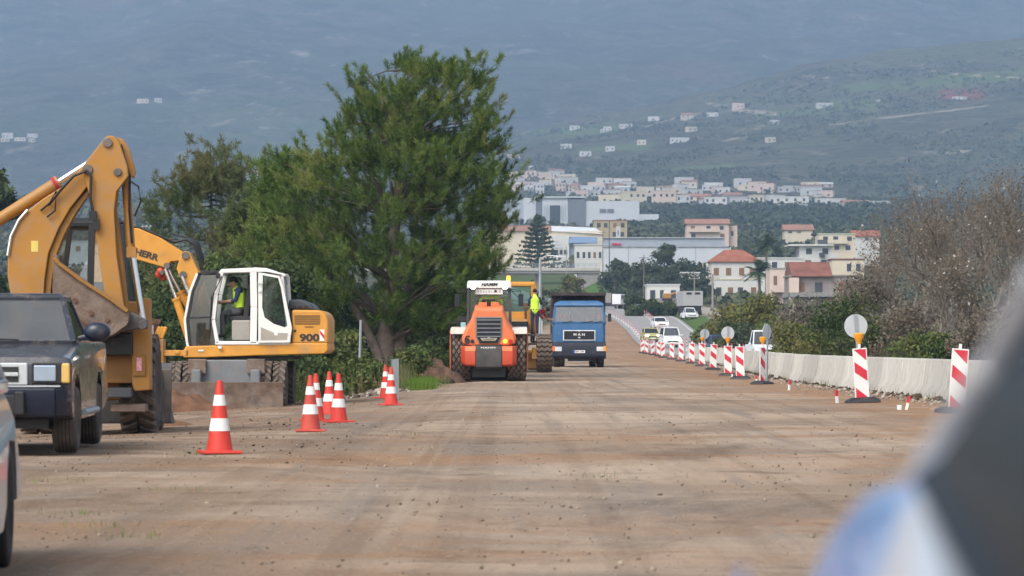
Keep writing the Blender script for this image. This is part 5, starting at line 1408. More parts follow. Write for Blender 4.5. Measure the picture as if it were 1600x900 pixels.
MB().box(-1.2, 1.2, 0, 4.2, 1.1, 2.8).build('load_box', m_concd, ft, bevel=.03); MB().box(-1.15, 1.15, -1.8, -.15, .8, 2.6).build('cab', m_cwhite, ft, bevel=.1); MB().box(-1.0, 1.0, -1.83, -1.8, 1.7, 2.4).build('windscreen', m_dkglass, ft)
MB().box(-1.1, 1.1, -1.6, 4.1, .5, 1.1).build('chassis', m_black, ft)
for s in (-1, 1):
    for y_ in (-1, 3):
        wheel(ft, (s * 1.0, y_, .45), .45, .3, .25, n=16)
# ------------------------------------------------------------------ foliage tools
def rand_frames(n, up=None):
    a = rng.normal(size=(n, 3)); a /= np.linalg.norm(a, axis=1)[:, None]
    if up is not None:
        a = a * .75 + np.array(up) * .5; a /= np.linalg.norm(a, axis=1)[:, None]
    b = rng.normal(size=(n, 3)); b -= (a * b).sum(1)[:, None] * a; b /= np.linalg.norm(b, axis=1)[:, None]
    return b, np.cross(a, b)


def leaves(name, C, size, mat, parent=None, aspect=1.6, midx=None, up=(0, -.1, .5)):
    n = len(C); t, bt = rand_frames(n, up); s = size * rng.uniform(.6, 1.35, n)[:, None]
    h = t * s * .5 * aspect; w_ = bt * s * .5
    V = np.stack([C - h, C + w_ * .9 - h * .1, C + h, C - w_ * .9 - h * .1], 1).reshape(-1, 3)
    return npmesh(name, V, np.arange(n * 4).reshape(-1, 4), mat, parent, midx)


def needles(name, P, Dr, length, width, mat, parent=None, midx=None):
    """Thin blades starting at P and pointing along Dr."""
    n = len(P); r = rng.normal(size=(n, 3)); s = np.cross(Dr, r); s /= np.linalg.norm(s, axis=1)[:, None] + 1e-9
    L_ = (length * rng.uniform(.7, 1.25, n))[:, None]
    V = np.stack([P - s * width * .5, P + s * width * .5, P + Dr * L_ + s * width * .18, P + Dr * L_ - s * width * .18], 1).reshape(-1, 3)
    return npmesh(name, V, np.arange(n * 4).reshape(-1, 4), mat, parent, midx)


def blob_points(n, lobes):
    """Points spread mostly through the outer shells of a set of ellipsoid lobes (centre, radii)."""
    L_ = np.array([l[0] for l in lobes]); Rr = np.array([l[1] for l in lobes])
    k = rng.choice(len(lobes), n, p=(Rr.prod(1) ** .66) / (Rr.prod(1) ** .66).sum())
    d = rng.normal(size=(n, 3)); d /= np.linalg.norm(d, axis=1)[:, None]
    r = rng.uniform(.25, 1, n) ** .45
    return L_[k] + d * r[:, None] * Rr[k] * (1 + .18 * rng.normal(size=n))[:, None]


def lobes(h0, h1, w, n, flat=.75, pear=.0):
    out = []
    for i in range(n):
        t = rnd.random(); z = h0 + (h1 - h0) * t
        rr = w * math.sqrt(max(.05, 1 - (2 * t - 1 + pear) ** 2)) * .95
        a = rnd.uniform(0, 6.283); r = rr * math.sqrt(rnd.random()) * .8; s = w * rnd.uniform(.26, .46)
        out.append(((r * math.cos(a), r * math.sin(a), z), (s, s, s * flat)))
    return out


def limb_mb(h, w, lob, r0, lean=(0, 0)):
    b = MB(); top = Vector((lean[0], lean[1], h * .78))
    pts = [Vector((0, 0, -.5)), Vector((lean[0] * .2, lean[1] * .2, h * .2)), Vector((lean[0] * .55, lean[1] * .55, h * .48)), top]
    b.tube(pts, [r0 * 1.15, r0 * .85, r0 * .6, r0 * .12], 9)
    for c, _ in lob[:14]:
        s = pts[1].lerp(pts[2], rnd.random()) if c[2] < h * .6 else pts[2].lerp(pts[3], rnd.random() * .7)
        c = Vector(c); m_ = s.lerp(c, .5) + Vector((0, 0, -.06 * h))
        b.tube([s, m_, c], [r0 * .34, r0 * .2, r0 * .05], 5)
    return b


def tree(name, label, loc, h, w, mat, n, lsize, trunk=None, h0=.25, nl=18, group=None, flat=.75, pear=0., cat='tree', lean=(0, 0)):
    t = thing(name, label, cat, loc, rnd.uniform(0, 6), group)
    lb = lobes(h * h0, h * .93, w, nl, flat, pear)
    limb_mb(h, w, lb, h * .028, lean).build('trunk', trunk or m_barkg, t, smooth=60)
    leaves('crown', blob_points(n, lb), lsize, mat, t)
    return t


lf_pine = leafmat('pine_needles', (.048, .10, .02), (.17, .25, .052), mid=(.205, .23, .06), scl=.55)
lf_pined = leafmat('pine_needles_dark', (.03, .068, .015), (.105, .165, .036), scl=.5)
lf_pinel = leafmat('pine_needles_light', (.06, .11, .02), (.17, .235, .055), scl=.5)
lf_pine2 = leafmat('pine_needles_grey', (.055, .085, .030), (.135, .170, .058), mid=(.17, .155, .06), scl=.35)
lf_olive = leafmat('olive_leaves', (.040, .055, .030), (.095, .115, .070), mid=(.06, .085, .035), scl=.05)
lf_dark = leafmat('dark_leaves', (.024, .046, .016), (.075, .11, .034), mid=(.10, .115, .04), scl=.4)
lf_mid = leafmat('mid_leaves', (.045, .078, .022), (.13, .18, .05), mid=(.175, .165, .06), scl=.5)
lf_yel = leafmat('yellowish_leaves', (.10, .105, .03), (.22, .20, .06), mid=(.12, .14, .04), scl=.5)
lf_brown = leafmat('dry_leaves', (.115, .095, .07), (.235, .205, .16), mid=(.15, .112, .075), scl=.45)
lf_grass = leafmat('dry_grass', (.13, .12, .045), (.34, .27, .15), mid=(.10, .14, .035), scl=.5)
lf_green = leafmat('fresh_grass', (.06, .12, .015), (.16, .26, .04))
lf_palm = leafmat('palm_fronds', (.025, .05, .015), (.07, .12, .03))
lf_pale = leafmat('pale_seed_heads', (.30, .28, .25), (.55, .53, .48))


# ------------------------------------------------------------------ the big pine beside the road
def big_pine():
    q = LP(605, 108); s = q.s
    t = thing('pine_tree', 'tall bushy green pine towering beside the dirt road behind the roller', 'tree', q.loc)
    env = [(72, 628, 652), (84, 622, 664), (100, 600, 715), (120, 580, 745), (150, 552, 768), (180, 544, 770), (205, 526, 772), (230, 500, 772), (250, 470, 780), (275, 445, 790), (300, 424, 797), (350, 420, 800), (390, 424, 793), (430, 432, 786), (452, 445, 780), (472, 585, 762), (500, 600, 742), (522, 640, 712)]
    ys = np.array([e[0] for e in env]); xl = np.array([e[1] for e in env]); xr = np.array([e[2] for e in env])
    pl, boughs = [], []
    for px, py, y in [(560, 112, .2), (562, 135, .1), (556, 165, .2), (640, 88, 0), (655, 100, .2), (625, 105, -.3), (680, 108, 0), (752, 92, .1), (758, 125, .2), (757, 160, .1), (700, 108, .2), (735, 130, 0), (598, 140, 0), (580, 155, .3), (432, 255, .1), (450, 275, 0), (514, 222, .2), (536, 205, -.2), (786, 270, 0), (794, 305, .1), (792, 345, 0), (765, 200, 0), (748, 185, .3), (600, 455, -.6), (655, 478, -.8), (700, 470, -.6), (690, 500, -.5), (735, 480, -.3)]:
        boughs.append((Vector(q.p(px, py, y)), .30))
    tries = 0
    while len(boughs) < 228 and tries < 20000:
        tries += 1
        py = rnd.uniform(100, 512); a, b = np.interp(py, ys, xl), np.interp(py, ys, xr); px = rnd.uniform(a + 14, b - 14); mid = (a + b) / 2; hw = (b - a) / 2
        f = (px - mid) / hw; dm = min(hw / s, 3.3); y = rnd.uniform(-1, 1) * dm * math.sqrt(max(0, 1 - f * f)); rho = math.hypot(f, y / dm)
        if rnd.random() > .2 + .8 * rho ** 2: continue
        c = Vector((q.x(px), y, q.z(py)))
        if any((c - o).length < .59 for o, _ in boughs): continue
        boughs.append((c, rnd.uniform(.34, .52)))
    for c, w_ in boughs:
        tone = rnd.choice((0, 0, 1, 1, 1, 2, 2)); ax = Vector((c.x - q.x(612), c.y, 0)); ax = ax.normalized() if ax.length > .1 else Vector((1, 0, 0))
        for k in range(int(13 * (w_ / .42) ** 1.3)):
            o = ax * rnd.gauss(0, w_ * 1.0) + ax.cross(Vector((0, 0, 1))) * rnd.gauss(0, w_ * .75) + Vector((0, 0, rnd.gauss(0, w_ * .42)))
            d = (ax * rnd.uniform(.0, .55) + o * .5 + Vector((rnd.gauss(0, .25), rnd.gauss(0, .25), rnd.uniform(.35, 1.0)))).normalized()
            pl.append((c + o, d, tone))
    PP, DD, MI, tips = [], [], [], []
    for p, d, tone in pl:
        n = 108; L_ = rnd.uniform(.32, .6); t_ = rng.uniform(-.1, 1, n); base = np.array(p)[None] + np.array(d)[None] * ((t_ - .5) * L_)[:, None]
        r = rng.normal(size=(n, 3)); r /= np.linalg.norm(r, axis=1)[:, None]
        dd = r * (.95 - .45 * t_)[:, None] + np.array(d)[None] * (.25 + .6 * t_)[:, None] + np.array([0, 0, .1]); dd /= np.linalg.norm(dd, axis=1)[:, None]
        PP.append(base + r * .02); DD.append(dd); MI.append(np.full(n, tone if rnd.random() < .6 else rnd.choice((0, 1, 2))))
    needles('crown', np.concatenate(PP), np.concatenate(DD), .155, .017, [lf_pined, lf_pine, lf_pinel], t, np.concatenate(MI))
    b = MB()
    main = [q.p(600, 580), q.p(602, 540), q.p(606, 500), q.p(612, 440), q.p(618, 340), q.p(628, 220), q.p(638, 110)]
    b.tube(main, [.40, .33, .27, .22, .16, .09, .02], 12)
    b.tube([q.p(624, 575, .1), q.p(622, 530, .1), q.p(628, 480, .2), q.p(650, 420, .3)], [.26, .22, .16, .08], 10)
    b.build('trunk', m_bark, t, smooth=60)
    b = MB(); b.tube([q.p(596, 565, -.25), q.p(577, 522, -.3), q.p(556, 480, -.35), q.p(543, 450, -.3), (q.x(520), -.4, q.z(405)), (q.x(490), -.3, q.z(340))], [.19, .15, .13, .12, .09, .03], 9)
    b.build('leaning_trunk', m_bark, t, smooth=60)
    b = MB(); mv = [Vector(p) for p in main]
    for p, w_ in boughs:
        d = Vector((p.x - q.x(612), p.y, .6)).normalized(); L_ = .8
        zc = p.z - .5 - .35 * abs(p.x - q.x(615)); k = min(range(len(mv)), key=lambda i: abs(mv[i].z - zc)); s0 = mv[k]
        e = p - d * L_ * .5; m_ = s0.lerp(e, .55) + Vector((0, 0, .12))
        b.tube([s0, m_, e, p + d * L_ * .25], [.04, .026, .012, .005], 4)
    b.build('branch', m_bark, t, smooth=60)
    return t


big_pine()


def pine(label, loc, h, w, mat, n=240, nb=70, name='pine_tree', group=None, L0=.22, wd=.035, z0=.12):
    """Looser conifer: whorled plumes up a straight stem."""
    t = thing(name, label, 'tree', loc, rnd.uniform(0, 6), group); b = MB()
    b.tube([(0, 0, -.6), (0, 0, h * .5), (0, 0, h * .97)], [h * .022, h * .014, .01], 8)
    PP, DD = [], []
    for i in range(n // 7):
        u_ = rnd.random() ** .8; z = h * (z0 + (1 - z0) * u_); rmax = w * (1 - u_) ** .5 * (.72 + .4 * rnd.random()) + .12
        a = rnd.uniform(0, 6.283); rr = rmax * math.sqrt(rnd.uniform(.15, 1)); sg = .055 * h; c = np.array((rr * math.cos(a), rr * math.sin(a), z)); ax = np.array((math.cos(a), math.sin(a), 0))
        for k in range(13):
            o = rng.normal(size=3) * sg * np.array((1, 1, .5)); p = c + o; d = ax * rnd.uniform(0, .5) + rng.normal(size=3) * .3 + np.array((0, 0, rnd.uniform(.3, .9))); d /= np.linalg.norm(d)
            L_ = rnd.uniform(.3, .55); t_ = rng.uniform(-.1, 1, nb); r = rng.normal(size=(nb, 3)); r /= np.linalg.norm(r, axis=1)[:, None]
            dd = r * (.95 - .4 * t_)[:, None] + d * (.3 + .5 * t_)[:, None]; dd /= np.linalg.norm(dd, axis=1)[:, None]
            PP.append(p + d * ((t_ - .5) * L_)[:, None] + r * .03); DD.append(dd)
        b.tube([(0, 0, z - .25 * rr), c * .6 + np.array((0, 0, .35 * z)), c], [.04, .025, .01], 4)
    b.build('trunk', m_bark, t, smooth=60)
    needles('crown', np.concatenate(PP), np.concatenate(DD), .18, .026, mat, t)
    return t


def gat(px, D):
    X = xat(px, D); return (X, D, g1(X, D) - .1)


def hgt(px_, py, D):
    return CH + (HY - py) / F * D - g1(xat(px_, D), D)


# left: the wood behind the excavator
pine('pale green pine with pointed top behind the excavator boom', gat(330, 128), hgt(330, 240, 128), 4.6, lf_pine2, 640, 60)
pine('narrow pine between the pointed pine and the big roadside pine', gat(402, 118), hgt(402, 296, 118), 2.6, lf_pine2, 380, 60)
pine('dark pine spreading against the left flank of the big pine', gat(452, 112), hgt(452, 240, 112), 2.0, lf_pine, 560, 70)
tree('broadleaf_tree', 'autumn coloured tree peeping out between the two background pines', gat(382, 140), hgt(382, 290, 140), 1.6, lf_yel, 5000, .14, nl=14)
tree('broadleaf_tree', 'dark round tree at the far left edge above the backhoe arm', gat(-18, 230), hgt(-5, 245, 230), 3.6, lf_dark, 7000, .32, nl=18)
LW = [(232, 112, 470, 2.0, lf_dark), (268, 100, 452, 1.8, lf_dark), (300, 108, 405, 2.0, lf_dark), (345, 104, 395, 2.1, lf_mid), (395, 100, 390, 2.0, lf_dark), (440, 97, 400, 1.9, lf_dark), (478, 120, 380, 2.0, lf_mid), (515, 122, 400, 2.2, lf_dark), (560, 124, 440, 2.4, lf_dark), (235, 150, 345, 2.3, lf_dark), (690, 122, 470, 1.9, lf_dark), (650, 120, 470, 2.1, lf_dark), (725, 132, 485, 1.5, lf_mid), (425, 125, 340, 2.4, lf_mid), (212, 140, 372, 2.2, lf_dark), (252, 142, 374, 2.2, lf_mid)]
LWN = ['dark bush behind the backhoe cab', 'dark bush left of the excavator boom', 'tall dark bush just behind the excavator cab roof', 'green thicket above the excavator cab', 'dark thicket above the open cab door', 'dark thicket above the excavator engine', 'tall green thicket right of the excavator', 'dark thicket left of the leaning pine trunk', 'dark bush behind the leaning pine trunk', 'dim tree behind the backhoe arm',
       'dark bush just left of the roller', 'dark bush right of the pine trunk', 'green bush behind the roller mirror', 'green tree between the two pale pines', 'dark bush under the excavator boom beside the backhoe arm', 'green bush under the excavator boom hoses']
for (px, D, top, w_, mt), lab in zip(LW, LWN):
    tree('thicket', lab, gat(px, D), max(2, hgt(px, top, D)), w_, mt, 6500, .11, h0=.05, nl=20, group='thicket left of the road', cat='bush')
# low scrub in front of the wood, down to the edge of the dirt
SB = [(462, 74, 560), (500, 77, 570), (472, 84, 520), (520, 84, 535), (548, 80, 572), (575, 84, 560), (540, 92, 520), (640, 92, 548), (655, 97, 540), (690, 101, 545), (600, 90, 566), (505, 95, 500), (455, 92, 500)]
SBN = ['grassy bush at the right corner of the dozer blade', 'grassy bush behind the cluster of cones', 'scrub below the excavator counterweight', 'scrub between counterweight and pine trunk', 'low scrub in front of the pine', 'scrub at the foot of the leaning trunk', 'taller scrub behind the cones', 'scrub right of the pine foot', 'scrub behind the brown soil heap', 'scrub beside the roller tyre', 'weeds at the pine foot', 'tall scrub under the pine boughs', 'scrub right behind the excavator']
for (px, D, top), lab in zip(SB, SBN):
    h = max(.5, hgt(px, top, D)); tree('scrub_bush', lab, gat(px, D), h, rnd.uniform(.7, 1.1), rnd.choice((lf_mid, lf_dark, lf_mid)), 2600, .085, h0=.02, nl=14, group='roadside scrub bushes', cat='bush', flat=.9)


def grass(name, pts, h, mat, w_=.012, droop=.35):
    n = len(pts); P = np.array(pts); a = rng.uniform(0, 6.283, n); r = rng.uniform(0, droop, n)
    D_ = np.stack([np.cos(a) * r, np.sin(a) * r, np.ones(n)], 1); D_ /= np.linalg.norm(D_, axis=1)[:, None]
    o = needles(name, P, D_, h, w_, mat); o['kind'] = 'stuff'; return o


gp = []
for i in range(5200):
    D = rnd.uniform(70, 101); xl = float(interp(XL, D)); X = xl - abs(rnd.gauss(0, 1.3)) + .35
    if fbm(X * .9, D * .35, 3, 31) > -.15: gp.append((X, D, g1(X, D) - .02))
grass('dry_grass', gp, .62, lf_grass, .014)
gp = []
for i in range(2600):
    D = rnd.uniform(84, 97); X = xat(rnd.gauss(655, 14), D); gp.append((X, D, g1(X, D) - .02))
for i in range(260):
    c = rnd.choice(((128, 21), (160, 19.5), (285, 24.5), (600, 60), (640, 40), (300, 33), (75, 26), (930, 27), (215, 18.5)))
    D = c[1] + rnd.gauss(0, .16); X = xat(c[0], c[1]) + rnd.gauss(0, .13); gp.append((X, D, g1(X, D) - .03))
grass('green_grass', gp[:2600], .28, lf_green, .012); grass('green_tuft_grass', gp[2600:], .07, lf_green, .006, .9)


# ------------------------------------------------------------------ bare winter trees on the right
def bare(label, loc, h, spread, bark, leafm, nleaf, seed, group=None, depth=5, name='bare_tree'):
    r_ = random.Random(seed); t = thing(name, label, 'tree', loc, 0, group); big = MB(); tw = MB(); tips = []

    def grow(p, d, L_, r, k):
        m_ = p + d * L_ * .5 + Vector((r_.gauss(0, .05), r_.gauss(0, .05), r_.gauss(0, .03))) * L_; e = p + (d + Vector((r_.gauss(0, .13), r_.gauss(0, .13), .06))).normalized() * L_
        (big if k < 2 else tw).tube([p, m_, e], [r, r * .82, r * .62], 6 if k < 2 else 3)
        tips.append((e, k)); tips.append((m_, k))
        if k >= depth:
            return
        for i in range(r_.choice((2, 3, 3)) if k else 5):
            a = r_.uniform(0, 6.283); v = d.orthogonal().normalized(); v = Matrix.Rotation(a, 3, d) @ v
            nd = (d * r_.uniform(.75, 1.1) + v * r_.uniform(.35, .75) * spread + Vector((0, 0, .14))).normalized()
            grow(p.lerp(e, r_.uniform(.55, 1)), nd, L_ * r_.uniform(.62, .84), r * .58, k + 1)
    grow(Vector((0, 0, -.4)), Vector((r_.gauss(0, .05), r_.gauss(0, .05), 1)), h * .33, h * .014, 0)
    big.build('trunk', bark, t, smooth=60); tw.build('twigs', m_twigr if leafm is lf_brown else m_twig, t, smooth=0)
    T = np.array([tuple(e) for e, k in tips if k >= 2])
    if nleaf:
        C = T[rng.integers(0, len(T), nleaf)] + rng.normal(size=(nleaf, 3)) * h * .022
        leaves('dry_leaves', C, .065, leafm, t, midx=None)
        C = T[rng.integers(0, len(T), nleaf // 34)] + rng.normal(size=(nleaf // 34, 3)) * h * .02
        leaves('seed_heads', C, .09, lf_pale, t, aspect=1.1)['kind'] = 'stuff'
    return t


BT = [(1560, 122, 250, 'tallest bare tree at the right edge, grey branches and brown twigs', 1.0, 41), (1500, 118, 262, 'bare brown tree left of the tallest one', 1.0, 42), (1455, 132, 285, 'bare reddish tree in the middle of the right thicket', .95, 43), (1640, 115, 262, 'bare tree half outside the right edge', 1., 44), (1412, 128, 330, 'lower bare reddish tree at the left end of the right thicket', 1.05, 45), (1535, 108, 330, 'nearer low bare tree in front of the tallest one', 1.1, 46), (1372, 140, 385, 'small bare tree beside the ruined brown house', 1.1, 47), (1470, 106, 400, 'low bare bush-like tree behind the nearest striped board', 1.2, 48)]
for px, D, top, lab, sp, sd in BT:
    bare(lab, gat(px, D), hgt(px, top, D) * 1.13, sp, m_barkg, lf_brown, 1500, sd, group='bare brown trees on the right', depth=6)
BT2 = [(1150, 250, 440, 'thin bare grey tree in front of the white house with the red roof', 51), (1225, 230, 455, 'bare grey tree in front of the pink terrace', 52), (1268, 215, 440, 'bare grey tree in front of the ruined brown house', 53), (1305, 205, 470, 'bare grey tree right of the street lamp pole', 54), (1183, 240, 470, 'low bare grey tree right of the palm trunk', 55), (1345, 190, 440, 'bare grey tree below the green roofed house', 56)]
for px, D, top, lab, sd in BT2:
    bare(lab, gat(px, D), hgt(px, top, D), 1.05, m_barkg, lf_brown, 900, sd, group='bare grey trees before the houses')
BS = [(1325, 118, 468, 1.9, lf_dark, 'big dark green bush behind the nearest round sign'), (1380, 112, 505, 1.5, lf_dark, 'dark green bush right of the nearest round sign'), (1480, 104, 522, 1.0, lf_dark, 'green bush above the barrier near the last board'), (1290, 150, 525, 1.6, lf_yel, 'yellow green bush above the barrier, left of the dark bush'), (1242, 165, 508, 1.8, lf_yel, 'yellow green bush right of the white pickup'), (1150, 240, 478, 2.6, lf_yel, 'tall yellow green bush below the white house'), (1185, 235, 465, 2.4, lf_yel, 'tall yellowish bush below the palm'), (1140, 225, 505, 1.8, lf_dark, 'dark round bush right of the utility pole'), (1168, 215, 516, 2.0, lf_olive, 'grey green bush behind the white pickup'), (1215, 205, 500, 1.9, lf_mid, 'green bush behind the white pickup cab'), (1255, 190, 470, 2.0, lf_brown, 'brown bush before the pink terrace'), (1420, 110, 478, 1.6, lf_brown, 'brown bush below the bare trees'), (1530, 103, 505, 1.4, lf_brown, 'brown bush at the right edge beside the barrier'), (1340, 128, 425, 1.7, lf_brown, 'brown bush above the dark green bush'), (1200, 215, 528, 2.2, lf_olive, 'low grey green bush behind the pickup bonnet'), (1580, 104, 470, 1.5, lf_brown, 'brown bush behind the blurred car pillar'), (1105, 262, 512, 1.6, lf_mid, 'low bush beside the blue road signs'), (1440, 104, 520, 1.3, lf_mid, 'low green bush just above the barrier')]
for px, D, top, w_, mt, lab in BS:
    tree('bush', lab, gat(px, D), max(1.2, hgt(px, top, D)), w_, mt, 5200, .085 * D / 120, h0=.06, nl=18, cat='bush', group='bushes behind the barrier', flat=.85)
# grove on the hillside above the houses and around the overpass
OG = [(1010, 600, 408, 4.0), (1035, 600, 404, 4.2), (1060, 605, 408, 4.0), (985, 610, 412, 3.6), (1085, 620, 412, 4.0), (1000, 590, 428, 3.5), (1040, 580, 425, 4), (1070, 590, 430, 3.6), (960, 640, 405, 3.2), (1090, 600, 430, 3.6), (1020, 575, 438, 3)]
for i, (px, D, top, w_) in enumerate(OG):
    X, Y, Z = gat(px, D); tree('olive_tree', 'grey green olive tree in the grove between the overpass and the white tanks', (X, Y, Z), max(4, CH + (HY - top) / F * D - Z), w_ * 1.1, lf_olive, 1700, .42, h0=.05, nl=16, group='olive trees by the overpass')
tree('round_tree', 'lone dark round tree in front of the long grey warehouse', gat(1043, 760), 10, 4.0, lf_dark, 2000, .5, h0=.3, nl=14)
tree('leafless_shrub', 'pale yellowish tall shrub under the overpass', gat(897, 560), hgt(897, 425, 560), 2.5, lf_yel, 2200, .35, nl=14, cat='bush')
for px, top, lab in ((870, 450, 'dark bush under the overpass left of the tipper truck'), (845, 445, 'dark bush behind the street lamp under the overpass'), (1020, 468, 'dark bush by the side road'), (993, 462, 'dark bush above the far silver car'), (1044, 472, 'small dark bush between the side road and the far carriageway')):
    D = 540 if px < 900 else 480
    tree('bush', lab, gat(px, D), max(2.2, hgt(px, top, D)), 2.1, lf_mid if px < 900 else lf_dark, 1500, .3, h0=.05, nl=14, cat='bush')
# Norfolk pine and palms
q = LP(840, 775); nf = thing('norfolk_pine', 'tall layered Norfolk pine in front of the white shop building', 'tree', q.loc); h = q.z(338)
b = MB().tube([(0, 0, -.5), (0, 0, h)], [.4, .05], 8).build('trunk', m_bark, nf); C = []
for k in range(13):
    u_ = k / 12; z = h * (.22 + .76 * u_); rr = 6.0 * (1 - u_) ** .8 + .35
    for j in range(7):
        a = j * .9 + k
        for m_ in range(46):
            f = rnd.random() ** .7; C.append((math.cos(a) * rr * f + rnd.gauss(0, .22), math.sin(a) * rr * f + rnd.gauss(0, .22), z + .5 * f * f + rnd.gauss(0, .14)))
leaves('crown', np.array(C), .5, lf_dark, nf)


def palm(label, px, D, top, fr=26, L_=2.6, skirt=False):
    q = LP(px, D); h = q.z(top) - L_ * .45; t = thing('palm_tree', label, 'palm', q.loc)
    MB().tube([(0, 0, -.3), (.1, 0, h * .5), (0, 0, h)], [.3, .24, .22], 9).build('trunk', m_wood, t)
    P, Dn = [], []
    for k in range(fr):
        a = rnd.uniform(0, 6.283); el = rnd.uniform(-.5, 1.3); d = np.array((math.cos(a) * math.cos(el), math.sin(a) * math.cos(el), math.sin(el)))
        for j in range(26):
            u_ = (j + 1) / 26; p = np.array((0, 0, h)) + d * L_ * u_ + np.array((0, 0, -.9 * u_ * u_)); s_ = np.cross(d, (0, 0, 1)); s_ /= np.linalg.norm(s_) + 1e-6
            for sg in (-1, 1):
                P.append(p); v = s_ * sg * .8 + d * .5 + np.array((0, 0, -.35)); Dn.append(v / np.linalg.norm(v))
    needles('crown', np.array(P), np.array(Dn), .75, .09, lf_palm, t)
palm('tall palm rising behind the white house with the red roof', 1197, 640, 372, 30, 3.0)
palm('shorter dark palm at the right wall of the red roofed house', 1186, 560, 412, 30, 3.0)

# far wooded slopes: countless trees, one mass
def far_wood(name, n, sampler, mat, s0, s1, k=34):
    C, S = [], []
    got = 0
    while got < n:
        X, Y = sampler()
        if X is None: continue
        Z = float(TOP(np.array([X]), np.array([Y]))[0]); s = rnd.uniform(s0, s1); got += 1
        d = rng.normal(size=(k, 3)); d /= np.linalg.norm(d, axis=1)[:, None]; d[:, 2] = np.abs(d[:, 2])
        C.append(np.array((X, Y, Z)) + d * s * rng.uniform(.55, 1, (k, 1)) * np.array((1, 1, .85))); S.append(np.full(k, s * .42))
    C = np.concatenate(C); S = np.concatenate(S)
    o = leaves(name, C, S, mat, aspect=1.2) if False else None
    n_ = len(C); t, bt = rand_frames(n_, (0, -.2, .6)); s = (S * rng.uniform(.6, 1.3, n_))[:, None]
    V = np.stack([C - t * s * .6, C + bt * s * .5, C + t * s * .6, C - bt * s * .5], 1).reshape(-1, 3)
    o = npmesh(name, V, np.arange(n_ * 4).reshape(-1, 4), mat); o['kind'] = 'stuff'; return o


def samp(pa, pb, da, db, thr, sc):
    def f():
        D = rnd.uniform(da, db) if da < 1200 else math.exp(rnd.uniform(math.log(da), math.log(db))); px = rnd.uniform(pa, pb); X = xat(px, D)
        if fbm(X / sc, D / (sc * 2.2), 3, 41) < thr: return None, None
        if D < 800 and interp(XA, D) - 12 < X < interp(XR, D) + 14: return None, None
        if 545 < D < 790 and 700 < px < 960: return None, None
        return X, D
    return f


lf_far = leafmat('far_wood_leaves', (.030, .048, .022), (.085, .105, .045), mid=(.11, .115, .06), scl=.012, thin=0)
far_wood('far_wood', 2600, samp(930, 1750, 820, 1500, -.12, 60), lf_far, 2.0, 4.2)
far_wood('olive_grove', 2400, samp(930, 1750, 1350, 2250, -.1, 90), lf_olive, 2.4, 5)
far_wood('hill_scrub', 3200, samp(700, 1750, 2350, 3900, .0, 110), lf_far, 2.0, 5.5, 14)
far_wood('valley_wood', 1800, samp(-150, 900, 420, 1500, -.1, 60), lf_far, 2.0, 4.5)
far_wood('far_valley_wood', 1500, samp(-150, 900, 1500, 3300, -.1, 140), lf_far, 3, 7, 18)
far_wood('town_trees', 700, samp(780, 1420, 1750, 2750, -.4, 60), lf_far, 2.5, 5.5, 26)
far_wood('left_thicket', 420, samp(-700, 270, 140, 430, -.25, 20), lf_far, 1.0, 2.4, 30)
far_wood('side_thicket', 420, samp(1290, 1800, 150, 480, -.2, 20), lf_brown, 1.0, 2.6, 30)
far_wood('side_scrub', 500, samp(1090, 1800, 300, 800, -.2, 30), lf_far, 1.4, 3, 22)
# ------------------------------------------------------------------ buildings
w_white = M('wall_white', (.58, .58, .555), .85, var=.06, scale=.5, dirt=.15, dcol=(.45, .42, .37), dscale=.6)
w_cream = M('wall_cream', (.62, .55, .42), .85, var=.06, scale=.5, dirt=.12, dcol=(.42, .37, .3), dscale=.6)
w_pink = M('wall_pink', (.60, .48, .41), .85, var=.06, scale=.5, dirt=.12, dscale=.6)
w_grey = M('wall_grey', (.30, .31, .33), .8, var=.06, scale=.3)
w_lgrey = M('cladding_pale', (.54, .57, .60), .6, var=.04, scale=.2)
w_blueg = M('cladding_blue_grey', (.36, .40, .46), .6, var=.05, scale=.2)
w_dgrey = M('cladding_dark', (.16, .175, .20), .6, var=.06, scale=.2)
w_yel = M('wall_old_yellow', (.42, .35, .22), .9, var=.12, scale=.4, dirt=.3, dscale=.5)
w_brick = M('bare_block_wall', (.26, .225, .20), .9, var=.2, scale=.6, dirt=.3, dcol=(.15, .1, .08), dscale=.5)
r_tile = M('roof_tiles', (.30, .105, .06), .85, var=.25, scale=.7, dirt=.15, dcol=(.2, .09, .06), dscale=.5)
r_tile2 = M('roof_tiles_faded', (.31, .165, .115), .85, var=.2, scale=.7)
r_rust = M('roof_rusty', (.20, .075, .05), .9, var=.3, scale=.5, dirt=.3, dcol=(.1, .06, .05))
r_white = M('roof_white', (.66, .68, .70), .6, var=.04)
r_green = M('roof_pale_green', (.42, .52, .42), .7, var=.08)
w_win = M('window_pane', (.05, .06, .07), .2, var=.2)
w_shut = M('shutter_brown', (.20, .11, .06), .7)


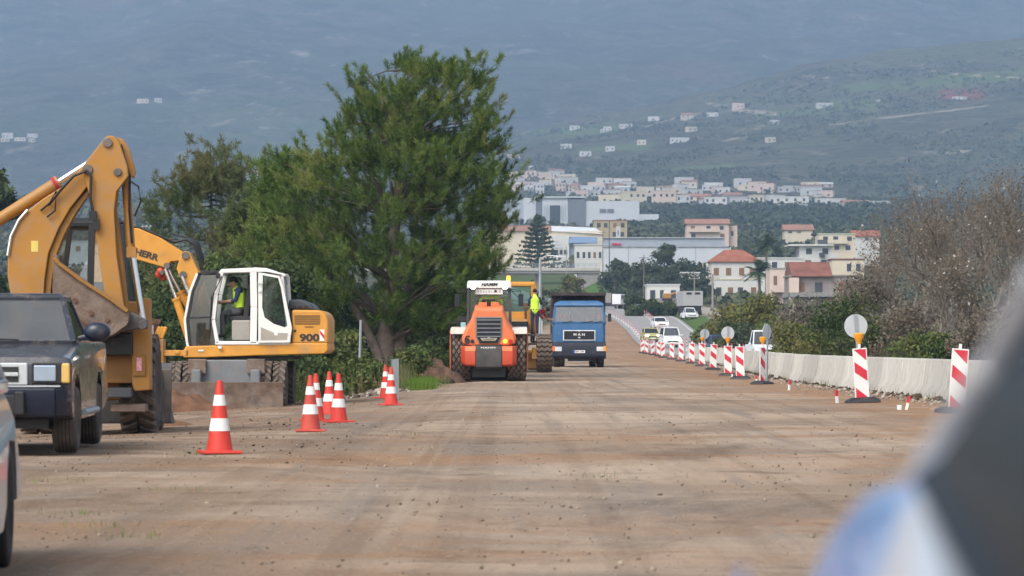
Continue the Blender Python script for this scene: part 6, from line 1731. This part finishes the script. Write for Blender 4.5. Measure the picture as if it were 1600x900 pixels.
def house(name, label, x0, x1, yt, yb, D, wall, roof='flat', rm=None, rows=1, cols=2, dep=None, rh=None, group=None, cat='house', door=False, winm=None, parapet=.25, balc=False, loc=None, rz=0.):
    s = F / D; w_ = (x1 - x0) / s; X = xat((x0 + x1) / 2, D); zb = CH + (HY - yb) / s; zt = CH + (HY - yt) / s; dep = dep or max(6, w_ * .7)
    if loc is not None: X, D, zb = loc; zt = zb + (yb - yt) / s
    g = min(g1(X, D), zb) if loc is None else zb - 2.5
    t = thing(name, label, cat, (X, D, zb), R(rz), group); h = zt - zb; hw = w_ / 2; lo = min(g - zb - .6, -.3)
    rh_ = 0 if roof == 'flat' else (rh or w_ * .16); wh = h - rh_
    MB().box(-hw, hw, 0, dep, lo, wh).build('wall', wall, t, smooth=0)
    e = min(.5, w_ * .06)
    if roof == 'flat':
        MB().box(-hw - e * .4, hw + e * .4, -e * .4, dep + e * .4, wh, wh + parapet).build('roof', rm or wall, t, smooth=0)
    elif roof == 'hip':
        k = min(hw * .6, dep * .5)
        MB().loft([[(-hw - e, -e, wh), (hw + e, -e, wh), (hw + e, dep + e, wh), (-hw - e, dep + e, wh)], [(-hw - e, -e, wh + .15), (hw + e, -e, wh + .15), (hw + e, dep + e, wh + .15), (-hw - e, dep + e, wh + .15)], [(-hw + k, dep * .48, wh + rh_), (hw - k, dep * .48, wh + rh_), (hw - k, dep * .52, wh + rh_), (-hw + k, dep * .52, wh + rh_)]]).build('roof', rm, t, smooth=0)
    else:   # ridge running across the view
        MB().prism([(-e, wh), (-e, wh + .12), (dep / 2, wh + rh_), (dep + e, wh + .12), (dep + e, wh)], 'x', -hw - e, hw + e).build('roof', rm, t, smooth=0)
    sh = wh / max(1, rows); ww = min(1.3, w_ / (cols + 1) * .55) if cols else 0; hh = min(1.5, sh * .5)
    for r_ in range(rows):
        for c_ in range(cols):
            if cols > 2 and rnd.random() < .14: continue
            x = -hw + w_ * (c_ + .5) / cols + rnd.uniform(-.25, .25) * ww; z = sh * (r_ + .5); d_ = door and r_ == 0 and c_ == cols // 2
            zl = 0.02 if d_ else z - hh / 2
            f_ = MB().box(x - ww / 2 - .08, x + ww / 2 + .08, -.05, -.002, zl - (0 if d_ else .08), z + hh / 2 + .08).build('door' if d_ else 'window', winm or w_white, t, smooth=0)
            if s > 3.2:
                MB().box(x - ww / 2, x + ww / 2, -.065, -.052, zl, z + hh / 2).build('pane', w_shut if d_ or rnd.random() < .3 else w_win, f_, smooth=0)
            else:
                f_.data.materials[0] = w_win
    if balc:
        for r_ in range(1, rows):
            MB().box(-hw * .9, hw * .55, -1.3, 0, sh * r_ - .15, sh * r_).box(-hw * .9, hw * .55, -1.3, -1.2, sh * r_, sh * r_ + .9).build('balcony', wall, t, smooth=0)
    return t


def slab(t, name, x0, x1, y0, y1, z0, z1, m):
    return MB().box(x0, x1, y0, y1, z0, z1).build(name, m, t, smooth=0)


# big white and grey hall on the rise
D = 1500; q = LP(912, D, 57); t = thing('exhibition_hall', 'long white and grey industrial hall on the rise behind the shops', 'building', q.loc)
zb = q.z(352)
for nm, a, c, top, m_, y0 in (('wing', 780, 818, 311, w_blueg, 2), ('wing', 818, 837, 309, w_lgrey, 1), ('dark_bay', 837, 847.5, 309, w_dgrey, 0), ('entrance_front', 847.5, 887, 308.5, w_lgrey, -.5), ('dark_bay', 887, 914, 311, w_dgrey, -1), ('hall_block', 914, 999, 314, w_lgrey, 0), ('low_annex', 999, 1029.5, 334.5, w_lgrey, .5)):
    slab(t, nm, q.x(a), q.x(c), y0, 40, zb - 6, q.z(top), m_)
slab(t, 'entrance_glass', q.x(859), q.x(875), -1.1, -.6, zb, q.z(321), w_win); slab(t, 'roof_edge', q.x(836), q.x(915), -1.6, 38, q.z(309), q.z(307.3), r_white)
for a in (850, 852.6, 855.2, 877.5, 880, 882.6):
    slab(t, 'window', q.x(a), q.x(a + 1.1), -.7, -.6, zb + 2, q.z(322), w_blueg)
for a in (937, 949):
    slab(t, 'window', q.x(a), q.x(a + 10), -.3, -.1, q.z(332), q.z(326.5), w_dgrey)
# shop with the red and white roof
D = 860; q = LP(850, D, 20); t = thing('shop_building', 'long cream shop with red and white sloping roof behind the Norfolk pine', 'building', q.loc); zb = q.z(405)
slab(t, 'wall', q.x(755), q.x(942), 0, 26, zb - 3, q.z(361), w_cream)
MB().prism([(-.6, q.z(361)), (13, q.z(349.5)), (26.6, q.z(361))], 'x', q.x(770), q.x(862)).build('red_roof', r_tile2, t, smooth=0)
MB().loft([[(q.x(862), -.6, q.z(361)), (q.x(862), 13, q.z(350)), (q.x(862), 26.6, q.z(361))], [(q.x(943), -.6, q.z(366)), (q.x(932), 13, q.z(353)), (q.x(943), 26.6, q.z(366))]]).build('white_roof', r_white, t, smooth=0)
slab(t, 'white_front', q.x(858), q.x(889), -4, -.1, zb - 3, q.z(368.5), w_white); slab(t, 'glass_front', q.x(889), q.x(912), -3, -.1, zb - 3, q.z(370), w_blueg)
MB().prism([(-5, q.z(381)), (-5, q.z(380)), (-3, q.z(371)), (-3, q.z(381))], 'x', q.x(888), q.x(933)).build('blue_canopy', M('canopy_blue', (.16, .24, .36), .6), t, smooth=0)
for a in range(860, 888, 7):
    slab(t, 'window', q.x(a), q.x(a + 4.5), -4.2, -4.02, q.z(398), q.z(391), w_win)
for i in range(3):
    slab(t, 'sign_panel', q.x(862), q.x(878 - 3 * i), -4.2, -4.02, q.z(388 - 5 * i), q.z(385.5 - 5 * i), w_lgrey)
house('old_house', 'old yellowish house with dark openings right of the shop roof', 928, 980, 345, 373, 1000, w_yel, rows=2, cols=4, rm=r_tile2, winm=w_yel)
D = 830; q = LP(1020, D, 18); t = thing('long_warehouse', 'long pale blue-grey warehouse with wavy roof edge across the middle distance', 'warehouse', q.loc)
slab(t, 'wall', q.x(942), q.x(1142), 0, 30, q.z(425), q.z(386), w_lgrey)
for i in range(12):
    a = 942 + i * 16.6; MB().prism([(a_, b_) for a_, b_ in ((q.x(a), q.z(386)), (q.x(a + 16.2), q.z(386)), (q.x(a + 8), q.z(384.2)))], 'y', -.3, 30).build('roof_ridge', w_grey, t, smooth=0)
slab(t, 'bay_line', q.x(1043), q.x(1044.5), -.08, -.01, q.z(420), q.z(387), w_grey); slab(t, 'bay_line', q.x(1086), q.x(1087.5), -.08, -.01, q.z(420), q.z(387), w_blueg)
q = LP(1040, 900, 24); t = thing('grey_shed', 'second grey warehouse roof rising behind the long pale warehouse', 'warehouse', q.loc)
slab(t, 'wall', q.x(942), q.x(1132), 0, 30, q.z(400), q.z(372), w_blueg); slab(t, 'roof', q.x(941), q.x(1133), -.5, 30.5, q.z(372), q.z(371), w_lgrey); slab(t, 'red_sign', q.x(956), q.x(970), -.4, -.05, q.z(383), q.z(380), m_red)
house('office', 'small white office with three narrow windows left of the long warehouse', 898, 943, 383, 414, 800, w_white, rows=1, cols=5, rm=w_lgrey, door=False)
house('white_kiosk', 'narrow white tower in front of the old yellowish house', 963, 969.5, 355, 372, 980, w_white, rows=1, cols=1, dep=4)
house('pink_house', 'pink two storey house with red tiled roof on the green slope', 1073, 1139, 341, 374, 1000, w_pink, 'gable', r_tile2, 2, 3, dep=10, rh=1.8, balc=True)
house('pink_wing', 'low pink annex with arch beside the pink two storey house', 1138, 1152, 354, 376, 1002, w_pink, 'flat', None, 1, 1, dep=8)
house('low_red_roofed_house', 'low house with faded red roof among trees right of the palm', 1226, 1270, 350, 366, 1050, w_cream, 'gable', r_tile2, 1, 3, dep=9, rh=2.0)
house('green_roofed_house', 'house with pale green flat roofs right of the white cube house', 1279, 1336, 366, 394, 850, w_cream, 'flat', r_green, 2, 3, dep=10, balc=True)
house('red_roofed_house', 'small white house with bright red roof behind the green roofed house', 1334, 1374, 359, 378, 880, w_white, 'gable', r_tile, 1, 3, dep=9, rh=1.9)
t = house('white_cube_house', 'flat roofed white cube house with a wide overhanging roof slab', 1249, 1300, 383.5, 420, 700, w_white, 'flat', None, 2, 2, dep=8)
q = LP(1274.5, 700, t.location.z); slab(t, 'roof_overhang', q.x(1231), q.x(1302), -1.2, 8.3, q.z(384.2), q.z(382), w_white); slab(t, 'low_wing', q.x(1297), q.x(1309), -.5, 6, q.z(420), q.z(397), w_white)
MB().tube([(q.x(1272), 2, q.z(382)), (q.x(1272), 2, q.z(369))], .06).build('mast', m_galv, t); MB().sphere((q.x(1273), 2, q.z(366)), .55, 10, sc=(1.2, 1, .8)).build('water_tank', m_black, t)
MB().obox((q.x(1286), 1, q.z(379)), (2.2, .2, 1.6), (R(-40), 0, 0)).build('solar_panel', w_win, t); slab(t, 'roof_box', q.x(1280), q.x(1288), -1.3, .5, q.z(401), q.z(395), m_dgrey)
house('long_white_house', 'long low white house wall behind the shorter dark palm', 1183, 1256, 404, 425, 690, w_white, 'flat', None, 1, 4, dep=8)
t = house('white_red_roofed_house', 'white two storey house with red hipped tile roof by the side road', 1112, 1186, 389, 470, 640, w_white, 'hip', r_tile, 2, 4, dep=11, rh=2.6, winm=w_cream)
q = LP(1149, 640, t.location.z); slab(t, 'side_balcony', q.x(1097), q.x(1112), .5, 6, q.z(460), q.z(456), w_white); slab(t, 'side_balcony', q.x(1097), q.x(1112), .5, 6, q.z(434), q.z(430), w_white)
for a in (1098, 1104, 1110):
    slab(t, 'balcony_post', q.x(a), q.x(a + 1), .5, .7, q.z(470), q.z(410), w_cream)
slab(t, 'storey_band', q.x(1111), q.x(1187), -.14, -.08, q.z(437), q.z(435.5), w_cream)
t = house('ruined_brown_house', 'unfinished brown grey house with rusty roof behind the bare trees', 1236, 1345, 432, 500, 480, w_brick, 'flat', w_brick, 2, 4, dep=12, winm=w_brick)
q = LP(1290, 480, t.location.z)
MB().prism([(-.8, q.z(432)), (5, q.z(408)), (12, q.z(424)), (12, q.z(432))], 'x', q.x(1236), q.x(1300)).build('rusty_roof', r_rust, t, smooth=0)
slab(t, 'concrete_floor', q.x(1232), q.x(1348), -1.4, 12, q.z(464), q.z(457), m_concd); slab(t, 'pink_pillar', q.x(1232), q.x(1247), -1.0, .0, q.z(510), q.z(434), w_pink); slab(t, 'orange_door', q.x(1310), q.x(1320), -.2, -.06, q.z(452), q.z(440), r_tile)
house('pink_terrace', 'small pinkish house with terrace left of the ruined brown house', 1203, 1236, 421, 490, 500, w_pink, 'flat', m_concd, 2, 2, dep=8, balc=True)
house('roof_terrace_house', 'low house with reddish flat roof right of the white cube house', 1300, 1350, 406, 430, 620, w_cream, 'flat', r_rust, 1, 3, dep=8)
# tanks, shed, yard by the side road
q = LP(1077, 600); t = thing('storage_tanks', 'row of tall white storage tanks beside the red roofed white house', 'tank', q.loc)
for i in range(4):
    MB().cyl((q.x(1065 + i * 8), 0, q.z(462)), (q.x(1065 + i * 8), 0, q.z(427)), .46, n=14).build('tank', w_white, t)
MB().box(q.x(1061), q.x(1094), -.6, .6, q.z(427), q.z(425)).box(q.x(1061), q.x(1094), .5, .7, q.z(470), q.z(427)).build('frame', w_white, t, smooth=0)
t = house('white_shed', 'low white shed with dark openings left of the white tanks', 1011, 1062, 446, 475, 560, w_white, 'flat', w_lgrey, 1, 3, dep=8, winm=w_dgrey)
q = LP(1050, 540); tag(slab(None, 'yard_wall', 0, 0, 0, 0, 0, 0, m_concd) if False else MB().box(xat(1022, 540), xat(1082, 540), 540, 540.4, g1(xat(1050, 540), 540) - 1, CH + (HY - 466) / F * 540).build('yard_wall', m_concd, None, smooth=0), 'long grey concrete yard wall below the white shed', 'wall')
q = LP(1044, 538, CH + (HY - 468) / F * 538); t = thing('yard_digger', 'small yellowish machine standing at the yard wall', 'digger', q.loc)
MB().box(-.9, .5, 0, 1.2, .2, 1.0).build('body', m_yel, t, bevel=.1); MB().prism([(-.8, 1.0), (-.6, 1.6), (-.1, 1.6), (0, 1.0)], 'y', .1, 1.1).build('cab', m_cream, t, bevel=.05); MB().tube([(.4, .5, .8), (1.2, .5, 1.2), (1.6, .5, .4)], .12).build('arm', m_lieb, t); MB().box(-1, .7, 0, 1.2, -.2, .2).build('track', m_black, t, bevel=.08)
# overpass
D = 690; q = LP(850, D, 0); t = thing('overpass', 'grey concrete overpass crossing above the far road', 'bridge', (q.X, D, 0)); q.z0 = 0
slab(t, 'deck', q.x(560), q.x(938), 0, 9, q.z(427), q.z(420), m_concd); slab(t, 'edge_beam', q.x(560), q.x(938), -.25, -.005, q.z(423), q.z(418.5), m_conc)
slab(t, 'abutment', q.x(903), q.x(937), .3, 8.7, q.z(470), q.z(427.1), m_concd)
for a in (742, 836):
    slab(t, 'pier', q.x(a), q.x(a + 9), 2, 7, 5, q.z(427.1), m_concd)
b = MB()
for a in range(562, 938, 9):
    b.box(q.x(a) - .05, q.x(a) + .05, -.1, 0, q.z(418.4), q.z(412))
b.box(q.x(560), q.x(938), -.1, 0, q.z(412.8), q.z(412)); b.box(q.x(560), q.x(938), -.08, -.02, q.z(415.6), q.z(415)); b.build('railing', m_galv, t, smooth=0)
# town and hillside houses: sizes read from the picture, standing where the slope carries them
TW = [(832, 850, 286, 302, w_white, 'f', 'white block at the left end of the town above the hall'), (852, 867, 276, 291, w_cream, 'f', 'tall cream house at the left end of the town'), (868, 884, 285, 298, w_pink, 'f', 'pinkish house beside the tall cream house'), (888, 908, 285, 298, w_cream, 'h', 'cream house with pale hipped roof above the hall'), (889, 931, 298, 311, w_white, 'f', 'wide white house just above the white hall'), (924, 946, 290, 302, w_white, 'f', 'white house below the tall white villa'), (931, 957, 277, 296, w_white, 'f', 'tall white villa standing highest in the town'), (940, 966, 305, 315, w_pink, 'g', 'low pink house with red roof behind the hall'), (972, 1011, 298, 321, w_cream, 'f', 'large yellow cream block right of the hall'), (1018, 1056, 297, 323, w_pink, 'f', 'pinkish apartment block right of the cream block'), (1057, 1078, 304, 323, w_white, 'f', 'white house between the pink block and the orange roof'), (1066, 1106, 300, 318, w_cream, 'g', 'house with broad orange roof in the town'),
      (1097, 1122, 288, 297, w_white, 'f', 'long white house alone above the town'), (1100, 1136, 307, 325, w_white, 'f', 'white low house row right of the orange roof'), (1131, 1160, 299, 313, w_pink, 'g', 'house with slanted pinkish roof'), (1153, 1178, 288, 297, w_cream, 'f', 'pale row of houses above the slanted pink roof'), (1171, 1194, 305, 321, w_cream, 'f', 'small cream house between dark trees in the town'), (1208, 1264, 306, 324, w_white, 'f', 'long white two storey house in the town'), (1216, 1262, 318, 326, w_white, 'f', 'low white front below the long white house'), (1274, 1322, 309, 322, w_white, 'f', 'white row house near the right end of the town'), (1318, 1360, 310, 323, w_pink, 'g', 'orange house at the right end of the town'), (1258, 1268, 291, 296, w_white, 'f', 'tiny white house alone right of the town trees'),
      (790, 812, 268, 284, w_pink, 'f', 'pink house half behind the big pine'), (812, 838, 266, 280, w_pink, 'f', 'large pink house in the upper left of the town'), (836, 862, 268, 281, w_pink, 'f', 'pink terrace house beside the large pink house'), (826, 834, 258, 265, w_white, 'f', 'small white house above the pink houses'), (903, 912, 267, 272, w_white, 'f', 'tiny white house above the cream roof'), (983, 992, 280, 287, w_white, 'f', 'small white house on the slope with a track'), (1065, 1085, 175, 187, w_cream, 'g', 'cream house alone on the green hillside'), (1144, 1163, 160, 170, w_pink, 'f', 'pink villa on the hillside beside a pale track'), (1277, 1302, 160, 167, w_white, 'f', 'long white farm building on the hillside'), (1104, 1122, 175, 181, w_white, 'f', 'low pale house left of the pink hillside villa'), (1047, 1077, 214, 222, w_white, 'f', 'white house on the lower hillside'),
      (1203, 1217, 187, 193, w_white, 'f', 'pale hut at the bend of the hillside track'), (1012, 1030, 181, 188, w_white, 'f', 'pale house on the ridge slope'), (968, 988, 193, 200, w_white, 'f', 'pale house lower left on the ridge slope'), (938, 948, 201, 206, w_white, 'f', 'tiny pale house on the left ridge slope'), (214, 232, 154, 161, w_cream, 'f', 'left one of two lone houses high on the mountain'), (242, 253, 153, 160, w_white, 'f', 'right one of two lone houses high on the mountain'), (3, 20, 207, 216, w_white, 'f', 'white house at the left edge of the mountain village'), (42, 58, 208, 214, w_white, 'f', 'white house right in the mountain village'), (22, 40, 214, 220, w_cream, 'f', 'cream house in the mountain village'), (384, 410, 264, 280, w_white, 'g', 'white house with faded roof between the left trees'), (1370, 1377, 155, 159, w_white, 'f', 'tiny white hut below the red soil field'), (1488, 1510, 151, 155, w_white, 'f', 'pale hut at the lower edge of the red soil field'),
      (893, 905, 310, 318, w_white, 'f', 'white gable left behind the hall roof'), (1160, 1172, 310, 322, w_white, 'f', 'white cube below the slanted pink roof'), (1362, 1392, 313, 324, w_white, 'f', 'grey white house behind the bare tree tops')]
for x0, x1, yt, yb, wl, rf, lab in TW:
    p = hit((x0 + x1) / 2, yb + 1, 600); D = p.y; s = F / D; w_ = (x1 - x0) / s
    house('hillside_house' if yb < 260 else 'town_house', lab, x0, x1, yt, yb, D, wl, {'f': 'flat', 'h': 'hip', 'g': 'gable'}[rf], r_tile2 if rf != 'f' else None, 2 if yb - yt > 11 else 1, 4 if x1 - x0 > 28 else (3 if x1 - x0 > 15 else 2), dep=min(14, w_ * .6), rh=(yb - yt) / s * .3, loc=(p.x, p.y, p.z - .3), parapet=.4, rz=rnd.uniform(-18, 18))
# a few filler blocks inside the town
for i in range(60):
    px = rnd.choice((rnd.uniform(1200, 1330), rnd.uniform(840, 1010), rnd.uniform(1040, 1200), rnd.uniform(800, 960))); yb = rnd.uniform(292, 322) if px > 900 else rnd.uniform(275, 300); p = hit(px, yb, 600); s = F / p.y; w_ = rnd.uniform(9, 16); h_ = rnd.uniform(4, 8) * s
    house('town_house', 'small pale house in the crowded far town, one among many alike', px, px + w_ * s, yb - h_, yb, p.y, rnd.choice((w_white, w_cream, w_white, w_pink)), rnd.choice(('flat', 'flat', 'gable')), rnd.choice((r_tile2, w_white)), 1, 2, dep=8, rh=1.4, loc=(p.x, p.y, p.z - .3), group='small far town houses', rz=rnd.uniform(-25, 25))
for i in range(11):
    px = rnd.choice((rnd.uniform(800, 1010), rnd.uniform(900, 1220), rnd.uniform(0, 70))); yb = rnd.uniform(196, 250) if px > 100 else rnd.uniform(205, 232); p = hit(px, yb, 600); s = F / p.y; w_ = rnd.uniform(7, 12)
    house('hillside_house', 'tiny pale house scattered on the hazy far slope, one among several alike', px, px + w_ * s, yb - 5 * s, yb, p.y, rnd.choice((w_white, w_cream)), 'flat', None, 1, 2, dep=8, loc=(p.x, p.y, p.z - .3), group='tiny far slope houses', rz=rnd.uniform(-25, 25))
# valley houses on the left behind the thicket
for x0, x1, yt, yb, m_, lab in ((204, 222, 354, 366, w_white, 'white low house above the excavator boom'), (222, 236, 352, 366, w_white, 'white house right above the excavator boom'), (236, 262, 356, 368, r_green, 'pale green roofed shed above the excavator boom'), (96, 150, 376, 420, w_lgrey, 'pale building seen through the backhoe cab')):
    p = hit((x0 + x1) / 2, yb, 500)
    house('valley_house', lab, x0, x1, yt, yb, p.y, m_, 'flat', None, 1 if yb - yt < 20 else 2, 3, dep=8, loc=(p.x, p.y, p.z - .3))

# ------------------------------------------------------------------ poles and lamps
def pole(label, px, D, top, base=None, lamp=False, r=.11, m_=None, arms=True):
    q = LP(px, D); h = q.z(top); t = thing('street_lamp' if lamp else 'utility_pole', label, 'street lamp' if lamp else 'pole', (q.X, D, q.z0))
    MB().tube([(0, 0, -.5), (0, 0, h)], [r * 1.2, r * .7], 8).build('pole', m_ or m_wood, t)
    if lamp:
        MB().tube([(0, 0, h), (.5, -.2, h + .2), (1.1, -.4, h + .15)], .05).build('arm', m_galv, t); MB().obox((1.3, -.45, h + .12), (.6, .2, .12)).build('lamp_head', m_lamp, t, bevel=.03)
    elif arms:
        MB().box(-.9, .9, -.06, .06, h - .6, h - .48).build('crossarm', m_ or m_wood, t)
        for x in (-.8, 0, .8):
            MB().cyl((x, 0, h - .48), (x, 0, h - .3), .06, n=8).build('insulator', m_white, t)
pole('tall concrete utility pole beside the box truck', 1113.5, 420, 428, m_=m_concd, r=.16); pole('utility pole in front of the white tanks', 1085, 520, 430, m_=m_concd)
pole('dark tall pole before the old yellowish house', 952, 720, 345, arms=False, m_=m_dgrey); pole('grey pole left of the dark tall pole', 942, 730, 360); pole('wooden utility pole in the olive grove', 1006, 560, 398); pole('thin pole in front of the long warehouse', 982, 700, 384, m_=m_galv)
pole('grey street lamp rising behind the grader, left of the tipper truck', 844, 215, 404, lamp=True, m_=m_galv, r=.13); pole('low street lamp among the bare trees on the right', 1289, 205, 478, lamp=True, m_=m_dgrey, r=.09); pole('thin pole beside the Norfolk pine', 885, 650, 385, m_=m_galv, arms=False)
for i, (px, py, D, m_, lab) in enumerate(((1106, 512, 300, m_plblue, 'blue square road sign near the far lane posts'), (1125, 514, 262, m_plblue, 'blue arrow road sign above the lane posts'), (1122, 507, 300, m_signback, 'grey round sign back beside the utility pole'))):
    q = LP(px, D); t = thing('road_sign', lab, 'road sign', q.loc); z = q.z(py)
    MB().cyl((0, 0, z), (0, .02, z), .42, n=24).build('disc', m_, t); MB().tube([(0, .05, 0), (0, .05, z)], .04).build('post', m_galv, t)
    if m_ is m_plblue:
        MB().bar((-.2, -.012, z + .2), (.2, -.012, z - .2), .1, .01).build('arrow', m_white, t)
# guardrail post by the cones, thin sapling pole
q = LP(617, 70); t = thing('guardrail_post', 'grey steel guardrail post standing beside the farther cones', 'post', q.loc, R(20)); MB().prism([(-.075, -.05), (.075, -.05), (.075, -.035), (-.06, -.035), (-.06, .05), (-.075, .05)], 'z', -.2, q.z(561)).build('steel_profile', m_galv, t)
q = LP(561, 90); tag(MB().tube([q.loc, (q.X + .05, 90, q.z0 + q.z(500))], .04).build('thin_stake', m_galv, None), 'thin grey stake between the pine trunks and the excavator', 'stake')

# ------------------------------------------------------------------ soil, rubble, stakes
def heap(name, label, px, D, w_, h_, col, seed):
    q = LP(px, D); n = 26; V = []; rs = np.linspace(0, 1, 12); th = np.linspace(0, 2 * np.pi, n, endpoint=False)
    A_, B_ = np.meshgrid(rs, th, indexing='ij'); X = A_ * np.cos(B_) * w_; Y = A_ * np.sin(B_) * w_ * .7; Z = h_ * (1 - A_ ** 1.6) + fbm(X * 2.2 + seed, Y * 2.2, 4, seed) * h_ * .75 * (1 - A_ ** 3) - .06
    i = np.arange(12 * n).reshape(12, n); Fq = np.stack([i[:-1], np.roll(i[:-1], -1, 1), np.roll(i[1:], -1, 1), i[1:]], -1).reshape(-1, 4)
    o = npmesh(name, np.stack([X, Y, Z], -1).reshape(-1, 3), Fq, col, smooth=True); o.location = q.loc; tag(o, label, 'soil heap'); return o
m_soil = M('red_brown_soil', (.13, .062, .032), .95, var=.35, scale=3, dirt=.3, dcol=(.22, .12, .07), bmp=.8); m_soild = M('dark_soil', (.085, .045, .028), .95, var=.5, scale=4, dirt=.3, dcol=(.20, .12, .075), bmp=.8)
heap('soil_heap', 'red brown soil heap in front of the excavator blade', 292, 66.0, 1.1, .42, m_soil, 3); heap('soil_heap', 'dark brown soil heap between pine foot and roller', 676, 96, 1.1, .75, m_soild, 5); heap('soil_heap', 'dirt pile beside the backhoe wheel', 262, 52, .7, .22, m_soil, 8)


def stones(name, n, sampler, s0, s1, mat):
    base = [(1, 0, 0), (-1, 0, 0), (0, 1, 0), (0, -1, 0), (0, 0, 1), (0, 0, -1)]; fs = [(0, 2, 4), (2, 1, 4), (1, 3, 4), (3, 0, 4), (2, 0, 5), (1, 2, 5), (3, 1, 5), (0, 3, 5)]
    B_ = np.array(base, float); V, Fc = [], []
    for i in range(n):
        X, Y = sampler(); s = rnd.uniform(s0, s1) * (1 + 1.2 * rnd.random() ** 6); sc = s * rng.uniform(.6, 1.2, 3) * np.array((1, 1, .65))
        P = (B_ * sc + rng.normal(size=(6, 3)) * s * .18) @ np.array(Euler((rnd.random(), rnd.random(), rnd.random() * 6)).to_matrix()) + np.array((X, Y, g1(X, Y) + s * .2))
        Fc.append(np.array(fs) + 6 * i); V.append(P)
    o = npmesh(name, np.concatenate(V), np.concatenate(Fc), mat); o['kind'] = 'stuff'; return o
def leafy(name, a, c): return leafmat(name, a, c, rough=.95, thin=0)
m_rub = leafy('rubble_stone', (.16, .12, .09), (.46, .40, .33)); m_clod = leafy('dark_clods', (.025, .02, .016), (.10, .07, .05)); m_peb = leafy('pebble_stone', (.16, .12, .09), (.36, .29, .22))
def sB():
    D = rnd.uniform(46, 205); return float(interp(XB, D)) - .42 - abs(rnd.gauss(0, .42)), D
stones('rubble_strip', 2600, sB, .015, .05, m_rub); stones('dark_rubble', 700, lambda: (float(interp(XB, (d := rnd.uniform(46, 205)))) - .40 - abs(rnd.gauss(0, .10)), d), .03, .085, m_clod)
stones('gravel', 4200, lambda: (rnd.uniform(-5.5, 7.5), math.exp(rnd.uniform(math.log(14), math.log(95)))), .005, .016, m_peb)
def sL():
    D = rnd.uniform(70, 100); return float(interp(XL, D)) + .25 + rnd.gauss(0, .3), D
stones('edge_rubble', 700, sL, .02, .08, m_rub); stones('dark_edge_clods', 260, sL, .02, .07, m_clod)
stones('heap_clods', 260, lambda: (xat(rnd.gauss(676, 12), 95.4), 95.4 + rnd.gauss(0, .5)), .03, .12, m_clod)
def sP():
    D = rnd.uniform(30, 66); return xat(rnd.uniform(20, 560), D), D
stones('dirt_clods', 500, sP, .006, .017, m_clod)
gp = []
for i in range(1500):
    D = rnd.uniform(46, 200); X = float(interp(XB, D)) - .36 - abs(rnd.gauss(0, .12))
    if fbm(X, D * .8, 3, 33) > .05: gp.append((X, D, g1(X, D)))
grass('barrier_foot_grass', gp, .16, lf_grass, .012, .6)
stk = thing('survey_stake', 'stake', 'survey stake', group='short red and white survey stakes')
MB().box(-.022, .022, -.022, .022, -.05, .13).build('white_foot', m_white, stk); MB().box(-.0225, .0225, -.0225, .0225, .131, .25).build('red_tip', m_red, stk)
for i, (px, D, tl, lab) in enumerate(((1416, 55, 12, 'nearest short red tipped stake, leaning before the barrier'), (1308, 62, -4, 'short red tipped stake left of the nearest board'), (1233, 80, 5, 'red tipped stake right of the edge-on lamp board'), (1182, 93, -3, 'tiny red tipped stake at the foot of the edge-on lamp board'), (1144, 106, 3, 'tiny red tipped stake among the middle boards'))):
    X = xat(px, D); o = stk if i == 0 else copy_tree(stk); o.location = (X, D, g1(X, D)); o.rotation_euler = (0, R(tl), .4 * i); o['label'] = lab
tag(MB().box(xat(1410, 55) - .1, xat(1410, 55) - .02, 54.9, 54.97, 0, .09).build('white_block', m_white, None, bevel=.015), 'small white block lying beside the nearest survey stake', 'block')
